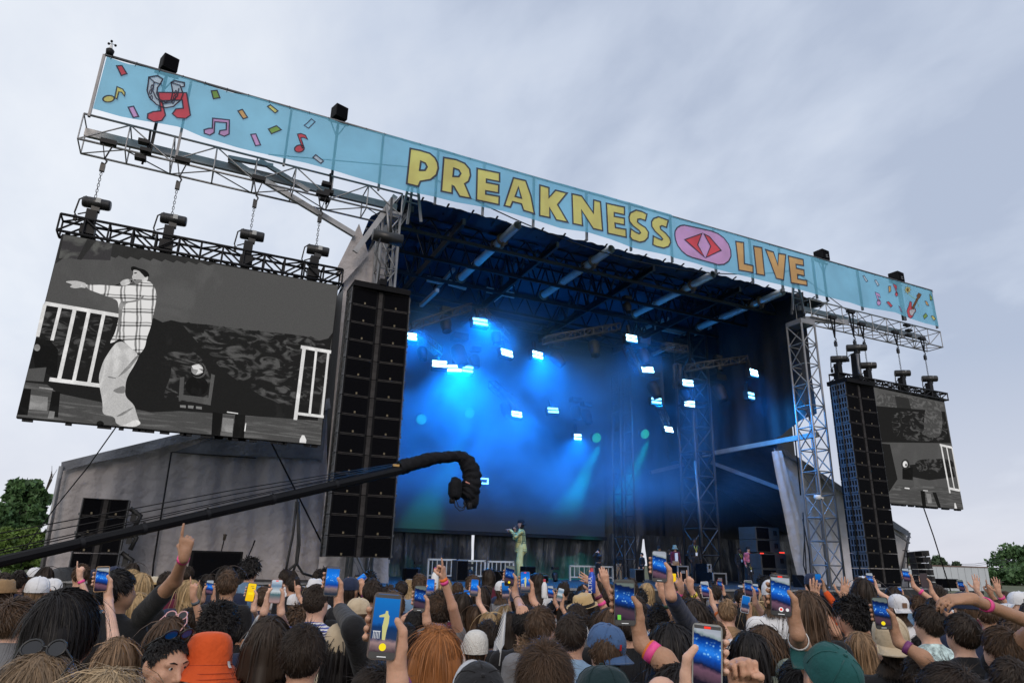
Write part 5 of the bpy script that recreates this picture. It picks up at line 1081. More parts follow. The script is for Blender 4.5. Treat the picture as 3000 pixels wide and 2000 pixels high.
# hair: a close cap plus many fine ribbons following the growth from the whorl
def hair_mesh(style, N, seed):
    r = np.random.default_rng(seed); S = dict(short=(0.045, 0.010, 0.30), buzz=(0.016, 0.004, 0.3), tousled=(0.085, 0.018, 0.55), curly=(0.075, 0.026, 1.2), afro=(0.06, 0.055, 1.6), long=(0.46, 0.012, 0.055), wavy=(0.46, 0.022, 0.35), bob=(0.24, 0.016, 0.14), layered=(0.22, 0.012, 0.16), under_hat=(0.13, -0.004, 0.03))[style]
    Ln, puff, jit = S; c = V3(0, -0.008, 1.668); rad = V3(0.080, 0.100, 0.098)+puff*np.array([0.8, 0.8, 1.0]); wh = c+rad*V3(0.15, -0.55, 0.82)
    d = r.normal(size=(N*3, 3)); d /= np.linalg.norm(d, axis=1)[:, None]; p = c+d*rad
    longs = style in ('long', 'wavy', 'bob', 'layered', 'under_hat')
    face = ((p[:, 1]-0.045)*0.78-(p[:, 2]-1.70)*0.62 > (0.006 if not longs else 0.0)) | (p[:, 2] < (1.555 if style not in ('buzz', 'short') else 1.565)) | ((np.abs(p[:, 0]) > 0.062) & (p[:, 1] > (-0.03 if not longs else 0.03)) & (p[:, 2] < 1.655))
    if style == 'under_hat': face |= p[:, 2] > 1.672
    p = p[~face][:N]; N = len(p); n = (p-c)/rad**2; n /= np.linalg.norm(n, axis=1)[:, None]
    if style in ('long', 'wavy', 'bob', 'under_hat'): wh = np.stack([np.full(N, 0.008)+0.004*r.normal(size=N), np.clip(p[:, 1], -0.055, 0.07), np.full(N, wh[2]+0.02)], 1)
    t = p-wh; t -= n*(t*n).sum(1)[:, None]; t /= np.maximum(np.linalg.norm(t, axis=1)[:, None], 1e-4)
    fq = r.normal(size=(3, 3))*16; fp = r.random((3, 3))*6.28
    for q_ in range(3): t[:, q_] += 0.34*np.sin(p @ fq[q_]+fp[q_, 0])*np.sin(p @ fq[(q_+1) % 3][::-1]+fp[q_, 1])*(1.6 if style in ('tousled', 'short', 'layered') else 0.8)
    dw = np.linalg.norm(p-wh, axis=1); t += r.normal(size=(N, 3))*(0.55*np.exp(-(dw/0.045)**2))[:, None]
    t = t+r.normal(size=(N, 3))*jit*0.5; t[:, 2] -= 0.15; segs = 5 if not longs else 9; ln = Ln*(0.6+0.6*r.random(N))
    if longs: ln = np.maximum(ln*np.clip(0.35+0.75*(p[:, 2]-1.56)/0.2+0.4, 0.55, 1.1), 0.05)
    else: ln = ln*np.clip((p[:, 2]-1.545)/0.10, 0.28, 1.0)
    pts = [p-n*0.004]; pos = p.copy(); dirv = t/np.linalg.norm(t, axis=1)[:, None]; ph = r.random(N)*6.28; cl = np.floor(ph*3)/3*2+ph*0.15
    lift = {'curly': 0.55, 'afro': 0.9, 'tousled': 0.32, 'short': 0.16, 'buzz': 0.35}.get(style, 0.02)
    fly = (r.random((N, 1)) < (0.035 if style != 'under_hat' else -1))*r.random((N, 1))
    for s in range(segs):
        f = (s+1)/segs; nn = (pos-c)/rad**2; nn /= np.maximum(np.linalg.norm(nn, axis=1)[:, None], 1e-6)
        dirv = dirv-nn*(dirv*nn).sum(1)[:, None]*(0.7 if pos.shape and longs else 0.6)*(pos[:, 2:3] > 1.58)
        g = (0.35 if longs else 0.10); dirv[:, 2] -= g*(1.0 if longs else f); dirv += nn*lift*(1-0.8*f)*(pos[:, 2:3] > 1.52)
        dirv += r.normal(size=(N, 3))*jit*0.22+fly*nn*(0.5 if longs else 0.8)*(pos[:, 2:3] > 1.5)
        if style in ('wavy', 'curly', 'afro'):
            am = 0.28 if style == 'wavy' else 0.6; dirv[:, 0] += am*np.sin(cl+s*1.7); dirv[:, 1] += am*np.cos(cl*1.3+s*1.7)
        dirv /= np.linalg.norm(dirv, axis=1)[:, None]; pos = pos+dirv*(ln/segs)[:, None]
        q = (pos-c)/rad; m_ = np.linalg.norm(q, axis=1)
        if longs: lowr = pos[:, 2] < c[2]+0.035; dirv[lowr, :2] *= 0.42; ins = m_ < 1.0; pos[ins] = c+(q[ins]/m_[ins][:, None])*rad*1.005
        if longs:   # fall outside the neck, over the shoulders and back
            low = pos[:, 2] < 1.56; rr = np.hypot(pos[:, 0], pos[:, 1]); mn = np.interp(pos[:, 2], [1.40, 1.48, 1.56], [0.150, 0.115, 0.062]); fix = low & (rr < mn)
            sc = np.where(fix, mn/np.maximum(rr, 1e-3), 1); pos[:, 0] *= sc; pos[:, 1] *= sc; fr = low & (pos[:, 1] > 0.03); pos[fr, 1] = 0.03-0.2*(pos[fr, 1]-0.03)
        pts.append(pos.copy())
    Pt = np.stack(pts, 1)                                   # N, segs+1, 3
    T = np.gradient(Pt, axis=1); T /= np.maximum(np.linalg.norm(T, axis=2)[:, :, None], 1e-6)
    out = Pt-c; out /= np.maximum(np.linalg.norm(out, axis=2)[:, :, None], 1e-6); B = np.cross(T, out); B /= np.maximum(np.linalg.norm(B, axis=2)[:, :, None], 1e-6)
    B = B+out*r.normal(size=(N, 1, 1))*0.35
    wd = (0.00125 if N > 4000 else 0.0034 if N > 1000 else 0.0068)*(1.5 if style in ('afro', 'curly') else 1.0); w = wd*np.linspace(1.0, 0.25, segs+1)[None, :, None]*(0.6+0.8*r.random((N, 1, 1)))
    V = np.concatenate([Pt-B*w, Pt+B*w], 1).reshape(-1, 3); k = 2*(segs+1); i0 = np.arange(N)[:, None]*k+np.arange(segs)[None, :]
    Fq = np.stack([i0, i0+1, i0+1+segs+1, i0+segs+1], 2).reshape(-1, 4)
    # scalp cap
    capr = rad-0.006; pr = [('e', c, capr, None, 0.01)]
    if longs and Ln > 0.2: pr += [('c', (0, -0.045, 1.62), (0, -0.085, 1.62-Ln*0.55), 0.070, 0.060 if Ln > 0.3 else 0.055, 0.05), ('c', (-0.06, -0.05, 1.62), (-0.085, -0.07, 1.62-Ln*0.5), 0.04, 0.03, 0.04), ('c', (0.06, -0.05, 1.62), (0.085, -0.07, 1.62-Ln*0.5), 0.04, 0.03, 0.04)]
    nf = V3(0, 0.78, -0.62); pr += [('h', nf, float(nf @ V3(0, 0.050, 1.70)), 0.0)]
    if not longs: pr += [('h', V3(0, 0, -1), -1.575, 0.0)]
    CV, CF = sdf_mesh(pr, axes_for(pr, 0.011)); V2 = np.concatenate([CV, V]); F2 = np.concatenate([CF, Fq+len(CV)])
    return mesh_np('hair', V2, F2, [hairmat('black')])
HAIRS = {}
def get_hair(style, lod, seed=0):
    key = (style, lod, seed)
    if key not in HAIRS: HAIRS[key] = hair_mesh(style, {2: 13000, 1: 3000, 0: 560}[lod], hash(style) % 97+seed*31 if False else sum(map(ord, style))+seed*31)
    return HAIRS[key]
def fabric(col, key=None, sc=60):
    key = key or 'cloth_%02d_%02d_%02d' % tuple(int(v*99) for v in col)
    return mat(key, col, 0.85, 0, 0.14, 5, bump=0.35, bscale=14, spec=0.25, sheen=0.1)
CC = {'black': (0.012, 0.012, 0.014), 'navy': (0.018, 0.026, 0.06), 'white': (0.68, 0.68, 0.70), 'grey': (0.16, 0.16, 0.17), 'lightgrey': (0.42, 0.44, 0.48), 'denim': (0.13, 0.22, 0.34), 'lightblue': (0.30, 0.44, 0.60), 'maroon': (0.10, 0.012, 0.03), 'beige': (0.52, 0.42, 0.29), 'cream': (0.66, 0.57, 0.42), 'tan': (0.33, 0.21, 0.12), 'orange': (0.62, 0.085, 0.016), 'green': (0.010, 0.075, 0.075), 'darkgreen': (0.006, 0.022, 0.026), 'sage': (0.20, 0.23, 0.185), 'capblue': (0.055, 0.11, 0.235), 'pink': (0.62, 0.07, 0.20), 'red': (0.42, 0.02, 0.02), 'straw': (0.50, 0.35, 0.17), 'brown': (0.18, 0.10, 0.06), 'purple': (0.13, 0.02, 0.10)}
def cl(n): return fabric(CC[n], 'cloth_'+n)
# base meshes shared by everybody with hanging arms
def build_body_meshes(arms=None, h=0.017, face=False, Rh=None, sleeve='short', fine=None, hf=0.008, wide=1.0):
    Rh = np.eye(3) if Rh is None else Rh
    pr = torso_prims(0, wide)+leg_prims()+[('c', (0, -0.005, 1.44), hp((0, 0.005, 1.57), Rh), 0.060, 0.052, 0.035)]+head_prims(Rh, face)
    pr += [('e', (s*0.11, 0.06, 0.045), (0.045, 0.12, 0.045), None, 0.02) for s in (-1, 1)]
    sh = torso_prims(0.016, wide)[1:]; fb = list(fine or [])
    sh[-1] = ('c', (0, -0.005, 1.40), (0, -0.004, 1.468), 0.105, 0.080, 0.05)
    for s, sd in ((-1, 'L'), (1, 'R')):
        A = (arms or {}).get(sd)
        if A is None:
            a, b, c = down_arm(s); pr += arm_prims(a, b, c)+hand_prims(c, V3(0, 0.25, -1), V3(-s, 0.2, 0), sd, 'loose'); slv = sleeve
        else:
            a, b, c = A['sh'], A['el'], A['wr']; pr += arm_prims(a, b, c)+A['hand']; slv = A.get('sleeve', sleeve); fb.append(A['box'])
        f = {'short': 0.62, 'bare': 0.06, 'long': 1.0}[slv]; sh.append(('c', a, a+(b-a)*f, 0.066, 0.060 if f < 1 else 0.058, 0.03))
        if slv == 'long': sh.append(('c', b, b+(c-b)*0.88, 0.057, 0.044, 0.02))
    V, Fq = sdf_mesh(pr, axes_for(pr, h, fb, hf)); body = mesh_np('body', V, Fq, [skin('light')])
    nb = V3(0, 0.30, 0.95); sh.append(('h', nb, float(nb @ V3(0, 0.0, 1.515)), 0.0)) if not arms else None
    V, Fq = sdf_mesh(sh, axes_for(sh, 0.018)); shirt = mesh_np('shirt', V, Fq, [cl('black')])
    return body, shirt
_tp = leg_prims(0.020)+[torso_prims(0.012)[0]]
TROUS = mesh_np('trousers', *sdf_mesh(_tp, axes_for(_tp, 0.024)), [cl('navy')])
BASE = {}
def base_body(sleeve):
    if sleeve not in BASE: BASE[sleeve] = build_body_meshes(None, 0.015, False, None, sleeve)
    return BASE[sleeve]
def ring(c, ax, r, w, n=16, th=0.004):
    mb = MB(); mb.lathe(c, [(r-th, -w/2), (r, -w/2), (r, w/2), (r-th, w/2), (r-th, -w/2)], n, axis=ax); return mb
# headwear, built round the head centre and turned with it
def ellipt(mb, Rh, rows, n=28, sx=0.80, smooth=True, mi=0, off=(0, -0.008, 0)):
    """rows: (radius front-back, height, extra(angle)) stacked rings"""
    vs = []; fs = []
    for r, z, *ex in rows:
        for j in range(n):
            a = 2*math.pi*j/n; e = ex[0](a) if ex else (0, 0); rr = r+e[0]
            vs.append(hp((rr*sx*math.cos(a)+off[0], rr*math.sin(a)+off[1], z+e[1]), Rh))
    for i in range(len(rows)-1):
        for j in range(n): j2 = (j+1) % n; fs.append((i*n+j, i*n+j2, (i+1)*n+j2, (i+1)*n+j))
    return mb.add(vs, fs, mi, smooth)
def make_hat(kind, Rh0, root, M, M2, tilt=0.0, turn=0.0, patch=None):
    Rl = rotz(turn) @ rotx(tilt); Rh = lambda p: hp(HC_+Rl @ (np.array(p, float)-HC_), Rh0)
    if patch:       # a sewn-on patch or tag
        pm, a0, z0, z1_, hw = patch; mb = MB(); vs = []
        for z in (z0, (z0+z1_)/2, z1_):
            r = np.interp(z, [1.60, 1.668, 1.69, 1.735, 1.77], [0.187, 0.130, 0.125, 0.120, 0.102])+0.002
            for k in range(5): a = R_(a0)+hw*(k/2-1); vs.append(hp((r*(0.86 if kind == 'bucket' else 0.80)*math.cos(a), r*math.sin(a)-0.008, z), Rh))
        mb.add(vs, [(j*5+i, j*5+i+1, j*5+i+6, j*5+i+5) for j in range(2) for i in range(4)], 0, True).build('patch', pm, root, local=True)
    if kind == 'cap':
        mb = MB(); ellipt(mb, Rh, [(0.118, 1.665), (0.119, 1.690), (0.117, 1.715), (0.110, 1.740), (0.094, 1.765), (0.068, 1.783), (0.035, 1.792), (0.0, 1.795)])
        mb.lathe(hp((0, -0.008, 1.795), Rh), [(0, -0.002), (0.009, 0), (0.007, 0.006), (0, 0.007)], 8, axis=hp((0, -0.008, 1.9), Rh)-hp((0, -0.008, 1.8), Rh))
        o = mb.build('cap', M, root, local=True)
        seam = MB()
        for k in range(6):
            a = k*math.pi/3+0.52; seam.tube([hp((r*0.805*math.cos(a), r*1.005*math.sin(a)-0.008, z+0.001), Rh) for r, z in ((0.119, 1.690), (0.117, 1.715), (0.110, 1.740), (0.094, 1.765), (0.068, 1.783), (0.035, 1.792))], 0.0022, 4)
        seam.build('seam', M, o, local=True)
        v = MB(); nu, nv = 12, 6; vs = []
        for j in range(nv+1):
            for i in range(nu+1):
                u = (i/nu-0.5)*2; f = j/nv; a = math.pi/2-u*1.08; rx, ry = 0.118*0.80, 0.118
                x = rx*math.cos(a)*(1+0.0*f); y = ry*math.sin(a)-0.008+f*0.078*math.cos(u*1.25)**0.6; z = 1.672-0.012*f-0.026*u*u*(0.3+f)
                vs.append((x, y, z))
        fs = [(j*(nu+1)+i, j*(nu+1)+i+1, (j+1)*(nu+1)+i+1, (j+1)*(nu+1)+i) for j in range(nv) for i in range(nu)]
        n = len(vs); V_ = [hp(p, Rh) for p in vs]+[hp((p[0], p[1], p[2]-0.005), Rh) for p in vs]; v.add(V_, fs+[tuple(q+n for q in reversed(f)) for f in fs], 0, True)
        bnd = [i for i in range(nu+1)]+[(j*(nu+1)+nu) for j in range(1, nv+1)]+[nv*(nu+1)+i for i in range(nu-1, -1, -1)]+[j*(nu+1) for j in range(nv-1, 0, -1)]
        v.f += [(bnd[i], bnd[(i+1) % len(bnd)], bnd[(i+1) % len(bnd)]+n, bnd[i]+n) for i in range(len(bnd))]; v.m += [0]*len(bnd); v.sm += [False]*len(bnd)
        v.build('visor', M2, o, local=True); return o
    if kind == 'bucket':
        w = lambda a: (0.004*math.sin(3*a+1), 0.006*math.sin(2*a)+0.004*math.sin(5*a)); mb = MB()
        ellipt(mb, Rh, [(0.186, 1.600, w), (0.168, 1.620, w), (0.146, 1.645, w), (0.128, 1.668), (0.124, 1.675), (0.1225, 1.705), (0.119, 1.735), (0.112, 1.763), (0.099, 1.786), (0.079, 1.800), (0.048, 1.807), (0.02, 1.809), (0, 1.809)], 36, 0.86)
        o = mb.build('bucket_hat', M, root, local=True); sm = MB()
        for r, z in ((0.1285, 1.668), (0.157, 1.634), (0.176, 1.612)): ellipt(sm, Rh, [(r+0.0005, z-0.0015), (r+0.0018, z), (r+0.0005, z+0.0015)], 36, 0.86)
        sm.build('stitched_seam', M2, o, local=True); return o
    if kind in ('fedora', 'cowboy'):
        br = (lambda a: (0.0, 0.035*abs(math.cos(a))**2-0.012)) if kind == 'cowboy' else (lambda a: (0.0, 0.012*math.cos(a)**2-0.008*math.sin(a)))
        pinch = lambda a: (-0.014*abs(math.cos(a)) if math.sin(a) > 0 else -0.004, -0.012*abs(math.cos(2*a))); mb = MB()
        ellipt(mb, Rh, [(0.192, 1.688, br), (0.165, 1.684, br), (0.128, 1.690), (0.124, 1.70), (0.120, 1.74, pinch), (0.108, 1.79, pinch), (0.085, 1.806, pinch), (0.045, 1.795), (0, 1.790)], 36, 0.86); o = mb.build('hat', M, root, local=True); b = MB()
        ellipt(b, Rh, [(0.1285, 1.692), (0.127, 1.722)], 36, 0.86); b.build('hat_band', M2, o, local=True); return o
    if kind in ('beanie', 'knit'):
        mb = MB(); bmp = lambda a: (0.0022*math.sin(14*a), 0); ellipt(mb, Rh, [(0.119, 1.64, bmp), (0.122, 1.66, bmp), (0.120, 1.70, bmp), (0.116, 1.735, bmp), (0.100, 1.768, bmp), (0.072, 1.790, bmp), (0.035, 1.802), (0, 1.805)], 42)
        return mb.build('knit_hat', M, root, local=True)
def make_shades(Rh, root, M_f, M_l, up=0.0, off=0.0):
    """sunglasses pushed up on the head"""
    mb = MB(); le = MB(); q = lambda x, y, z: hp((x, y, z), Rh); zt = 1.745+up; yf = 0.055+off
    for s in (-1, 1):
        L = [q(s*0.037+0.030*math.cos(a), yf+0.012*math.sin(a)-0.25*abs(s*0.037+0.03*math.cos(a)-0)*0.5, zt+0.022*math.sin(a)+0.012) for a in [k*math.pi/8 for k in range(16)]]
        mb.tube(L, 0.0038, 6, closed=True); le.add(L, [tuple(range(16))])
        mb.tube([q(s*0.067, yf-0.01, zt+0.012), q(s*0.088, 0.0, zt-0.022), q(s*0.090, -0.055, zt-0.060)], 0.0035, 6)
    mb.tube([q(-0.010, yf, zt+0.015), q(0.010, yf, zt+0.015)], 0.0035, 6)
    o = mb.build('sunglasses', M_f, root, local=True); le.build('lens', M_l, o, local=True); return o
PEOPLE = []
HW = dict(short=0.19, buzz=0.175, tousled=0.225, curly=0.25, afro=0.30, long=0.195, wavy=0.215, bob=0.20, layered=0.20, under_hat=0.195)
TOP = dict(short=0.135, buzz=0.125, tousled=0.16, curly=0.18, afro=0.21, long=0.14, wavy=0.15, bob=0.145, layered=0.135, cap=0.14, bucket=0.153, fedora=0.15, cowboy=0.15, knit=0.15, beanie=0.15, under_hat=0.13)
def person(label, px, w, hair=('short', 'brown'), sk='light', yaw=0, hyaw=0, pitch=0, roll=0, hat=None, shirt='black', sleeve='short', arms=(), Wh=None, D=None, group=None, lod=None, face=False, shades=None, bands=(), wide=1.0, pants='navy', hatpos=(0, 0), root_only=False, foot=None, P=None, extra=None):
    """px: head centre in the photo, w its width in photo pixels"""
    hw_ = HW[hair[0]] if hair else 0.19
    kx, ky = lens(px); D = D*kx if D else hw_*2000/w*kx
    if P is None: P = at((px[0], px[1]-0.6*w+(TOP[hat[0]] if hat else TOP[hair[0]])*2000/D*ky), D=D)
    sz = (P.z-(DZ if foot else 0.0))/1.655; az = math.atan2(P.x, P.y); base_yaw = -math.atan2(10.5-P.x, 21-P.y)
    rz = base_yaw*0.55-az*0.45+R_(yaw); root = thing('person', (P.x, P.y, DZ if foot else 0.0), label, 'person', group, rz); root.scale = (sz, sz, sz)
    Rh = head_rot(R_(hyaw), R_(pitch), R_(roll)); W2L = lambda p: rotz(-rz) @ (np.array(p)-np.array([P.x, P.y, DZ if foot else 0.0]))/sz
    lod = lod if lod is not None else (2 if D < 3.4 else 1 if D < 6.5 else 0)
    AR = {}
    for A in arms:
        sd = A['side']; s = 1 if sd == 'R' else -1; sh = V3(s*SHX, 0, SHZ+0.03)
        if 'phone' in A:
            T = A['phone']; hs = 1/sz
            f = lambda q: W2L(T @ Vector(q))
            hand, wr = phone_hand(f, sd, A.get('w', 0.076), 0.155, A.get('low', 0.0))
            hand = [(h[0], h[1], h[2], h[3]*hs, h[4]*hs, h[5]) for h in hand]
        else:
            tip = W2L(at(A['hand'], D=A['D']*lens(A['hand'])[0] if 'D' in A else D-0.15)); fd = A.get('dir', (0, 1, 0)); nd = A.get('nrm', (0, 0, 1))
            Rc = rotz(-rz) @ np.array(RW)                                     # picture right/up/away into body space
            ff = Rc @ V3(fd[0], -fd[1], fd[2]); nn = Rc @ V3(nd[0], -nd[1], nd[2]); ff /= np.linalg.norm(ff); wr = tip-ff*0.07
            hand = hand_prims(wr, ff, nn, sd, A.get('pose', 'open'))
        pole = V3(*A.get('pole', (s*0.6, -0.1, -1.0))); dv = wr-sh; far = np.linalg.norm(dv)
        if far > 0.56: sh = sh+dv/far*min(0.07, far-0.56)+V3(-s*0.02, 0, 0.03)
        el = W2L(at(A['elbow'], D=A['De']*lens(A['elbow'])[0] if 'De' in A else D-0.05)) if 'elbow' in A else arm_ik(sh, wr, pole)
        P_ = np.array([h[i] for h in hand for i in (1, 2)]); AR[sd] = dict(sh=sh, el=el, wr=wr, hand=hand, box=(P_.min(0)-0.02, P_.max(0)+0.02), sleeve=A.get('sleeve', sleeve))
        for bi, (bc, bt) in enumerate(A.get('bands', ())):
            c = wr+(el-wr)*bt; ax = (el-wr)/np.linalg.norm(el-wr); rr = 0.0275+0.014*bt+0.005
            bw = 0.028 if bc != 'hairtie' else 0.008; ring(c, ax, rr, bw, 18, 0.004).build('wristband', BAND[bc], root, local=True)
    hfn = {2: 0.0062, 1: 0.0075, 0: 0.010}[lod]
    if AR or face or hyaw or pitch or wide != 1.0:
        body, shm = build_body_meshes(AR, 0.0125 if lod == 2 else 0.018, face, Rh, sleeve, [] if not face else [(hp((-0.1, -0.1, 1.52), Rh)-0.04, hp((0.1, 0.12, 1.76), Rh)+0.04)], hfn if not face else 0.006, wide)
    else: body, shm = base_body(sleeve)
    link_obj('body', body, root, skin(sk)); link_obj('shirt', shm, root, cl(shirt) if isinstance(shirt, str) else shirt)
    link_obj('trousers', TROUS, root, cl(pants) if isinstance(pants, str) else pants)
    if hair:
        ho = link_obj('hair', get_hair(hair[0], lod, len(PEOPLE) % 2), root, hairmat(hair[1])); q = NECK-Rh @ NECK
        m4 = Matrix.Identity(4)
        for i in range(3):
            for j in range(3): m4[i][j] = Rh[i][j]
            m4[i][3] = q[i]
        ho.matrix_local = m4
    ob = None
    if hat: ob = make_hat(hat[0], Rh, root, cl(hat[1]) if isinstance(hat[1], str) else hat[1], cl(hat[2]) if isinstance(hat[2], str) else hat[2], R_(hat[3] if len(hat) > 3 else 0), R_(hat[4] if len(hat) > 4 else 0), extra)
    if shades: make_shades(Rh, root, *shades)
    if face:
        Mk = hairmat(hair[1]) if hair else cl('black'); mb = MB()
        for s in (-1, 1): mb.tube([hp((s*x, y, z), Rh) for x, y, z in ((0.014, 0.101, 1.678), (0.030, 0.099, 1.684), (0.050, 0.086, 1.679))], [0.0022, 0.0032, 0.0015], 6)
        mb.build('eyebrow', Mk, root, local=True); ey = MB(); ir = MB()
        for s in (-1, 1):
            c = hp((s*0.031, 0.083, 1.660), Rh); ax = Rh @ V3(0, 1, 0); ey.lathe(c, [(0, -0.011), (0.010, -0.006), (0.0125, 0), (0.010, 0.006), (0.006, 0.0105), (0, 0.0118)], 12, axis=ax); ir.lathe(c+ax*0.0100, [(0.006, 0), (0.0045, 0.0022), (0, 0.003)], 10, axis=ax)
        eo = ey.build('eye', mat('eye_white', (0.55, 0.52, 0.50), 0.3), root, local=True); ir.build('iris', cl('black'), eo, local=True)
        mb = MB(); mb.tube([hp(p, Rh) for p in ((-0.022, 0.099, 1.5835), (0, 0.1045, 1.5845), (0.022, 0.099, 1.5835))], [0.002, 0.005, 0.002], 6); mb.build('lips', mat('lip_skin', (0.36, 0.14, 0.12), 0.45), root, local=True)
    PEOPLE.append((root, P, D, Rh)); return root, Rh, sz
BAND = {k: mat('band_'+k, c, 0.55, 0, 0.15, 30) for k, c in dict(pink=(0.80, 0.07, 0.28), orange=(0.75, 0.17, 0.02), purple=(0.16, 0.03, 0.14), maroon=(0.14, 0.02, 0.05), yellow=(0.65, 0.5, 0.05), green=(0.05, 0.09, 0.06), hairtie=(0.015, 0.014, 0.014), grey=(0.08, 0.10, 0.12), white=(0.6, 0.6, 0.6), brown=(0.1, 0.06, 0.04), gold=(0.6, 0.4, 0.1)).items()}
# ------------------------------------------------------------------ phones
def scr_phone(name, kind):
    M = bpy.data.materials.new(name); M.use_nodes = True; nt = M.node_tree; nt.nodes.clear()
    o = nt.nodes.new('ShaderNodeOutputMaterial'); e = nt.nodes.new('ShaderNodeEmission'); t = nt.nodes.new('ShaderNodeTexCoord'); sp = nt.nodes.new('ShaderNodeSeparateXYZ'); nt.links.new(t.outputs['Object'], sp.inputs[0])
    n = nt.nodes.new('ShaderNodeTexNoise'); n.inputs['Scale'].default_value = 90; n.inputs['Detail'].default_value = 3; nt.links.new(t.outputs['Object'], n.inputs['Vector'])
    ad = nt.nodes.new('ShaderNodeMath'); ad.operation = 'MULTIPLY_ADD'; nt.links.new(n.outputs[0], ad.inputs[0]); ad.inputs[1].default_value = 0.014; nt.links.new(sp.outputs[2], ad.inputs[2])
    dg = nt.nodes.new('ShaderNodeMath'); dg.operation = 'MULTIPLY_ADD'; nt.links.new(sp.outputs[0], dg.inputs[0]); dg.inputs[1].default_value = {'wide': 0.22, 'dark': 0.2}.get(kind, 0.0); nt.links.new(ad.outputs[0], dg.inputs[2])
    mr = nt.nodes.new('ShaderNodeMapRange'); nt.links.new(dg.outputs[0], mr.inputs[0]); mr.inputs[1].default_value = -0.058; mr.inputs[2].default_value = 0.085
    r = nt.nodes.new('ShaderNodeValToRGB'); nt.links.new(mr.outputs[0], r.inputs[0]); E = r.color_ramp
    rows = {'wide': [(0, (0.012, 0.01, 0.02)), (0.06, (0.07, 0.04, 0.06)), (0.20, (0.14, 0.07, 0.11)), (0.27, (0.008, 0.012, 0.04)), (0.42, (0.006, 0.07, 0.40)), (0.52, (0.02, 0.20, 0.75)), (0.66, (0.004, 0.05, 0.30)), (0.76, (0.004, 0.018, 0.09)), (0.79, (0.24, 0.30, 0.31)), (0.85, (0.36, 0.39, 0.45)), (1, (0.27, 0.30, 0.36))],
            'dark': [(0, (0.01, 0.01, 0.012)), (0.12, (0.05, 0.03, 0.05)), (0.26, (0.07, 0.04, 0.06)), (0.34, (0.006, 0.012, 0.03)), (0.48, (0.006, 0.05, 0.30)), (0.56, (0.012, 0.10, 0.45)), (0.74, (0.004, 0.018, 0.10)), (0.82, (0.004, 0.01, 0.05)), (0.86, (0.13, 0.16, 0.15)), (1, (0.10, 0.12, 0.12))],
            'blue': [(0, (0.02, 0.03, 0.05)), (0.18, (0.22, 0.16, 0.16)), (0.3, (0.006, 0.05, 0.28)), (0.6, (0.01, 0.20, 0.80)), (1, (0.01, 0.10, 0.42))],
            'zoom': [(0, (0.06, 0.04, 0.05)), (0.16, (0.30, 0.2, 0.2)), (0.24, (0.02, 0.04, 0.10)), (0.42, (0.008, 0.035, 0.12)), (0.5, (0.01, 0.10, 0.36)), (1, (0.01, 0.16, 0.50))],
            'yellow': [(0, (0.85, 0.50, 0.01)), (1, (0.90, 0.60, 0.02))], 'pale': [(0, (0.3, 0.2, 0.2)), (0.3, (0.05, 0.12, 0.14)), (0.45, (0.5, 0.55, 0.58)), (0.7, (0.12, 0.2, 0.3)), (1, (0.6, 0.66, 0.72))], 'warm': [(0, (0.02, 0.01, 0.01)), (0.5, (0.18, 0.06, 0.02)), (1, (0.02, 0.015, 0.02))]}[kind]
    E.elements[0].position = rows[0][0]; E.elements[0].color = (*rows[0][1], 1); E.elements[1].position = rows[-1][0]; E.elements[1].color = (*rows[-1][1], 1)
    for p, c in rows[1:-1]: q = E.elements.new(p); q.color = (*c, 1)
    out = r.outputs[0]
    if kind in ('wide', 'dark', 'blue'):
        v = nt.nodes.new('ShaderNodeTexVoronoi'); v.inputs['Scale'].default_value = 120; nt.links.new(t.outputs['Object'], v.inputs['Vector'])
        lt = nt.nodes.new('ShaderNodeMapRange'); nt.links.new(v.outputs[0], lt.inputs[0]); lt.inputs[1].default_value = 0.08; lt.inputs[2].default_value = 0.42; lt.inputs[3].default_value = 1.0; lt.inputs[4].default_value = 0.0
        bnd = nt.nodes.new('ShaderNodeMapRange'); nt.links.new(mr.outputs[0], bnd.inputs[0]); bnd.inputs[1].default_value = 0.40; bnd.inputs[2].default_value = 0.50
        b2 = nt.nodes.new('ShaderNodeMapRange'); nt.links.new(mr.outputs[0], b2.inputs[0]); b2.inputs[1].default_value = 0.62; b2.inputs[2].default_value = 0.72; b2.inputs[3].default_value = 1; b2.inputs[4].default_value = 0
        k = nt.nodes.new('ShaderNodeMath'); k.operation = 'MULTIPLY'; nt.links.new(bnd.outputs[0], k.inputs[0]); nt.links.new(b2.outputs[0], k.inputs[1]); k2 = nt.nodes.new('ShaderNodeMath'); k2.operation = 'MULTIPLY'; nt.links.new(k.outputs[0], k2.inputs[0]); nt.links.new(lt.outputs[0], k2.inputs[1])
        mx = nt.nodes.new('ShaderNodeMixRGB'); nt.links.new(k2.outputs[0], mx.inputs[0]); nt.links.new(out, mx.inputs[1]); mx.inputs[2].default_value = (0.35, 0.75, 1.0, 1); out = mx.outputs[0]
    nt.links.new(out, e.inputs[0]); e.inputs[1].default_value = 1.05; nt.links.new(e.outputs[0], o.inputs[0]); return M
PS = {k: scr_phone('phone_picture_'+k, k) for k in ('wide', 'dark', 'blue', 'zoom', 'yellow', 'pale', 'warm')}
M_off = mat('phone_glass_off', (0.03, 0.012, 0.014), 0.12)
M_ph = mat('phone_case_black', (0.010, 0.011, 0.013), 0.4); E_red = emit('record_red', (1.0, 0.05, 0.03), 1.0); E_wht = emit('button_white', (0.85, 0.86, 0.88), 0.9); E_yel = emit('button_yellow', (0.95, 0.75, 0.02), 1.0); E_fig = emit('figure_pale_yellow', (0.62, 0.60, 0.25), 0.9); E_grn = emit('stamp_green', (0.2, 0.75, 0.1), 0.8)
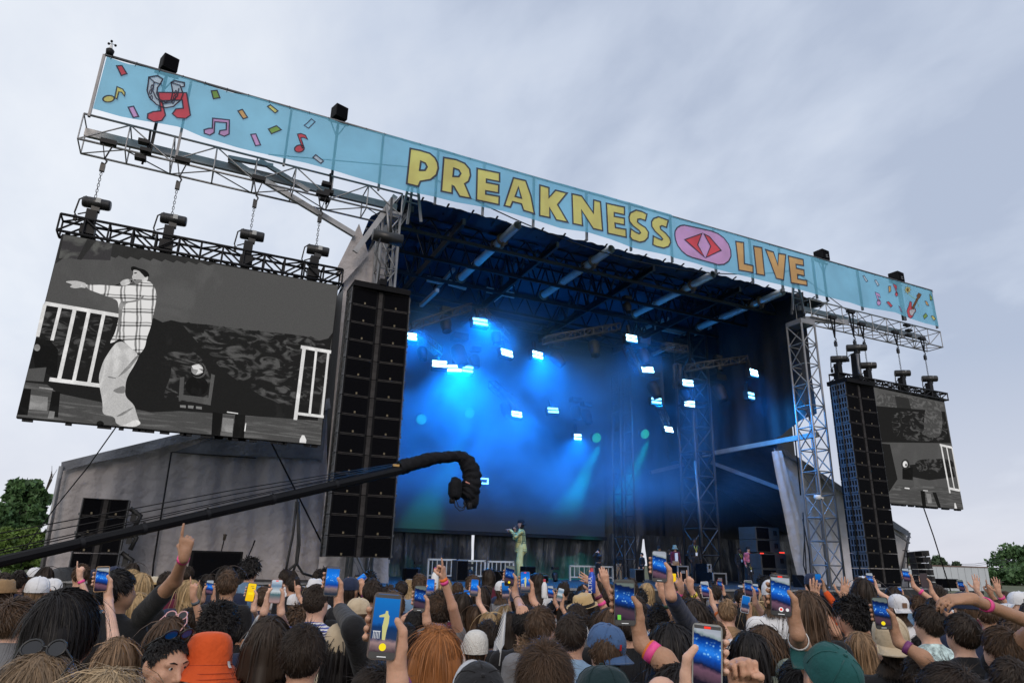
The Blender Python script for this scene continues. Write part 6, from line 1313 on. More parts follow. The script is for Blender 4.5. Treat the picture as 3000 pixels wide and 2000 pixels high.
def rrect(w, h, r, n=5):
    return [(sx*(w/2-r)+r*math.cos(a0+k*math.pi/2/n), sz*(h/2-r)+r*math.sin(a0+k*math.pi/2/n)) for sx, sz, a0 in ((1, 1, 0), (-1, 1, math.pi/2), (-1, -1, math.pi), (1, -1, 1.5*math.pi)) for k in range(n+1)]
def phone(label, px, w, scr='wide', roll=0.0, tilt=-8, turn=0, case=None, W=0.076, ui=None, Hh=None, land=False):
    D = W*2000/w*lens(px)[0]; P = at(px, D=D); H = Hh or W*2.04; t = thing('phone', P, label, 'phone', 'phones held up by the crowd')
    az = math.atan2(P.x, P.y); M = Matrix.Translation(P) @ Matrix.Rotation(-az+R_(turn), 4, 'Z') @ Matrix.Rotation(R_(tilt), 4, 'X') @ Matrix.Rotation(R_(roll), 4, 'Y'); t.matrix_world = M
    L = [(x, 0.0055, z) for x, z in rrect(W, H, 0.012)]
    if land: L = [(z, y, -x) for x, y, z in L]
    mb = MB(); mb.poly([L], (0, -1, 0), 0.011); mb.build('phone_case', case or M_ph, t, local=True)
    sw, shh = W*0.90, H*0.945; L = [(x, -0.0062, z) for x, z in rrect(sw, shh, 0.009)]
    if land: L = [(z, y, -x) for x, y, z in L]
    so = MB().poly([L], (0, -1, 0), 0.0008).build('phone_screen', PS.get(scr, M_off), t, local=True)
    if ui and D < 7:
        u = MB(); y = -0.0075; ms = [E_red, E_wht, E_yel, M_ph, E_fig, E_grn]
        def disc(x, z, r, mi, n=14): u.poly([[(x+r*math.cos(a*2*math.pi/n), y, z+r*math.sin(a*2*math.pi/n)) for a in range(n)]], (0, -1, 0), 0.0004, mi)
        def rect(x, z, w_, h_, mi, yy=0.0): u.poly([[(x-w_/2, y+yy, z-h_/2), (x+w_/2, y+yy, z-h_/2), (x+w_/2, y+yy, z+h_/2), (x-w_/2, y+yy, z+h_/2)]], (0, -1, 0), 0.0004, mi)
        if 'bar' in ui: rect(0, -H*0.435, sw*0.98, H*0.10, 3, 0.0005); rect(0, -H*0.455, sw*0.35, 0.002, 1)
        if 'top' in ui: rect(0, H*0.44, sw*0.98, H*0.055, 3, 0.0005)
        if 'rec' in ui: rect(0, H*0.435, 0.017, 0.006, 0)
        if 'shut' in ui: disc(0, -H*0.345, 0.0085, 1); u.poly([[(0.005*math.cos(a*0.7), y-0.0006, -H*0.345+0.005*math.sin(a*0.7)) for a in range(9)]], (0, -1, 0), 0.0004, 0); disc(sw*0.33, -H*0.345, 0.006, 1)
        if 'yel' in ui: disc(0, -H*0.315, 0.0095, 2)
        if 'grn' in ui: rect(-0.020, -H*0.33, 0.012, 0.016, 5)
        if 'fig' in ui:
            u.poly([[(-0.004, y, -0.035), (0.004, y, -0.036), (0.006, y, -0.012), (0.009, y, 0.006), (0.009, y, 0.024), (0.005, y, 0.030), (0.004, y, 0.037), (-0.002, y, 0.037), (-0.003, y, 0.030), (-0.018, y, 0.024), (-0.018, y, 0.020), (-0.004, y, 0.021), (-0.007, y, -0.002)]], (0, -1, 0), 0.0004, 4)
            for k in range(5): rect(-0.028+0.004*k, -0.024, 0.0012, 0.018, 1)
            rect(-0.02, -0.015, 0.02, 0.0016, 1)
        if 'top2' in ui: rect(0, H*0.45, sw*0.4, 0.004, 3)
        if 'yscr' in ui:
            for k in range(4): rect(-0.008+0.007*k, H*0.30+0.004*(k % 2), 0.004, 0.008, 3)
            rect(0.012, H*0.22, 0.02, 0.005, 3); rect(0, -0.01, 0.04, 0.02, 2, 0.0)
        u.build('screen_symbol', ms, so, local=True)
    return M
# ------------------------------------------------------------------ the crowd, named people first
A_ = lambda side, **k: dict(side=side, **k)
S = lambda n: n
M_stripe = mat('striped_collar', (0.55, 0.5, 0.5), 0.85); 
def stripes(name, c1, c2, sc):
    M = bpy.data.materials.new(name); M.use_nodes = True; nt = M.node_tree; b = nt.nodes['Principled BSDF']; b.inputs['Roughness'].default_value = 0.85
    t = nt.nodes.new('ShaderNodeTexCoord'); w = nt.nodes.new('ShaderNodeTexWave'); w.bands_direction = 'Z'; w.inputs['Scale'].default_value = sc; w.inputs['Distortion'].default_value = 1.0; nt.links.new(t.outputs['Object'], w.inputs['Vector'])
    r = nt.nodes.new('ShaderNodeValToRGB'); nt.links.new(w.outputs[0], r.inputs[0]); r.color_ramp.elements[0].color = (*c1, 1); r.color_ramp.elements[1].color = (*c2, 1); r.color_ramp.elements[0].position = 0.4; r.color_ramp.elements[1].position = 0.6
    nt.links.new(r.outputs[0], b.inputs['Base Color']); return M
M_str1 = stripes('pink_white_stripes', (0.66, 0.64, 0.68), (0.45, 0.20, 0.24), 9); M_str2 = stripes('blue_white_stripes', (0.7, 0.7, 0.72), (0.08, 0.10, 0.35), 16)
M_haw = mat('tropical_print', (0.45, 0.60, 0.62), 0.85, 0, 0.75, 22); M_lace = mat('speckled_straw', (0.56, 0.53, 0.46), 0.85, 0, 0.5, 60); M_knit = mat('white_knit', (0.70, 0.68, 0.64), 0.9, 0, 0.08, 40, bump=0.5, bscale=110)
M_felt = mat('tan_felt', (0.27, 0.17, 0.085), 0.95, 0, 0.1, 12, bump=0.2, bscale=60); M_mirror = mat('blue_mirror_lens', (0.01, 0.13, 0.50), 0.12, 0.3); M_dkl = mat('dark_lens', (0.012, 0.012, 0.015), 0.12); M_pkf = mat('pink_frame', (0.62, 0.34, 0.35), 0.35); M_bkf = mat('black_frame', (0.01, 0.01, 0.011), 0.35)
# phones first: people reach for them
ph = {}
ph['a'] = phone('phone in an amber edged case held high before the left tent', (298, 1695), 41, 'wide', roll=-3, case=mat('amber_case', (0.30, 0.16, 0.06), 0.4), ui=('top',))
ph['b'] = phone('large phone filming the singer zoomed in, yellow dot on its screen', (1127, 1832), 84, 'zoom', roll=4, tilt=-10, turn=6, case=mat('brown_case', (0.05, 0.03, 0.025), 0.4), ui=('bar', 'top', 'yel', 'fig'), Hh=0.168)
ph['c'] = phone('phone held up by a black denim sleeve, screen blue with app symbols', (973, 1701), 42, 'blue', roll=2, ui=('top',))
ph['d'] = phone('large black phone above a blue baseball cap showing the dark stage', (1830, 1763), 63, 'dark', roll=0, ui=('top', 'grn', 'bar'))
ph['e'] = phone('phone raised high beside the white gap in the curtain', (1932, 1658), 44, 'wide', roll=2, ui=('bar',), case=mat('blue_black_case', (0.012, 0.02, 0.03), 0.4))
ph['f'] = phone('large phone recording a bright blue stage, red dot and white button', (2287, 1742), 61, 'wide', roll=3, ui=('rec', 'shut', 'top', 'bar'))
ph['g'] = phone('largest phone, in a pale grey case, at the bottom of the crowd', (2072, 1920), 89, 'wide', roll=4, tilt=-12, case=mat('pale_case', (0.20, 0.20, 0.19), 0.4), ui=('rec', 'top'))
ph['h'] = phone('phone before the beige cap with a yellow dot on its screen', (2583, 1795), 49, 'dark', roll=-2, ui=('bar', 'yel'))
ph['i'] = phone('dark phone held by a hand with pale nails', (1230, 1752), 35, 'dark', roll=1, ui=('bar',))
ph['j'] = phone('phone with a bright yellow screen', (735, 1734), 27, 'yellow', roll=5, ui=('yscr',))
ph['k'] = phone('phone in a rosy case with a pale picture and red timer', (808, 1731), 34, 'pale', roll=2, ui=('rec',), case=mat('rosy_case', (0.2, 0.1, 0.09), 0.4))
ph['l'] = phone('phone held over the crowd in front of the singer, yellow dot', (1493, 1686), 28, 'dark', roll=3, ui=('yel',))
ph['m'] = phone('phone with a bright picture and red timer just right of the singer', (1539, 1704), 29, 'blue', roll=-2, ui=('rec', 'fig'))
ph['n'] = phone('phone in two raised hands in front of the black floor speaker', (614, 1720), 22, 'wide', roll=-2)
ph['o'] = phone('phone held in a tilted landscape grip near the road case', (1056, 1697), 40, 'blue', roll=-40, W=0.155, Hh=0.076)
ph['p'] = phone('phone held upright between two white monitors, left of the singer', (1390, 1720), 23, 'blue', roll=3)
ph['q'] = phone('low phone with blue picture and red timer beneath a taller one', (1367, 1747), 19, 'blue', roll=0, ui=('rec',))
ph['r'] = phone('small bright cyan phone screen next to a taller phone', (1418, 1735), 14, 'blue')
ph['s'] = phone('phone showing a yellow figure just under the singer', (1481, 1728), 22, 'zoom', roll=-3, ui=('fig',))
ph['t'] = phone('small phone with dotted blue lights left of the straw hat', (1613, 1733), 17, 'wide', roll=-3)
ph['u'] = phone('whitish phone tilted left behind the blue bottle', (1641, 1741), 18, 'pale', roll=14)
ph['v'] = phone('phone in a white case left of the large recording phone group', (2066, 1726), 23, 'wide', roll=-4, case=mat('white_case', (0.5, 0.5, 0.52), 0.4))
ph['w'] = phone('small phone in a red case at the stage front', (2109, 1712), 15, 'dark', case=cl('red'))
ph['x'] = phone('white edged phone with very dark screen behind a fist of rings', (2193, 1723), 24, 'dark', case=mat('lilac_case', (0.35, 0.33, 0.42), 0.4))
ph['y'] = phone('phone half hidden left of the white edged dark one', (2171, 1730), 17, 'wide', ui=('rec',))
ph['z'] = phone('phone half hidden right of the white edged dark one', (2214, 1726), 17, 'wide')
ph['A'] = phone('tilted pale phone low between two dark haired heads', (2184, 1769), 25, 'zoom', roll=12, case=mat('ice_case', (0.35, 0.42, 0.5), 0.4), ui=('fig',))
ph['B'] = phone('phone with an orange lit figure beside the lattice tower foot', (2398, 1698), 19, 'zoom', roll=-3, ui=('fig', 'bar'))
ph['C'] = phone('dim dark screened phone left of the right speaker column foot', (2518, 1711), 23, 'warm', roll=-2)
ph['D'] = phone('phone right before the foot of the right speaker column, red timer', (2549, 1697), 21, 'wide', roll=-3, ui=('rec', 'bar'))
ph['E'] = phone('phone high up right of the speaker column, red timer and white dots', (2655, 1683), 21, 'wide', roll=-4, ui=('rec', 'bar'))
ph['F'] = phone('phone with a switched off reddish black screen by the small speaker stack', (2708, 1699), 23, 'off', roll=-2)
ph['G'] = phone('grey cased phone before the white trailer', (2816, 1714), 19, 'dark', roll=-6, case=mat('silver_case', (0.35, 0.35, 0.36), 0.3))
ph['H'] = phone('phone with an orange glowing picture beside the black floor speaker', (543, 1728), 20, 'warm', roll=-6)
ph['I'] = phone('small dim phone right of the black floor speaker', (672, 1736), 19, 'dark', roll=4)
ph['J'] = phone('low phone of rosy back between the curly head and the pointing thumb', (1261, 1720), 24, 'blue', case=mat('rosy_case', (0.2, 0.1, 0.09), 0.4))
ph['K'] = phone('tiny phone left of the boy with the raised bottle', (2636, 1727), 12, 'wide', ui=('rec',))
ph['L'] = phone('yellowish small phone behind the raised navy sleeve', (1975, 1692), 13, 'yellow')

# front row, left to right
person('person with long dark blonde hair and black framed sunglasses pushed up, bottom left corner', (105, 2022), 240, ('long', 'greyblonde'), yaw=-10, shirt='grey', shades=(M_bkf, M_dkl, 0.03, -0.06))
person('person with ash blonde hair at the very bottom, beside the sunglasses wearer', (297, 2071), 262, ('long', 'ashblonde'), yaw=5, shirt='lightgrey')
person('person with thick straight black hair and face turned right, left of the raised phone arm', (188, 1830), 196, ('layered', 'black'), 'light', hyaw=-38, shirt='black')
person('person with brown wavy hair at the left edge, ear showing', (42, 1813), 128, ('tousled', 'brown'), 'fair', hyaw=-35, shirt='grey')
person('person in a tall tan felt hat cut by the left edge', (2, 1742), 82, ('short', 'brown'), shirt='tan', hat=('fedora', M_felt, M_felt))
person('person in a white baseball cap on the left behind the black haired head', (106, 1735), 80, ('under_hat', 'sandy'), shirt='white', hat=('cap', 'white', 'white', 0, 25))
person('person in a second white cap whose beige visor points right', (150, 1728), 62, ('under_hat', 'brown'), shirt='beige', hat=('cap', 'white', 'beige', 5, -80))
person('bearded person in a black t-shirt pointing one tanned arm up high', (343, 1722), 96, ('short', 'black'), 'tan', hyaw=-50, shirt='black', wide=1.15,
       arms=[A_('R', hand=(546, 1592), D=3.75, pose='point', dir=(0.12, 1, 0.1), nrm=(-0.25, 0, 1), elbow=(512, 1700), De=3.85, sleeve='short', bands=[('pink', 0.10)])])
person('person with light brown hair raising a bare arm with the amber cased phone', (344, 1923), 137, ('long', 'lightbrown'), 'fair', shirt='black', arms=[A_('R', phone=ph['a'], elbow=(338, 1915), De=3.15, sleeve='bare')])
person('person with blue mirrored sunglasses on black hair, face turned down to the right', (480, 1928), 138, ('buzz', 'black'), 'light', yaw=-90, hyaw=-40, pitch=-8, shirt='navy', face=True, shades=(M_bkf, M_mirror, 0.03, -0.005))
person('person with straight brown hair and pink sunglasses pushed up', (498, 1858), 118, ('long', 'brown'), 'fair', hyaw=-15, shirt='grey', shades=(M_pkf, M_dkl, 0.02, -0.02))
person('person in an orange bucket hat', (606, 1927), 145, ('under_hat', 'darkbrown'), shirt='grey', hyaw=10, hat=('bucket', 'orange', mat('orange_thread', (0.36, 0.04, 0.01), 0.8), -6), extra=(cl('white'), -30, 1.655, 1.682, 0.09))
person('person with short curly black hair behind the orange bucket hat', (641, 1818), 122, ('curly', 'black'), 'light', hyaw=-12, shirt='navy')
person('person with layered brown hair and a striped collar', (786, 1873), 140, ('layered', 'darkbrown'), 'fair', shirt=M_str1)
person('person with short dark brown hair and both ears showing, right of the striped collar', (887, 1893), 137, ('short', 'darkbrown'), 'light', shirt='navy')
person('person with messy curly brown hair behind the striped collar wearer', (876, 1803), 85, ('curly', 'brown'), 'fair', shirt='white')
person('person with a close crew cut and a blue striped shirt', (926, 1750), 73, ('buzz', 'darkbrown'), 'fair', hyaw=-15, shirt=M_str2)
person('person wearing a hat with a big white bow', (922, 1719), 46, ('long', 'blonde'), 'fair', shirt='white', hat=('fedora', 'white', 'white'))
person('person in a black denim jacket holding a phone with an orange wristband', (1000, 1880), 112, ('long', 'black'), 'light', shirt='black', hat=('beanie', 'beige', 'beige'), arms=[A_('R', phone=ph['c'], elbow=(1035, 1838), De=3.0, sleeve='long', bands=[('orange', 0.28)])])
person('person in a beige cap among the phones left of the ginger head', (1050, 1788), 70, ('under_hat', 'brown'), 'light', shirt='tan', hat=('cap', 'beige', 'beige', 0, -35))
person('person holding the large zoomed phone, purple wrist cuff', (1108, 1998), 130, ('short', 'darkbrown'), 'light', shirt='black', sleeve='long', D=1.95, arms=[A_('R', phone=ph['b'], elbow=(1200, 2070), De=1.95, sleeve='short', bands=[('purple', 0.16)])])
person('person with smooth ginger hair, bottom middle left', (1278, 1905), 152, ('layered', 'ginger'), 'fair', shirt='white')
person('person with dark curls on top in front of the stage barriers', (1292, 1772), 86, ('curly', 'darkbrown'), 'light', hyaw=-10, shirt='white')
person('person with pale nailed hand holding the dark phone', (1215, 1815), 66, ('short', 'black'), 'light', shirt='black', arms=[A_('R', phone=ph['i'], sleeve='bare')])
person('person in a white bucket hat with a dark red band', (1343, 1799), 56, ('under_hat', 'brown'), 'fair', shirt='white', hat=('bucket', 'white', 'maroon', 0))
person('person in a white knitted hat', (1393, 1884), 86, ('under_hat', 'darkbrown'), 'light', shirt='white', hat=('knit', M_knit, M_knit))
person('person with dark brown hair beside a white feather', (1430, 1848), 78, ('tousled', 'darkbrown'), 'light', shirt='lightblue')
person('person with a dark glossy bob behind the white feather', (1500, 1824), 78, ('bob', 'darkbrown'), 'light', shirt='black')
person('person with blonde streaked hair low in the middle rows', (1432, 1815), 60, ('long', 'blonde'), 'fair', shirt='black')
person('person holding a phone high on a long bare arm with a hair tie', (1540, 1802), 60, ('short', 'black'), 'light', shirt='black', arms=[A_('R', phone=ph['l'], elbow=(1530, 1790), sleeve='bare', bands=[('hairtie', 0.42)])], D=4.7)
person('person with short brown hair and nape turned right, middle of the crowd', (1585, 1817), 86, ('short', 'brown'), 'fair', hyaw=-30, shirt='grey')
person('person with brown hair just right of the brown nape', (1675, 1841), 94, ('short', 'darkbrown'), 'light', hyaw=-20, shirt='lightblue')
person('person with wavy light brown hair at the bottom centre', (1595, 1955), 168, ('tousled', 'brown'), 'light', shirt='denim')
person('person with ruffled brown hair peeking behind the bottom centre head', (1560, 1900), 112, ('curly', 'lightbrown'), 'light', shirt='denim')
person('person in a blue baseball cap turned backwards', (1777, 1885), 108, ('short', 'brown'), 'light', shirt='lightblue', hyaw=15, hat=('cap', 'capblue', 'capblue', -14, 205), extra=(cl('red'), 80, 1.70, 1.73, 0.06))
person('person in a black cap with a pale grey visor, bottom middle', (1398, 2024), 172, ('under_hat', 'black'), 'light', shirt='black', hat=('cap', 'black', 'lightgrey', 40, 12))
person('person in a very dark green cap at the bottom, under the blue cap', (1768, 2041), 176, ('under_hat', 'black'), 'light', shirt='navy', hat=('cap', 'darkgreen', 'darkgreen', -8, 20))
person('person in a straw hat with a black band', (1713, 1769), 58, ('short', 'darkbrown'), 'light', shirt='white', hat=('fedora', 'straw', 'black', 14, -40))
person('person with a black afro left of the straw hat', (1688, 1759), 62, ('afro', 'black'), 'dark', shirt='black')
person('person with short dark hair before the straw hat', (1690, 1802), 70, ('short', 'darkbrown'), 'light', shirt='grey')
person('person holding the large black phone, orange and pink wristbands', (1990, 1985), 120, ('long', 'black'), 'tan', shirt='navy', D=2.25, arms=[A_('R', phone=ph['d'], elbow=(1945, 1935), De=2.3, sleeve='bare', bands=[('orange', 0.42), ('pink', 0.50)])])
person('person with long brown hair left of the large black phone', (1790, 1812), 78, ('long', 'brown'), 'light', shirt='black')
person('person holding a blue bottle up on an arm in a maroon sleeve', (1752, 1812), 52, ('short', 'darkbrown'), 'light', shirt='maroon', arms=[A_('R', hand=(1738, 1712), D=5.6, pose='hold', dir=(-0.35, 0.9, 0), nrm=(-0.6, 0, 0.7), sleeve='bare', bands=[('maroon', 0.18), ('pink', 0.42)])], D=5.7)
person('person raising a relaxed hand right of the blue bottle', (1795, 1808), 46, ('short', 'brown'), 'light', shirt='grey', arms=[A_('R', hand=(1772, 1690), D=5.8, pose='loose', dir=(-0.2, 1, 0), sleeve='bare')], D=5.9)
person('person in a navy sleeve raising a phone, pink band at the wrist', (2010, 1846), 100, ('long', 'brown'), 'light', shirt='navy', arms=[A_('R', phone=ph['e'], elbow=(2015, 1830), De=3.7, sleeve='long', bands=[('pink', 0.34), ('purple', 0.42)])], D=3.9)
person('person with long straight black hair between two large phones', (1960, 1875), 118, ('long', 'black'), 'light', hyaw=8, shirt='black')
person('person with wavy dark brown hair behind the navy sleeve', (2028, 1797), 92, ('wavy', 'darkbrown'), 'light', shirt='black')
person('person with short fair hair under the row of phones', (2132, 1783), 60, ('short', 'sandy'), 'fair', hyaw=-20, shirt='tan')
person('person with sleek black hair and an earring beside the fair haired one', (2155, 1812), 50, ('bob', 'black'), 'light', shirt='black')
person('person holding the white cased phone, orange wristband', (2100, 1835), 48, ('short', 'brown'), 'fair', shirt='white', arms=[A_('R', phone=ph['v'], sleeve='bare', bands=[('orange', 0.5)])], D=6.1)
person('person with tight black curls left of the large recording phone', (2222, 1800), 74, ('curly', 'black'), 'light', shirt='navy')
person('person with long wavy chestnut hair under the large recording phone', (2240, 1878), 110, ('wavy', 'brown'), 'light', shirt='navy')
person('person holding the large recording phone in a tanned hand', (2345, 1975), 110, ('short', 'black'), 'tan', shirt='black', arms=[A_('R', phone=ph['f'], elbow=(2340, 1880), De=2.5, sleeve='bare', bands=[('white', 0.75)])], D=2.65)
person('person with long straight dark brown hair right of the large recording phone', (2360, 1776), 94, ('long', 'brown'), 'light', shirt='black')
person('person in a cream cap behind the largest phone', (2046, 1969), 110, ('under_hat', 'brown'), 'light', shirt='cream', hat=('cap', 'cream', 'cream', 0, 20))
person('person holding the largest phone in a pink skinned hand', (1985, 2105), 170, ('short', 'brown'), 'fair', shirt='grey', D=1.9, arms=[A_('L', phone=ph['g'], elbow=(1940, 2030), De=1.8, sleeve='bare', bands=[('pink', 0.2)])])
person('person raising a clenched fist at the bottom', (2200, 2090), 170, ('short', 'darkbrown'), 'light', shirt='navy', D=2.1, arms=[A_('R', hand=(2166, 1958), D=1.75, pose='fist', dir=(0.0, 1, 0.2), nrm=(0.1, 0, -1), sleeve='long')])
person('person in a dark hoodie with black hair, behind the fist', (2195, 1895), 108, ('long', 'black'), 'light', shirt='black', sleeve='long')
person('person in a sage cap with its visor to the left, face in profile', (2325, 1979), 108, ('short', 'darkbrown'), 'fair', hyaw=78, shirt='navy', hat=('cap', 'sage', 'sage', 4, 0), face=True)
person('person in a dark green cap with the visor at the front, bottom right', (2423, 1970), 166, ('under_hat', 'darkbrown'), 'light', shirt='navy', hyaw=18, hat=('cap', 'green', 'green', 42, 16))
person('person with thick black curls and sunglasses hanging, face in profile to the left', (2496, 1797), 104, ('curly', 'black'), 'fair', hyaw=58, shirt='black', face=True)
person('person in a beige baseball cap worn backwards', (2612, 1871), 118, ('under_hat', 'darkbrown'), 'fair', shirt='black', hat=('cap', 'beige', 'beige', -18, 168))
person('person with a purple wristband holding the phone before the beige cap', (2700, 1960), 106, ('short', 'darkbrown'), 'tan', shirt='black', arms=[A_('R', phone=ph['h'], elbow=(2705, 1925), De=2.9, sleeve='bare', bands=[('purple', 0.36)])], D=3.0)
person('person in a white trucker cap with a brown patch', (2634, 1776), 62, ('under_hat', 'brown'), 'light', shirt='white', hat=('cap', 'white', 'white', -12, 185), extra=(cl('brown'), 90, 1.688, 1.738, 0.26))
person('person with brown hair in a tropical print shirt', (2722, 1819), 90, ('short', 'darkbrown'), 'fair', hyaw=35, shirt=M_haw)
person('person with short dark brown hair right of the tropical shirt', (2820, 1849), 106, ('short', 'darkbrown'), 'fair', hyaw=25, shirt='black')
person('person with sandy brown hair at the right edge', (2935, 1895), 122, ('short', 'brown'), 'fair', hyaw=25, shirt='black')
person('person in a furry black coat at the right edge, behind dark hair', (2950, 1831), 84, ('tousled', 'darkbrown'), 'fair', hyaw=20, shirt='black', sleeve='long')
person('person with flat dark brown hair at the bottom right', (2792, 2053), 226, ('short', 'darkbrown'), 'fair', hyaw=10, shirt='black')
person('person with dark hair in the bottom right corner', (2965, 1995), 150, ('short', 'darkbrown'), 'light', shirt='black', sleeve='long')
person('person in a speckled pale straw hat at the bottom right', (2610, 2013), 100, ('under_hat', 'brown'), 'light', shirt='cream', hat=('fedora', M_lace, M_lace))
person('person stretching an arm with a wide pink wristband to the left', (2990, 1835), 78, ('short', 'brown'), 'tan', shirt='black', arms=[A_('L', hand=(2800, 1754), D=2.9, pose='loose', dir=(-1, -0.08, 0.1), nrm=(0, -1, 0.2), elbow=(3045, 1832), De=2.9, sleeve='bare', bands=[('pink', 0.22)])], D=3.2)
person('person in a navy cap behind the stretched arm', (2828, 1781), 80, ('under_hat', 'brown'), 'light', shirt='navy', hat=('cap', 'navy', 'navy', 0, 30))
person('person in a blue cap near the foot of the lattice tower', (2400, 1749), 44, ('under_hat', 'brown'), 'light', shirt='navy', hat=('cap', 'navy', 'navy', 0, 0))
person('person in a white cap with its visor to the left at the right edge', (2990, 1771), 66, ('under_hat', 'brown'), 'fair', hyaw=60, shirt='white', hat=('cap', 'white', 'white', 0, 0))
person('person with loose fair brown hair beside the beige cap', (2520, 1887), 92, ('long', 'sandy'), 'fair', shirt='black')
person('person with dark hair filling the gap below the beige cap', (2700, 1890), 80, ('tousled', 'black'), 'light', shirt='black')
person('person with dark hair at the bottom left of the middle, a pale cap before them', (925, 1990), 90, ('under_hat', 'brown'), 'light', shirt='beige', hat=('cap', 'cream', 'cream', 0, 0))
person('person with brown hair at the very bottom, left of the zoomed phone', (1020, 1990), 118, ('tousled', 'brown'), 'light', shirt='black')
person('person with black hair between the curls and the striped collar', (705, 1840), 76, ('tousled', 'black'), 'light', shirt='black')
person('person with dark hair in front of the ginger head, right of the zoomed phone', (1188, 1860), 80, ('short', 'black'), 'dark', shirt='navy')
person('person in a brown cowboy hat below the road case', (1078, 1742), 44, ('long', 'brown'), 'fair', shirt='white', hat=('cowboy', 'tan', 'brown'))
person('person in a cream straw hat beside the pointing arm', (452, 1712), 46, ('short', 'brown'), 'light', shirt='white', hat=('fedora', 'cream', 'straw'))
# hands and phones farther off, each with its owner below
def far(label, hx, hy, w, hair, sk='light', shirt='black', arms=(), **k): person(label, (hx, hy), w, hair, sk, shirt=shirt, arms=arms, **k)
far('person with two raised hands around the phone before the floor speaker', 608, 1775, 34, ('short', 'brown'), 'light', 'black', [A_('R', phone=ph['n'], sleeve='bare'), A_('L', phone=ph['n'], sleeve='bare', bands=[('grey', 0.3)])])
far('person holding the phone with a yellow screen', 742, 1790, 38, ('short', 'black'), 'fair', 'denim', [A_('R', phone=ph['j'], sleeve='bare', bands=[('orange', 0.3)])])
far('person holding the rosy cased phone, long pale sleeve', 815, 1788, 44, ('long', 'brown'), 'fair', 'lightgrey', [A_('R', phone=ph['k'], sleeve='bare'), A_('L', phone=ph['k'], sleeve='long', bands=[('pink', 0.2)])])
far('person with one finger raised beside the left speaker block', 238, 1738, 32, ('short', 'black'), 'fair', 'navy', [A_('R', hand=(234, 1672), D=5.9, pose='point', dir=(0, 1, 0), sleeve='bare', bands=[('pink', 0.2)])], D=6.0)
far('person raising a hand with a watch left of the two handed phone', 560, 1782, 34, ('tousled', 'darkbrown'), 'light', 'black', [A_('R', hand=(568, 1722), D=5.3, pose='horns', dir=(0.1, 1, 0), sleeve='bare', bands=[('grey', 0.3)])], D=5.5)
far('person raising a thumb and finger before the barriers, orange band', 1285, 1748, 34, ('short', 'brown'), 'light', 'grey', [A_('R', hand=(1299, 1668), D=5.6, pose='point', dir=(0.05, 1, 0), nrm=(-1, 0, 0.2), sleeve='bare', bands=[('pink', 0.15), ('orange', 0.05)])], D=5.8)
far('person holding the tilted phone near the road case', 1048, 1742, 30, ('long', 'brown'), 'light', 'white', [A_('R', hand=(1058, 1712), D=7.3, pose='hold', dir=(0, 1, 0), sleeve='bare', bands=[('purple', 0.3)])], D=7.4)
far('person whose phone stands between white monitors', 1395, 1775, 28, ('long', 'brown'), 'fair', 'black', [A_('R', phone=ph['p'], sleeve='bare', bands=[('yellow', 0.6)])], D=6.7)
far('person with blue low phone and red timer', 1368, 1782, 24, ('short', 'black'), 'light', 'black', [A_('R', phone=ph['q'], sleeve='bare')], D=8)
far('person holding the small cyan phone', 1424, 1770, 22, ('short', 'darkbrown'), 'light', 'lightgrey', [A_('R', phone=ph['r'], sleeve='long')], D=10.4)
far('person holding the bright phone beside the singer', 1545, 1755, 36, ('short', 'darkbrown'), 'light', 'white', [A_('R', phone=ph['m'], sleeve='bare')], D=5.3)
far('person with the phone showing a yellow figure', 1484, 1775, 28, ('long', 'blonde'), 'fair', 'black', [A_('R', phone=ph['s'], sleeve='bare')], D=7.1)
far('person holding a small phone left of the straw hat', 1622, 1765, 24, ('short', 'black'), 'light', 'white', [A_('R', phone=ph['t'], sleeve='bare', bands=[('orange', 0.4)])], D=9.1)
far('person holding the whitish tilted phone', 1652, 1775, 24, ('long', 'darkbrown'), 'light', 'grey', [A_('R', phone=ph['u'], sleeve='bare')], D=8.6)
far('person holding the red cased small phone', 2128, 1745, 22, ('short', 'brown'), 'light', 'black', [A_('R', phone=ph['w'], sleeve='long', bands=[('pink', 0.3)])], D=10.3)
far('person holding the white edged dark phone', 2215, 1772, 34, ('long', 'blonde'), 'light', 'white', [A_('R', phone=ph['x'], sleeve='bare')], D=6.5)
far('person holding the phone at the left of the dark one', 2165, 1765, 24, ('short', 'black'), 'light', 'navy', [A_('L', phone=ph['y'], sleeve='bare')], D=9.1)
far('person holding the phone at the right of the dark one', 2240, 1765, 24, ('short', 'brown'), 'light', 'grey', [A_('R', phone=ph['z'], sleeve='bare')], D=9.1)
far('person in a dark sleeve holding the tilted pale phone', 2188, 1850, 40, ('tousled', 'black'), 'tan', 'navy', [A_('R', phone=ph['A'], sleeve='long')], D=6.2)
far('person holding the orange lit phone by the tower, orange cuff', 2425, 1760, 40, ('tousled', 'black'), 'tan', 'orange', [A_('R', phone=ph['B'], sleeve='long', bands=[('pink', 0.25)])], D=8.0)
far('person raising a flat hand left of the orange lit phone', 2386, 1790, 44, ('short', 'brown'), 'light', 'navy', [A_('R', hand=(2388, 1738), D=4.9, pose='open', dir=(-0.1, 1, 0), nrm=(0.8, 0, 0.5), sleeve='bare')], D=5.1)
far('person holding the dim dark phone, fist around it', 2535, 1775, 38, ('short', 'brown'), 'light', 'grey', [A_('R', phone=ph['C'], sleeve='bare')], D=6.5)
far('person holding the phone before the right speaker column', 2556, 1760, 34, ('short', 'darkbrown'), 'fair', 'black', [A_('R', phone=ph['D'], sleeve='bare'), A_('L', phone=ph['D'], sleeve='bare')], D=7.2)
far('person in a denim sleeve holding the highest phone on the right', 2690, 1762, 40, ('short', 'brown'), 'light', 'denim', [A_('R', phone=ph['E'], sleeve='short', bands=[('pink', 0.35)])], D=7.1)
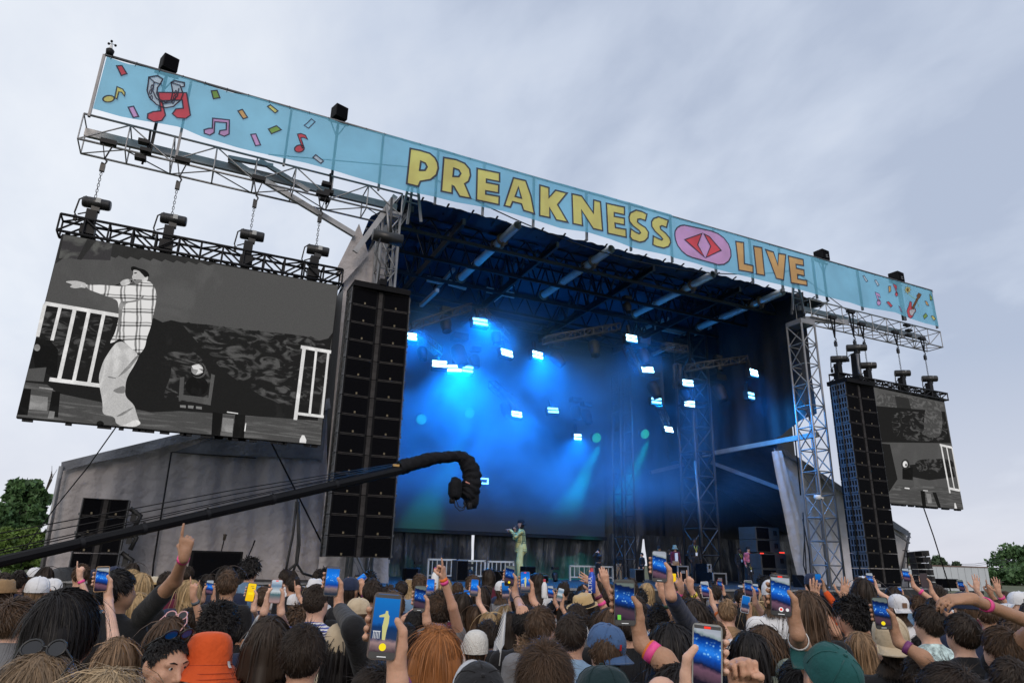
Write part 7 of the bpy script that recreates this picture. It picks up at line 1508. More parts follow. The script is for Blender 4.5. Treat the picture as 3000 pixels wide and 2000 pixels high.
far('person holding the switched off phone with a hair tie on the wrist', 2740, 1765, 40, ('long', 'darkbrown'), 'light', 'black', [A_('R', phone=ph['F'], sleeve='bare', bands=[('hairtie', 0.5)])], D=6.6)
far('person in a blue cap holding the grey cased phone', 2778, 1762, 40, ('under_hat', 'brown'), 'light', 'navy', [A_('R', phone=ph['G'], sleeve='bare')], D=7.9, hat=('cap', 'capblue', 'capblue'))
far('person raising an open hand against the white trailer, bare wrist', 2868, 1760, 30, ('short', 'brown'), 'fair', 'maroon', [A_('R', hand=(2861, 1710), D=6.6, pose='open', dir=(0, 1, 0), sleeve='short')], D=6.7)
far('person raising one finger at the right trailer end', 2905, 1768, 30, ('short', 'black'), 'tan', 'black', [A_('R', hand=(2900, 1722), D=6.6, pose='point', dir=(-0.1, 1, 0), sleeve='bare')], D=6.7)
far('person raising an open hand with a pink band at the right trailer end', 2934, 1765, 30, ('long', 'brown'), 'light', 'grey', [A_('R', hand=(2922, 1718), D=6.4, pose='open', dir=(-0.15, 1, 0), sleeve='bare', bands=[('pink', 0.25)])], D=6.5)
far('person raising spread fingers behind the tower foot', 2470, 1768, 36, ('short', 'black'), 'light', 'black', [A_('R', hand=(2474, 1728), D=5.6, pose='open', dir=(0.25, 1, 0), sleeve='bare')], D=5.8)
far('person with an orange glowing phone left of the floor speaker', 548, 1772, 28, ('short', 'black'), 'light', 'black', [A_('R', phone=ph['H'], sleeve='bare')], D=7.6)
far('person holding the dim phone right of the floor speaker', 680, 1778, 30, ('short', 'darkbrown'), 'fair', 'red', [A_('R', phone=ph['I'], sleeve='bare')], D=8.0)
far('person with the rosy backed low phone', 1266, 1760, 28, ('short', 'darkbrown'), 'light', 'grey', [A_('L', phone=ph['J'], sleeve='bare')], D=6.4)
far('person with a tiny phone beside the white trucker cap', 2640, 1752, 20, ('short', 'black'), 'light', 'black', [A_('R', phone=ph['K'], sleeve='bare')], D=12.0)
far('person pointing up with a manicured finger, middle right', 2030, 1765, 36, ('short', 'brown'), 'light', 'white', [A_('R', hand=(2022, 1702), D=6.4, pose='point', dir=(0.0, 1, 0), sleeve='bare', bands=[('yellow', 0.3)])], D=6.6)
far('person raising a hand with a pink band behind the navy sleeve', 2000, 1770, 34, ('short', 'black'), 'light', 'black', [A_('L', hand=(1990, 1708), D=6.6, pose='two', dir=(-0.3, 1, 0), sleeve='bare', bands=[('pink', 0.2)])], D=6.8)
far('person holding the yellowish small phone', 1980, 1752, 22, ('short', 'brown'), 'light', 'grey', [A_('R', phone=ph['L'], sleeve='bare')], D=11.4)
far('person raising an arm with a green band right of the afro', 1942, 1778, 40, ('curly', 'black'), 'light', 'black', [A_('R', hand=(1942, 1712), D=5.2, pose='fist', dir=(0.1, 1, 0), sleeve='bare', bands=[('green', 0.4)])], D=5.4)
far('person raising a hand behind the straw hat', 1708, 1770, 34, ('short', 'brown'), 'light', 'maroon', [A_('L', hand=(1722, 1698), D=6.9, pose='open', dir=(-0.9, 0.4, 0), nrm=(0, 0, 1), sleeve='bare')], D=7.0)
far('person pointing forward left of the beige cap rows', 1012, 1768, 30, ('short', 'black'), 'light', 'white', [A_('R', hand=(1018, 1716), D=7.2, pose='point', dir=(0.4, 1, 0), sleeve='bare')], D=7.3)
far('person with a small pointing hand over a white cap', 862, 1752, 30, ('under_hat', 'brown'), 'light', 'white', [A_('R', hand=(872, 1724), D=7.5, pose='point', dir=(-0.1, 1, 0), sleeve='bare')], D=7.6, hat=('cap', 'white', 'white'))
# ------------------------------------------------------------------ more heads between and beyond
named = [(px_of(P), 0.2*2000/D*lens(px_of(P))[0], D) for (_, P, D, _) in PEOPLE]
FILL = [(('short', 'darkbrown'), None, 'person with short dark hair in the packed rows below the stage edge', 'short dark haired people in the packed rows'), (('short', 'brown'), None, 'person with short brown hair in the packed rows below the stage edge', 'short brown haired people in the packed rows'),
        (('long', 'darkbrown'), None, 'person with long dark hair in the packed rows below the stage edge', 'long dark haired people in the packed rows'), (('long', 'blonde'), None, 'person with long blonde hair in the packed rows below the stage edge', 'long blonde haired people in the packed rows'),
        (('curly', 'black'), None, 'person with curly black hair in the packed rows below the stage edge', 'curly black haired people in the packed rows'), (('under_hat', 'brown'), ('cap', 'white', 'white', 0, 0), 'person in a small white cap in the packed rows below the stage edge', 'white capped people in the packed rows'),
        (('under_hat', 'darkbrown'), ('cap', 'navy', 'navy', 0, 0), 'person in a small dark cap in the packed rows below the stage edge', 'dark capped people in the packed rows')]
PW = [0.30, 0.2, 0.17, 0.07, 0.13, 0.06, 0.07]
protos = {}; nfill = 0; r5 = random.Random(11)
for row, D in enumerate((3.6, 4.3, 5.0, 5.7, 6.5, 7.3, 8.2, 9.2, 10.4, 11.6, 12.8)):
    na = int(1.35*D/0.66)
    for i in range(na):
        a = -0.26+1.40*(i+0.5+r5.uniform(-0.3, 0.3))/na; d = D+r5.uniform(-0.25, 0.25); P = Vector((d*math.sin(a), d*math.cos(a), 1.645*r5.gauss(1.0, 0.034)))
        if P.y > 13.6: continue
        q = px_of(P); w = 0.2*2000/d*lens(q)[0]
        if not (-30 < q[0] < 3030): continue
        if any(math.hypot(q[0]-n[0][0], (q[1]-n[0][1])*0.8) < 0.55*max(w, n[1]) and abs(n[2]-d) < 1.1 for n in named): continue
        if D < 7 and any(abs(q[0]-n[0][0]) < 0.75*n[1] and n[2] > d-0.3 for n in named): continue
        k = r5.choices(range(len(FILL)), PW)[0]; hr, ht, lab, grp = FILL[k]; lod = 1 if d < 5.2 else 0; key = (k, lod)
        col = r5.choice(['black', 'black', 'black', 'navy', 'navy', 'white', 'grey', 'grey', 'maroon', 'denim'])
        if key not in protos:
            root, _, sz = person(lab, q, w, hr, 'light', hat=ht, shirt=col, P=P, D=d/lens(q)[0], group=grp, lod=lod); protos[key] = root
        else:
            src = protos[key]; root = copy_tree(src, None, (P.x, P.y, 0)); sz = P.z/1.655; root.scale = (sz, sz, sz); root.rotation_euler = (0, 0, -math.atan2(P.x, P.y)*0.8-0.1+r5.gauss(0, 0.25))
            for ch in root.children:
                n = ch.name.split('.')[0]
                if n == 'shirt': ch.material_slots[0].material = cl(col)
                if n == 'body': ch.material_slots[0].material = skin(r5.choice(['light', 'light', 'fair', 'tan', 'brown']))
        nfill += 1; named.append((q, w, d))
print('people', len(PEOPLE), 'fill', nfill)
# held bottles
def bottle(label, px, Hb, D, glass, cap_c):
    c = at(px, D=D); mb = MB(); mb.lathe(c, [(0, -Hb*0.5), (Hb*0.14, -Hb*0.5), (Hb*0.15, -Hb*0.45), (Hb*0.15, Hb*0.1), (Hb*0.12, Hb*0.2), (Hb*0.065, Hb*0.32), (Hb*0.06, Hb*0.42), (0, Hb*0.42)], 14)
    t = thing('bottle', c, label, 'bottle'); mb.build('bottle_body', glass, t); MB().lathe(c, [(Hb*0.068, Hb*0.30), (Hb*0.068, Hb*0.45)], 12).lathe(c, [(Hb*0.068, Hb*0.45), (0, Hb*0.47)], 12).build('neck_foil', cap_c, t)
    return t, c, mb
M_blu = mat('blue_bottle_aluminium', (0.02, 0.07, 0.42), 0.3, 0.4, 0.1)
t, c, _ = bottle('blue aluminium bottle with a red and white neck, raised over the crowd', (1734, 1698), 0.20, 5.9, M_blu, mat('red_foil', (0.55, 0.06, 0.08), 0.4))
fc = bpy.data.curves.new('t', 'FONT'); fc.body = 'ULTRA'; fc.size = 0.042; fc.align_x = 'CENTER'; fo_ = bpy.data.objects.new('t', fc); COL.objects.link(fo_); dg = bpy.context.evaluated_depsgraph_get(); tm = bpy.data.meshes.new_from_object(fo_.evaluated_get(dg)); COL.objects.unlink(fo_)
a_ = math.atan2(c.x, c.y); tm.transform(Matrix.Rotation(-a_, 4, 'Z') @ Matrix.Translation((0, -0.033, -0.04)) @ Matrix.Rotation(R_(-90), 4, 'Y') @ Matrix.Rotation(R_(90), 4, 'X')); tm.materials.clear(); tm.materials.append(M_white); tm.name = 'lettering'
lo_ = bpy.data.objects.new('lettering', tm); COL.objects.link(lo_); lo_.parent = t
bottle('small white bottle with a red neck among the raised phones, under the singer', (1595, 1722), 0.22, 8.5, M_white, mat('red_foil', (0.55, 0.06, 0.08), 0.4))
bottle('small white bottle in front of the left barrier', (1274, 1697), 0.24, 7.0, M_white, mat('red_foil', (0.55, 0.06, 0.08), 0.4))
# white feather
mb = MB(); c = at((1465, 1862), D=3.85)
for k in range(26):
    f = k/25; s = -1 if k % 2 else 1; a = c+Vector((0.025*f, 0, 0.17*f-0.08)); mb.add([a, a+Vector((0, 0, 0.02)), a+Vector((s*0.035*(1-f*0.5), 0.015*s, 0.05)), a+Vector((s*0.03*(1-f*0.5), 0.015*s, 0.035))], [(0, 1, 2, 3)])
mb.tube([c+Vector((0, 0, -0.14)), c+Vector((0.025, 0, 0.10))], 0.003, 5); o = mb.build('feather', M_white); rebase(o, c-Vector((0, 0, 0.14))); tag(o, 'white feather plume standing between two dark haired heads', 'feather')
# ------------------------------------------------------------------ stage furniture
YS_ = 19.6
M_alub = mat('barrier_aluminium', (0.55, 0.54, 0.50), 0.35, 0.6, 0.1, 4)
def barrier(label, pa, pb, n, Y, ztop, zbot=DZ+0.12):
    a, b = at(pa, Y), at(pb, Y); t = thing('crowd_barrier', ((a.x+b.x)/2, Y, DZ), label, 'barrier', 'silver crowd barriers on the stage'); x0, x1 = a.x, b.x
    MB().bar((x0, Y, ztop), (x1, Y, ztop), 0.05).bar((x0, Y, zbot), (x1, Y, zbot), 0.04).bar((x0+0.02, Y, DZ), (x0+0.02, Y, ztop), 0.05).bar((x1-0.02, Y, DZ), (x1-0.02, Y, ztop), 0.05).build('rail_frame', M_alub, t)
    for i in range(1, n): x = x0+(x1-x0)*i/n; MB().bar((x, Y, zbot), (x, Y, ztop), 0.026).build('upright_bar', M_alub, t)
zt = at(zF(1240, 1218), YS_).z
barrier('leftmost silver barrier on the stage', zF(1108, 1215), zF(1368, 1228), 6, YS_, zt)
barrier('middle of the three silver barriers left of the singer', zF(1388, 1230), zF(1638, 1240), 6, YS_, zt-0.01)
barrier('silver barrier just behind the singer, lit warm', zF(1658, 1240), zF(1898, 1252), 6, YS_, zt-0.02)
barrier('low barrier right of the singer, half behind the camera man', zC(1468, 492), zC(1868, 503), 9, 20.2, at(zC(1600, 495), 20.2).z)
def wedge(label, px, Y, w, h, d, M=M_cab, tilt=0.0):
    c = at(px, Y); t = thing('monitor_speaker', (c.x, Y, DZ), label, 'stage speaker', 'black floor speakers')
    mb = MB(); x0, x1 = c.x-w/2, c.x+w/2; y0, y1 = Y-d/2, Y+d/2; k = d*tilt
    mb.add([(x0, y0, DZ), (x1, y0, DZ), (x1, y1, DZ), (x0, y1, DZ), (x0, y0+k, DZ+h), (x1, y0+k, DZ+h), (x1, y1, DZ+h), (x0, y1, DZ+h)], [(3, 2, 1, 0), (4, 5, 6, 7), (0, 1, 5, 4), (1, 2, 6, 5), (2, 3, 7, 6), (3, 0, 4, 7)])
    o = mb.build('cabinet', M, t); bv = o.modifiers.new('b', 'BEVEL'); bv.width = 0.02; bv.segments = 2
    e = 0.03; L = lambda fx, fz: (x0+w*fx, y0+k*fz-0.008, DZ+h*fz); MB().add([L(0.05, 0.06), L(0.95, 0.06), L(0.95, 0.94), L(0.05, 0.94)], [(0, 1, 2, 3)]).build('grille', M_grl, t)
    MB().box(Vector(L(0.86, 0.14))-Vector((0, 0.006, 0)), (0.03, 0.006, 0.035)).build('badge', mat('amber_badge', (0.4, 0.3, 0.12), 0.5), t)
wedge('wide black floor speaker on the left side deck before the tent', (623, 1702), 17.0, 1.05, 0.62, 0.6, tilt=0.1)
wedge('small floor speaker beside the wide one on the left side deck', (572, 1700), 17.15, 0.34, 0.62, 0.5)
wedge('tall grey black speaker in front of the middle barrier', (1346, 1690), 18.6, 0.34, 0.56, 0.4, mat('grey_black_cabinet', (0.03, 0.03, 0.03), 0.6))
for k in range(2): wedge(('left of the paired black speakers right of the small monitor', 'right of the paired black speakers under the singer')[k], (1436+28*k, 1718), 14.9, 0.25, 0.34, 0.4)
wedge('black monitor box hiding the feet of the singer', (1546, 1690), 20.2, 0.37, 0.42, 0.4)
wedge('small grey box at the stage front right of the singer', (1590, 1705), 18.0, 0.2, 0.2, 0.3, mat('dull_grey_box', (0.06, 0.062, 0.06), 0.6))
wedge('grey block standing below the triangular bright gap', (1866, 1695), 19.0, 0.34, 0.42, 0.3, mat('dull_grey_box', (0.06, 0.062, 0.06), 0.6))
wedge('slanted monitor speaker before the right grey curtain', (2350, 1708), 16.4, 0.38, 0.36, 0.4, tilt=0.7)
wedge('black block on the floor right of the tall speaker column', (2610, 1722), 16.9, 0.36, 0.36, 0.5)
wedge('black covered box under the far small speaker stack', (2780, 1735), 16.9, 0.62, 0.32, 0.5)
wedge('low black box near the smoke, left of the barriers', (1200, 1705), 18.6, 0.36, 0.32, 0.3)
# road case
c = at(zB(1592, 530), 18.2); w, h = 0.66, 0.68; t = thing('road_case', (c.x, 18.2, DZ), 'black flight case with silver edges and printed lettering under the left speaker column', 'road case'); zc0 = at(zB(1592, 612), 18.2).z; h = at(zB(1592, 440), 18.2).z-zc0; w = at(zB(1685, 530), 18.2).x-at(zB(1497, 530), 18.2).x
cz = zc0+h/2; MB().box((c.x, 18.5, cz), (w-0.02, 0.58, h-0.02)).build('case_body', M_cab, t)
mb = MB()
for sx in (-1, 1):
    for sz in (-1, 1): mb.box((c.x+sx*(w/2-0.02), 18.2, cz+sz*(h/2-0.02)), (0.09, 0.05, 0.09))
    mb.box((c.x+sx*(w/2-0.012), 18.202, cz), (0.03, 0.03, h)); mb.box((c.x, 18.202, cz+sx*(h/2-0.012)), (w, 0.03, 0.03))
mb.build('edge_trim', M_alu, t); MB().box((c.x, 18.196, cz+h*0.39), (w*0.32, 0.02, h*0.16)).box((c.x, 18.190, cz+h*0.40), (w*0.22, 0.02, h*0.07), mi=1).build('catch', [M_alu, M_blk], t)
def text_mesh(body, size, loc, M, name, parent, bold=0.0):
    fc = bpy.data.curves.new('t', 'FONT'); fc.body = body; fc.size = size; fc.align_x = 'CENTER'; fc.offset = bold; fo = bpy.data.objects.new('t', fc); COL.objects.link(fo); dg = bpy.context.evaluated_depsgraph_get(); me = bpy.data.meshes.new_from_object(fo.evaluated_get(dg)); COL.objects.unlink(fo)
    me.transform(Matrix.Translation(Vector(loc)-WLOC[parent.name]) @ Matrix.Rotation(R_(90), 4, 'X')); me.materials.clear(); me.materials.append(M); me.name = name; o = bpy.data.objects.new(name, me); COL.objects.link(o); o.parent = parent; return o
text_mesh('Antari', 0.13, (c.x, 18.188, cz+h*0.12), M_white, 'lettering', t, 0.004); text_mesh('F-7', 0.13, (c.x, 18.188, cz-h*0.05), M_white, 'lettering', t, 0.003); text_mesh('Rent', 0.13, (c.x-w*0.1, 18.188, cz-h*0.26), mat('red_print', (0.6, 0.05, 0.03)), 'lettering', t, 0.006)
mb = MB()
for k, (dx, dz, r) in enumerate(((0.12, -0.20, 0.05), (0.2, -0.22, 0.04), (0.15, -0.27, 0.045))): mb.lathe((c.x+w*dx+0.05, 18.189, cz+h*dz), [(0, 0), (r, 0)], 12, axis=(0, -1, 0))
mb.box((c.x, 18.189, cz-h*0.36), (w*0.42, 0.002, 0.02)); mb.box((c.x, 18.189, cz+h*0.06), (w*0.5, 0.002, 0.008)); mb.build('emblem', M_white, t)
# clutter under the column
mb = MB()
for a, b, r in ((zB(1350, 460), zB(1500, 460), 0.05), (zB(1400, 590), zB(1500, 470), 0.06), (zB(1330, 440), zB(1310, 640), 0.05), (zB(1250, 440), zB(1220, 640), 0.03), (zB(1120, 440), zB(1100, 660), 0.03), (zB(1420, 470), zB(1380, 640), 0.04)): mb.tube([at(a, 17.6), at(b, 17.6)], r, 8)
c = at(zB(1300, 640), 17.6); o = mb.build('folded_stand', M_tube); rebase(o, (c.x, 17.6, DZ)); tag(o, 'heap of steel tube legs under the left speaker column', 'stand')
# microphone stands
def micstand(label, top, bot, Y, big, lean):
    a, b = at(top, Y), at(bot, Y); b.z = DZ; b.x = a.x-lean; t = thing('microphone_stand', b, label, 'mic stand', 'black microphone stands'); MB().tube([b+Vector((0, 0, 0.18)), b.lerp(a, 0.86)], 0.014, 6).build('pole', M_blk, t)
    mb = MB()
    for k in range(3): q = k*2.094+0.4; mb.tube([b+Vector((0, 0, 0.22)), b+Vector((0.3*math.cos(q), 0.3*math.sin(q), 0.01))], 0.012, 5)
    mb.build('tripod_base', M_blk, t); p = b.lerp(a, 0.86); MB().box(b.lerp(a, 0.55), (0.05, 0.05, 0.09)).box(b.lerp(a, 0.35), (0.04, 0.04, 0.06)).build('clamp', M_blk, t)
    MB().lathe(p, [(0, 0), (0.03 if big else 0.016, 0.01), (0.035 if big else 0.018, 0.1), (0.05 if big else 0.02, (a-p).length), (0, (a-p).length+0.01)], 10, axis=(a-p)).build('microphone', mat('mic_foam_brown', (0.05, 0.04, 0.03), 0.9) if big else M_blk, t)
micstand('microphone stand with a fat brown microphone before the left tent', zB(188, 202), zB(145, 530), 17.6, True, 0.07); micstand('leaning microphone stand before the left tent', zB(460, 258), zB(365, 600), 17.6, False, 0.2)
mb = MB(); 
for px, r in ((zA(600, 560), 0.3), (zA(700, 545), 0.26), (zA(1210, 560), 0.2), (zA(1090, 545), 0.2)): c = at(px, 16.9); o = MB().lathe((c.x, 16.9, DZ), [(r*1.3, 0), (r, r*0.5), (r*0.5, r*0.75), (0, r*0.8)], 12).build('covered_gear', M_dark); rebase(o, (c.x, 16.9, DZ)); tag(o, 'black covered bundle of gear on the left side deck edge', 'gear', 'black covered bundles on the left deck edge')
# wedges of lens balls / small spots on deck
for px, lab in ((zF(1010, 1320), 'glinting lamp ball in the smoke on the deck'), (zF(1492, 1340), 'dark moving lamp on the deck before the barriers'), (zC(1335, 580), 'dark moving lamp on the deck right of the singer')): moving_head(px, 19.2, 0.5, 0.0, lab)
# PA stacks on the right inside
def stack(label, pa, pb, Y, n, lab2=None):
    a, b = at(pa, Y), at(pb, Y); w = b.x-a.x; hgt = (a.z-b.z)/n; t = thing('speaker_stack', ((a.x+b.x)/2, Y, b.z), label, 'speaker stack')
    for i in range(n):
        o = MB().box(((a.x+b.x)/2, Y+0.4, b.z+hgt*(i+0.5)), (w, 0.8, hgt-0.015)).build('speaker_cabinet', mat('stage_cabinet_grey', (0.05, 0.052, 0.052), 0.6), t); MB().box(((a.x+b.x)/2-w*0.2, Y-0.005, b.z+hgt*(i+0.5)), (w*0.5, 0.012, hgt*0.85)).build('grille', M_grl, o)
        MB().box(((a.x+b.x)/2+w*0.28, Y-0.01, b.z+hgt*(i+0.55)), (0.05, 0.02, 0.16)).box(((a.x+b.x)/2+w*0.36, Y-0.01, b.z+hgt*(i+0.55)), (0.05, 0.02, 0.16)).build('hand_slot', M_blk, o)
stack('upper pair of stage speakers stacked beside the tie-dyed shirt', zG(1760, 755), zG(2000, 1000), 18.6, 2); stack('lower pair of stage speakers beside the tie-dyed shirt', zG(1810, 1003), zG(2070, 1290), 18.4, 2)
for q_, w_, lb in ((zG(1825, 1003), 0.14, 'small red light on the lower stage speakers, the left one'), (zG(2010, 997), 0.22, 'wider red light on the lower stage speakers, the right one')): o = MB().box(at(q_, 18.3), (w_, 0.03, 0.03)).build('status_lamp', emit('red_led', (1.0, 0.05, 0.03), 2.0)); tag(o, lb, 'light')
def table(label, pa, pb, Y):
    a, b = at(pa, Y), at(pb, Y); t = thing('equipment_rack', ((a.x+b.x)/2, Y, DZ), label, 'equipment rack'); w = b.x-a.x; MB().box(((a.x+b.x)/2, Y+0.3, (a.z+DZ)/2), (w, 0.6, a.z-DZ)).build('case_body', M_cab, t)
    mb = MB()
    for s in (0, 1): mb.box((a.x+w*s, Y-0.005, (a.z+DZ)/2), (0.05, 0.03, a.z-DZ)); 
    mb.box(((a.x+b.x)/2, Y-0.007, a.z-0.02), (w, 0.03, 0.04)); mb.build('edge_trim', M_alu, t); MB().box(((a.x+b.x)/2, Y-0.012, a.z-0.2), (0.16, 0.02, 0.09)).build('catch', M_alu, t)
table('flight case with silver edges on the right inside the stage', zG(1375, 1180), zG(1500, 1300), 18.0); table('narrow rack left of the silver edged flight case', zG(1325, 1100), zG(1365, 1300), 18.6); table('black desk under the pink shirt with gear on it', zG(1050, 1115), zG(1150, 1260), 19.0)
# ------------------------------------------------------------------ the singer
M_pl2 = plaid('yellow_green_plaid', (0.66, 0.60, 0.22), (0.07, 0.11, 0.06), (0.3, 0.3, 0.1), 4.5); M_tr2 = mat('pale_yellow_trousers', (0.58, 0.54, 0.22), 0.85, 0, 0.08, 4, bump=0.4, bscale=10)
def figure(label, head_px, Y, Rz, sk, shirt, pants, hair, hat=None, arms=(), face=True, group=None, hyaw=0, extra_pants=0.0, pitch=0):
    P = at(head_px, Y); sz = (P.z-DZ)/1.655; root = thing('person', (P.x, Y, DZ), label, 'person', group, R_(Rz)); root.scale = (sz, sz, sz); Rh = head_rot(R_(hyaw), R_(pitch))
    W2L = lambda p: rotz(-R_(Rz)) @ (np.array(p)-np.array([P.x, Y, DZ]))/sz; AR = {}
    for A in arms:
        s = 1 if A['side'] == 'R' else -1; sh = V3(s*SHX, 0, SHZ); tip = W2L(at(A['hand'], A.get('Y', Y))) if 'hand' in A else V3(*A['loc']); f = V3(*A['f']); f /= np.linalg.norm(f); wr = tip-f*0.06; hd = hand_prims(wr, f, V3(*A['n']), A['side'], A['pose']); el = arm_ik(sh, wr, V3(*A.get('pole', (s*0.5, -0.3, -1))))
        P_ = np.array([h[i] for h in hd for i in (1, 2)]); AR[A['side']] = dict(sh=sh, el=el, wr=wr, hand=hd, box=(P_.min(0)-0.02, P_.max(0)+0.02), sleeve=A.get('sleeve', 'long'))
    body, shm = build_body_meshes(AR, 0.016, face, Rh, 'long', [], 0.008, 1.02); link_obj('body', body, root, skin(sk)); link_obj('shirt', shm, root, shirt)
    if extra_pants:
        e = extra_pants; pr = [torso_prims(0.014)[0]]
        for s in (-1, 1): pr += [('c', (s*0.085, 0, 0.92), (s*0.12, 0.03, 0.50), 0.108, 0.100, 0.05), ('c', (s*0.12, 0.03, 0.50), (s*0.13, -0.02, 0.06), 0.100, 0.115, 0.03)]
        pr += [('c', (0, -0.01, 1.0), (0, -0.015, 0.84), 0.13, 0.15, 0.05)]; me = mesh_np('trousers', *sdf_mesh(pr, axes_for(pr, 0.02)), [pants]); link_obj('trousers', me, root, pants)
        sp = [('c', (0, 0.0, 1.10), (0, -0.005, 0.80), 0.165, 0.19, 0.05), ('e', (0, 0, 1.25), (0.19, 0.14, 0.2), None, 0.06), ('h', V3(0, 0, -1), -0.80, 0.0), ('h', V3(0, 0, 1), 1.36, 0.0)]; me = mesh_np('shirt_tail', *sdf_mesh(sp, axes_for(sp, 0.018)), [shirt]); link_obj('shirt_tail', me, root, shirt)
        for s in (-1, 1): link_obj('shoe', mesh_np('shoe', *sdf_mesh([('e', (s*0.12, 0.07, 0.05), (0.055, 0.15, 0.055), None, 0.02)], axes_for([('e', (s*0.12, 0.07, 0.05), (0.055, 0.15, 0.055), None, 0.02)], 0.015)), [M_white]), root, M_white)
    else: link_obj('trousers', TROUS, root, pants)
    if hair:
        ho = link_obj('hair', get_hair(hair[0], 1), root, hairmat(hair[1])); q = NECK-Rh @ NECK; m4 = Matrix.Identity(4)
        for i in range(3):
            for j in range(3): m4[i][j] = Rh[i][j]
            m4[i][3] = q[i]
        ho.matrix_local = m4
    if hat: make_hat(hat[0], Rh, root, cl(hat[1]), cl(hat[2]), R_(hat[3]), R_(hat[4]))
    if face:
        mb = MB(); mk = hairmat((hair or ('', 'darkbrown'))[1])
        for s in (-1, 1): mb.tube([hp((s*x, y, z), Rh) for x, y, z in ((0.014, 0.101, 1.678), (0.030, 0.099, 1.684), (0.050, 0.086, 1.679))], 0.005, 6); mb.tube([hp((s*x, y, z), Rh) for x, y, z in ((0.018, 0.097, 1.661), (0.031, 0.097, 1.664), (0.046, 0.088, 1.660))], 0.0045, 6)
        mb.build('eyebrow', mk, root, local=True)
    return root, sz, P
singer, ssz, SP = figure('singer in a plaid yellow shirt, pale baggy trousers and a backward black cap, pointing left', zF(1966, 888), 21.0, 62, 'light', M_pl2, M_tr2, ('under_hat', 'darkbrown'), ('cap', 'black', 'black', -6, 180), [A_('L', hand=zF(1848, 943), Y=20.9, f=(0.45, 1, 0.05), n=(0.2, 0, -1), pose='point'), A_('R', loc=(0.05, 0.20, 1.49), f=(-0.4, 0.3, 1), n=(-0.8, 0.3, 0.3), pose='hold', pole=(0.6, 0.1, -1))], extra_pants=1, hyaw=-18)
pr = [('e', (0, 0.075, 1.578), (0.045, 0.036, 0.036), None, 0.02), ('e', (0, 0.098, 1.603), (0.03, 0.008, 0.006), None, 0.01)]; Rh = head_rot(R_(-18)); pr = [('e', hp(p[1], Rh), p[2], Rh, p[4]) for p in pr]; link_obj('beard', mesh_np('beard', *sdf_mesh(pr, axes_for(pr, 0.008)), [hairmat('darkbrown')]), singer, hairmat('darkbrown'))
Ms = singer.matrix_basis
mpos = Matrix.Translation((SP.x, 21.0, DZ)) @ Matrix.Rotation(R_(62), 4, 'Z') @ Matrix.Scale(ssz, 4) @ Vector((0.02, 0.185, 1.575)); t = thing('microphone', mpos, 'silver headed hand microphone at the mouth of the singer', 'microphone')
dirm = (Matrix.Rotation(R_(62), 3, 'Z') @ Vector((0.35, 0.55, -0.55))).normalized(); MB().lathe(mpos, [(0, -0.03), (0.024, -0.015), (0.026, 0), (0.022, 0.02), (0.016, 0.03)], 12, axis=dirm).build('mic_head', M_steel, t); MB().lathe(mpos, [(0.017, 0.03), (0.013, 0.2), (0, 0.2)], 10, axis=dirm).build('handle', M_blk, t)
# crew and guests at the stage side
M_tie = mat('pink_tie_dye', (0.42, 0.10, 0.13), 0.85, 0, 0.75, 7)
figure('photographer in black holding a camera to the face, right of the singer', zG(322, 985), 20.0, 120, 'light', cl('black'), cl('black'), ('short', 'black'), None, [A_('L', loc=(-0.06, 0.16, 1.60), f=(0.5, 0.4, 0.6), n=(0.5, 0, 0), pose='hold'), A_('R', loc=(0.07, 0.16, 1.60), f=(-0.5, 0.4, 0.6), n=(-0.5, 0, 0), pose='hold')])
figure('dark clothed person in tan trousers behind the slim lattice tower', zG(505, 1000), 20.6, 150, 'dark', cl('black'), cl('tan'), ('short', 'black'))
figure('person in black standing sideways against the triangular bright gap', zG(722, 1015), 20.4, 90, 'light', cl('black'), cl('black'), ('short', 'black'))
figure('person in a dark cap partly behind a raised phone, stage right', zG(880, 960), 21.0, 160, 'light', cl('black'), cl('black'), ('under_hat', 'black'), ('cap', 'black', 'black', 0, 0))
g_, gs, gP = figure('person in a pale green bucket hat with an open dark shirt over a white top', zG(1026, 955), 20.0, 165, 'light', cl('maroon'), cl('tan'), ('under_hat', 'brown'), ('bucket', 'sage', 'sage', 0, 0)); o = MB().box((0, 0.135, 1.22), (0.15, 0.03, 0.40)).build('undershirt', M_white, g_, local=True)
def lanyard(root): MB().tube([(-0.07, 0.10, 1.47), (-0.03, 0.15, 1.30), (0.0, 0.155, 1.20)], 0.009, 5).tube([(0.07, 0.10, 1.47), (0.03, 0.15, 1.30), (0.0, 0.155, 1.20)], 0.009, 5).build('lanyard', BAND['yellow'], root, local=True); MB().box((0, 0.16, 1.13), (0.09, 0.006, 0.13)).build('pass_card', M_white, root, local=True)
r1, _, _ = figure('tall crew member in black with a yellow lanyard, before the broad tower', zG(1200, 890), 19.4, 170, 'dark', cl('black'), cl('black'), ('buzz', 'black')); lanyard(r1)
r2, _, _ = figure('crew member in black with a yellow lanyard beside the tie-dyed shirt', zG(1618, 975), 19.4, 170, 'dark', cl('black'), cl('black'), ('buzz', 'black')); lanyard(r2)
figure('person in a pink tie-dyed shirt and dark cap at the stage side', zG(1697, 965), 19.0, 165, 'light', M_tie, cl('black'), ('short', 'black'), ('beanie', 'black', 'black', 0, 0))
# seated/crouching guest: legs folded on a case
r3, _, _ = figure('dark skinned person in black crouching low before the tie-dyed shirt', zG(1715, 1105), 18.2, 165, 'dark', cl('black'), cl('black'), ('buzz', 'black')); lanyard(r3)
figure('guest in black at the far side of the curtain, near the stage desk', zG(975, 985), 21.4, 170, 'light', cl('black'), cl('black'), ('long', 'brown'))
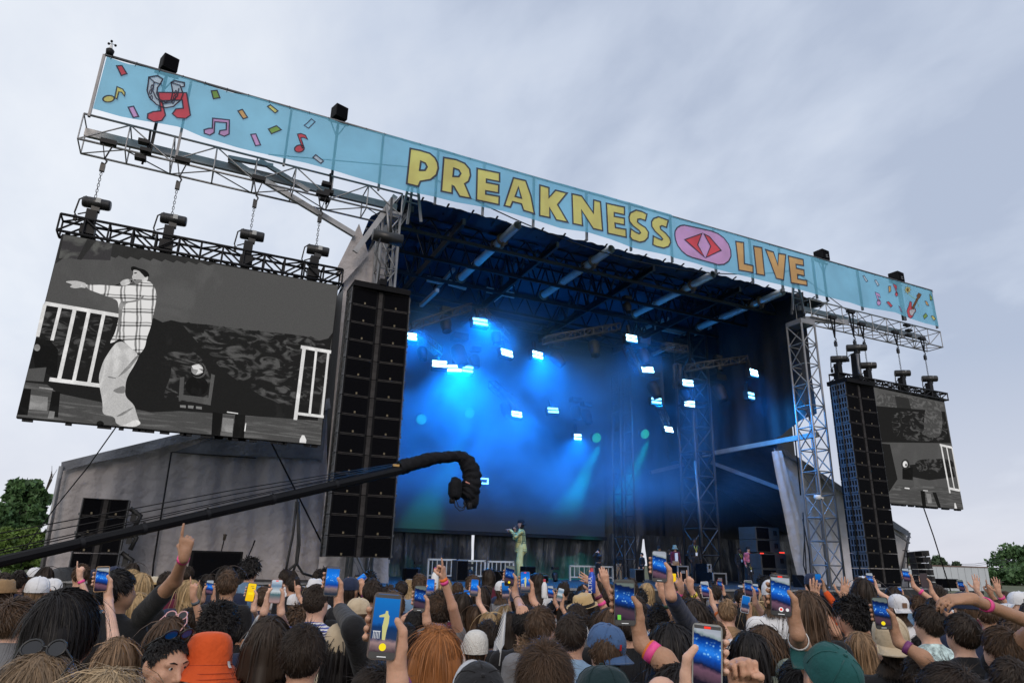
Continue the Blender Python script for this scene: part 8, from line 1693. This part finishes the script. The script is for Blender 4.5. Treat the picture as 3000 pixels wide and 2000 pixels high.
# ------------------------------------------------------------------ camera crane
crane = thing('camera_crane', at((1170, 1375), 11.8), 'black camera crane arm reaching across the picture with a covered camera head', 'camera crane')
M_crn = mat('crane_black', (0.005, 0.005, 0.0065), 0.5, 0.0, 0.2, 6, spec=0.18); M_cov = mat('black_cover_cloth', (0.010, 0.0105, 0.013), 0.8, 0, 0.2, 5, bump=0.7, bscale=9, spec=0.15)
a, b = at((-120, 1672), 9.6), at((1172, 1377), 11.8); MB().tube([a, a.lerp(b, 0.33), a.lerp(b, 0.66), b], [0.064, 0.068, 0.073, 0.078], 8).build('boom_tube', M_crn, crane).data.polygons.foreach_set('use_smooth', [False]*26)
mb = MB()
for f in (0.19, 0.305, 0.44, 0.60, 0.78): d = (b-a).normalized(); p = a.lerp(b, f); mb.lathe(p-d*0.02, [(0.070+0.013*f, 0), (0.070+0.013*f, 0.05)], 8, axis=d); mb.box(p+Vector((0, 0, 0.07)), (0.03, 0.03, 0.04))
mb.build('joint_ring', M_blk, crane)
up = Vector((0, 0, 1)); mb = MB()
for o0, o1, k in ((0.33, 0.13, 0), (0.24, 0.11, 0), (0.13, 0.10, 0), (0.10, 0.09, 1)): mb.tube([a+up*o0+Vector((0, 0.05*k, 0)), a.lerp(b, 0.5)+up*(o0+o1)*0.5*1.15, b+up*o1], 0.007, 5)
mb.build('stay_wire', M_blk, crane); MB().box(at(zF(815, 353), 11.75), (0.12, 0.03, 0.04)).build('brass_tag', mat('brass', (0.5, 0.3, 0.1), 0.4, 0.5), crane)
Yc = 11.85; pts = [((845, 378), 64), ((930, 348), 66), ((1040, 322), 62), ((1150, 288), 58), ((1260, 280), 52), ((1370, 268), 50), ((1425, 282), 60), ((1470, 330), 76), ((1500, 385), 86), ((1512, 450), 90), ((1512, 520), 92), ((1495, 580), 92), ((1465, 625), 90), ((1440, 655), 70)]
P3 = [at(zF(*p), Yc) for p, r in pts]; rad = [r/3.136*P3[i].length/2000*0.90 for i, (p, r) in enumerate(pts)]
# resample with pleats
P4 = []; r4 = []
for i in range(len(P3)-1):
    for k in range(6):
        f = k/6; P4.append(P3[i].lerp(P3[i+1], f)); s = i+f; rr = rad[i]*(1-f)+rad[i+1]*f; r4.append(rr*(1+(0.055*math.sin(s*6.5) if s > 5.5 else 0.035*math.sin(s*3.1+1))))
mb = MB().tube(P4, r4, 18); mb.v = [(v[0]+0.012*math.sin(v[2]*41+v[1]*29), v[1]+0.010*math.sin(v[0]*37+v[2]*23), v[2]+0.014*math.sin(v[0]*31+v[1]*47)+0.006*math.sin(v[0]*83)) for v in mb.v]; mb.build('cloth_cover', M_cov, crane)
rr5 = random.Random(4)
def lump(c, s, seed):
    r = random.Random(seed); mb = MB(); n, m = 12, 7
    vs = [];
    for j in range(m+1):
        th = math.pi*j/m
        for i in range(n): ph_ = 2*math.pi*i/n; k = 0.85+0.3*r.random(); sg = lambda v: math.copysign(abs(v)**0.55, v); vs.append((c.x+s[0]*sg(math.sin(th)*math.cos(ph_))*k, c.y+s[1]*sg(math.sin(th)*math.sin(ph_))*k, c.z+s[2]*sg(math.cos(th))*k))
    return mb.add(vs, [(j*n+i, j*n+(i+1) % n, (j+1)*n+(i+1) % n, (j+1)*n+i) for j in range(m) for i in range(n)], 0, True)
lump(at(zF(1358, 565), Yc-0.1), (0.10, 0.12, 0.19), 2).build('camera_cover', M_cov, crane); lump(at(zF(1510, 670), Yc), (0.12, 0.12, 0.14), 3).build('camera_cover', M_cov, crane)
lump(at(zF(1330, 675), Yc-0.1), (0.045, 0.05, 0.05), 5).build('lens_hood', M_blk, crane); lump(at(zF(1490, 725), Yc-0.1), (0.045, 0.05, 0.06), 6).build('lens_hood', M_blk, crane); lump(at(zF(1360, 480), Yc-0.1), (0.05, 0.05, 0.04), 7).build('top_flap', M_cov, crane)
mb = MB()
for L in ([(1352, 668), (1360, 730), (1400, 770), (1440, 760), (1458, 720)], [(1370, 670), (1390, 730), (1430, 745), (1455, 700)], [(1440, 680), (1450, 710), (1440, 740)]): mb.tube([at(zF(*p), Yc-0.1) for p in L], 0.009, 6)
mb.build('cable_loop', M_rub, crane); MB().tube([at(zF(1455, 503), Yc-0.33), at(zF(1492, 522), Yc-0.33)], 0.012, 5).build('coloured_tag', mat('tag_pink', (0.6, 0.25, 0.2)), crane)
# ------------------------------------------------------------------ right background
M_trl = mat('trailer_white', (0.50, 0.53, 0.56), 0.5, 0, 0.06, 0.5); D0, D1 = 44, 60
a, b = at(zH(1150, 1010), Y=40), at(zH(1990, 1042), Y=40); t = thing('trailer', ((a.x+b.x)/2, 40, 0), 'long white box trailer at the right behind the small speaker stack', 'trailer'); zt = (a.z+b.z)/2
MB().box(((a.x+b.x)/2, 41.3, (zt+0.5)/2), (b.x-a.x, 2.6, zt-0.5)).build('box_body', M_trl, t); mb = MB()
for i in range(12): x = a.x+(b.x-a.x)*(i+0.5)/12; mb.box((x, 39.985, (zt+0.5)/2), (0.04, 0.02, zt-0.6))
mb.build('panel_rib', mat('trailer_rib', (0.38, 0.40, 0.43), 0.5), t); MB().box(((a.x+b.x)/2, 39.98, zt-0.04), (b.x-a.x+0.1, 0.06, 0.09)).build('roof_rail', mat('rusty_rail', (0.15, 0.09, 0.07), 0.6), t)
mb = MB()
for i in range(4): mb.lathe((b.x-1.5-1.2*(i % 2)-(8 if i > 1 else 0), 40.1, 0.5), [(0, 0), (0.5, 0), (0.5, 0.25), (0, 0.25)], 16, axis=(0, 1, 0))
mb.build('wheel', M_rub, t)
c = at(zH(1425, 1245), 16.4); ztp = at(zH(1405, 885), 16.4).z; n = 6; hh = (ztp-c.z)/n; w = at(zH(1475, 900), 16.4).x-at(zH(1335, 900), 16.4).x
t = thing('small_line_array', (c.x, 16.4, c.z), 'small curved stack of black speakers before the white trailer', 'speaker column')
for i in range(n):
    z = c.z+hh*(i+0.5); dx = -0.05*(i-2)*0.5; rot = Matrix.Rotation(-0.03*(i-2), 3, 'Y'); o = MB().box((c.x+dx, 16.58, z), (w*1.05, 0.26, hh*0.9), rot).build('speaker_cabinet', M_edge, t); MB().lathe((c.x+dx+w*0.2, 16.446, z), [(0.03, 0), (0.085, 0.012), (0.10, 0.0)], 14, axis=(0, -1, 0)).build('driver_ring', M_blk, o); MB().box((c.x+dx-w*0.25, 16.445, z), (w*0.45, 0.01, hh*0.7)).build('grille', M_grl, o)
mb = MB()
for i in range(n+1): z = c.z+hh*i; mb.bar((c.x-w*0.55-0.3+0.04*(n-i), 16.7, z), (c.x-w*0.5, 16.7, z), 0.03)
mb.bar((c.x-w*0.55-0.25, 16.7, c.z), (c.x-w*0.55-0.08, 16.7, ztp), 0.03).tube([(c.x-w*0.5, 16.5, c.z+hh*2), (c.x-w-0.25, 16.5, c.z+hh), (c.x-w*0.5, 16.5, c.z)], 0.015, 5); mb.build('rigging_frame', M_blk, t)
# trees: trunk, limbs and a crown of leaf clumps
M_bark = mat('tree_bark', (0.06, 0.05, 0.04), 0.9, 0, 0.3, 4, bump=0.5)
def leafmat(name, c):
    M = bpy.data.materials.new(name); M.use_nodes = True; nt = M.node_tree; b = nt.nodes['Principled BSDF']; b.inputs['Roughness'].default_value = 0.6; b.inputs['Specular IOR Level'].default_value = 0.3
    g_ = nt.nodes.new('ShaderNodeNewGeometry'); r = nt.nodes.new('ShaderNodeValToRGB'); nt.links.new(g_.outputs['Random Per Island'], r.inputs[0]); c = np.array(c); r.color_ramp.elements[0].color = (*(c*0.55), 1); r.color_ramp.elements[1].color = (*(c*1.5), 1); nt.links.new(r.outputs[0], b.inputs['Base Color']); return M
def tree(label, px, Y, hgt, cw, clumps, M, seed, ncl=26, lsz=0.30, nl=150, trunk=0.25, bare=False):
    r = np.random.default_rng(seed); b0 = at(px, Y); x, y = b0.x, Y; t = thing('tree', (x, y, 0), label, 'tree'); mb = MB(); mb.tube([(x, y, 0), (x+0.1, y, hgt*0.35), (x, y+0.1, hgt*0.72)], [trunk, trunk*0.75, trunk*0.25], 8); C = []
    for i in range(ncl):
        a = r.random()*6.28; f = r.random(); rz_ = hgt*(0.25+0.72*f); rr = cw*(0.95-0.75*abs(f-0.35)**1.3*1.2)*math.sqrt(r.random()); C.append((x+rr*math.cos(a), y+rr*math.sin(a), rz_, cw*(0.14+0.14*r.random())))
        if i % 2 == 0: mb.tube([(x, y, hgt*(0.2+0.4*f)), (x+rr*0.6*math.cos(a), y+rr*0.6*math.sin(a), rz_-0.2*cw), C[-1][:3]], [trunk*0.35, trunk*0.2, trunk*0.06], 5)
    if bare:
        for k in range(7): mb.tube([(x+cw*0.5, y, hgt*0.85), (x+cw*(0.55+0.1*r.random()), y, hgt*(1.0+0.08*r.random())), (x+cw*(0.5+0.35*r.random()), y, hgt*(1.06+0.1*r.random()))], [0.05, 0.03, 0.012], 5)
    mb.build('trunk', M_bark, t); V = []
    for cx, cy, cz_, s in C:
        n = nl; d = r.normal(size=(n, 3)); d /= np.linalg.norm(d, axis=1)[:, None]; p = np.array([cx, cy, cz_])+d*s*(r.random(n)[:, None]**0.45)*np.array([1, 1, 0.75]); u = r.normal(size=(n, 3)); u /= np.linalg.norm(u, axis=1)[:, None]; v = np.cross(u, r.normal(size=(n, 3))); v /= np.linalg.norm(v, axis=1)[:, None]; k = lsz*(0.6+0.8*r.random((n, 1))); V.append(np.stack([p-u*k, p+v*k*0.6, p+u*k, p-v*k*0.6], 1))
    V = np.concatenate(V).reshape(-1, 3)-np.array([x, y, 0]); Fq = np.arange(len(V)).reshape(-1, 4); o = bpy.data.objects.new('crown', mesh_np('crown', V, Fq, [M], False)); COL.objects.link(o); o.parent = t
M_l1 = leafmat('leaves_dark', (0.058, 0.115, 0.042)); M_l2 = leafmat('leaves_bright', (0.12, 0.19, 0.045)); M_l3 = leafmat('leaves_far', (0.07, 0.11, 0.06))
def tree_at(label, px_top, px_w, Y, M, seed, base_px=None, **k):
    p = at(px_top, Y); w = abs(at((px_top[0]+px_w/2, px_top[1]), Y).x-p.x); tree(label, px_top, Y, p.z, w, None, M, seed, **k)
tree_at('tall dark tree behind the left tent with a bare twig top', (92, 1404), 190, 60, M_l1, 1, ncl=64, lsz=0.26, nl=120, trunk=0.4, bare=True); tree_at('dark tree cut by the left picture edge', (0, 1470), 150, 58, M_l1, 2, ncl=50, lsz=0.26, nl=120, trunk=0.35)
tree_at('bright green bush tree below the tall dark one', (85, 1548), 150, 50, M_l2, 3, ncl=60, lsz=0.18, nl=140, trunk=0.2); tree_at('bright green bush tree at the left edge', (10, 1550), 130, 48, M_l2, 4, ncl=56, lsz=0.18, nl=140, trunk=0.2)
tree_at('tall loose crowned tree cut by the right picture edge', (2995, 1606), 120, 90, M_l1, 5, ncl=60, lsz=0.36, nl=90, trunk=0.4); tree_at('broad low tree behind the right trailer end', (2925, 1676), 95, 85, M_l3, 6, ncl=26, lsz=0.45, nl=130)
tree_at('rounded far tree between the right tent and the small speaker stack', (2640, 1626), 80, 95, M_l3, 7, ncl=22, lsz=0.5, nl=130); tree_at('low far tree right of the small speaker stack', (2765, 1636), 70, 95, M_l3, 8, ncl=20, lsz=0.5, nl=120); tree_at('low dark tree beyond the trailer at the right', (2965, 1668), 90, 80, M_l1, 9, ncl=24, lsz=0.45, nl=120)
mb = MB()
for k, (pa, pb) in enumerate(((zE(1500, 483), zE(2260, 428)), (zE(1500, 492), zE(2260, 450)), (zE(2030, 520), zE(2260, 505)))):
    a, b = at(pa, 70), at(pb, 70); mb.tube([a, a.lerp(b, 0.5)-Vector((0, 0, 0.3)), b], 0.035, 4)
o = mb.build('power_line', M_blk); tag(o, 'thin power lines above the trailer at the far right', 'power lines')
a = at(zH(2110, 1160), 62); MB_ = MB().tube([(a.x, 62, 0), (a.x, 62, a.z)], 0.12, 6).bar((a.x-0.8, 62, a.z-0.4), (a.x+0.8, 62, a.z-0.4), 0.1); o = MB_.build('utility_pole', M_bark); rebase(o, (a.x, 62, 0)); tag(o, 'wooden utility pole before the trees at the right', 'pole')
c = at(zH(318, 357), 15.2); o = MB().lathe(c, [(0, -0.08), (0.09, -0.06), (0.11, 0.0), (0.10, 0.07), (0, 0.08)], 14).bar(c, c+Vector((0.3, 0.05, 0)), 0.05).build('dome_camera', M_white); tag(o, 'small white dome camera on the right lattice tower', 'security camera')
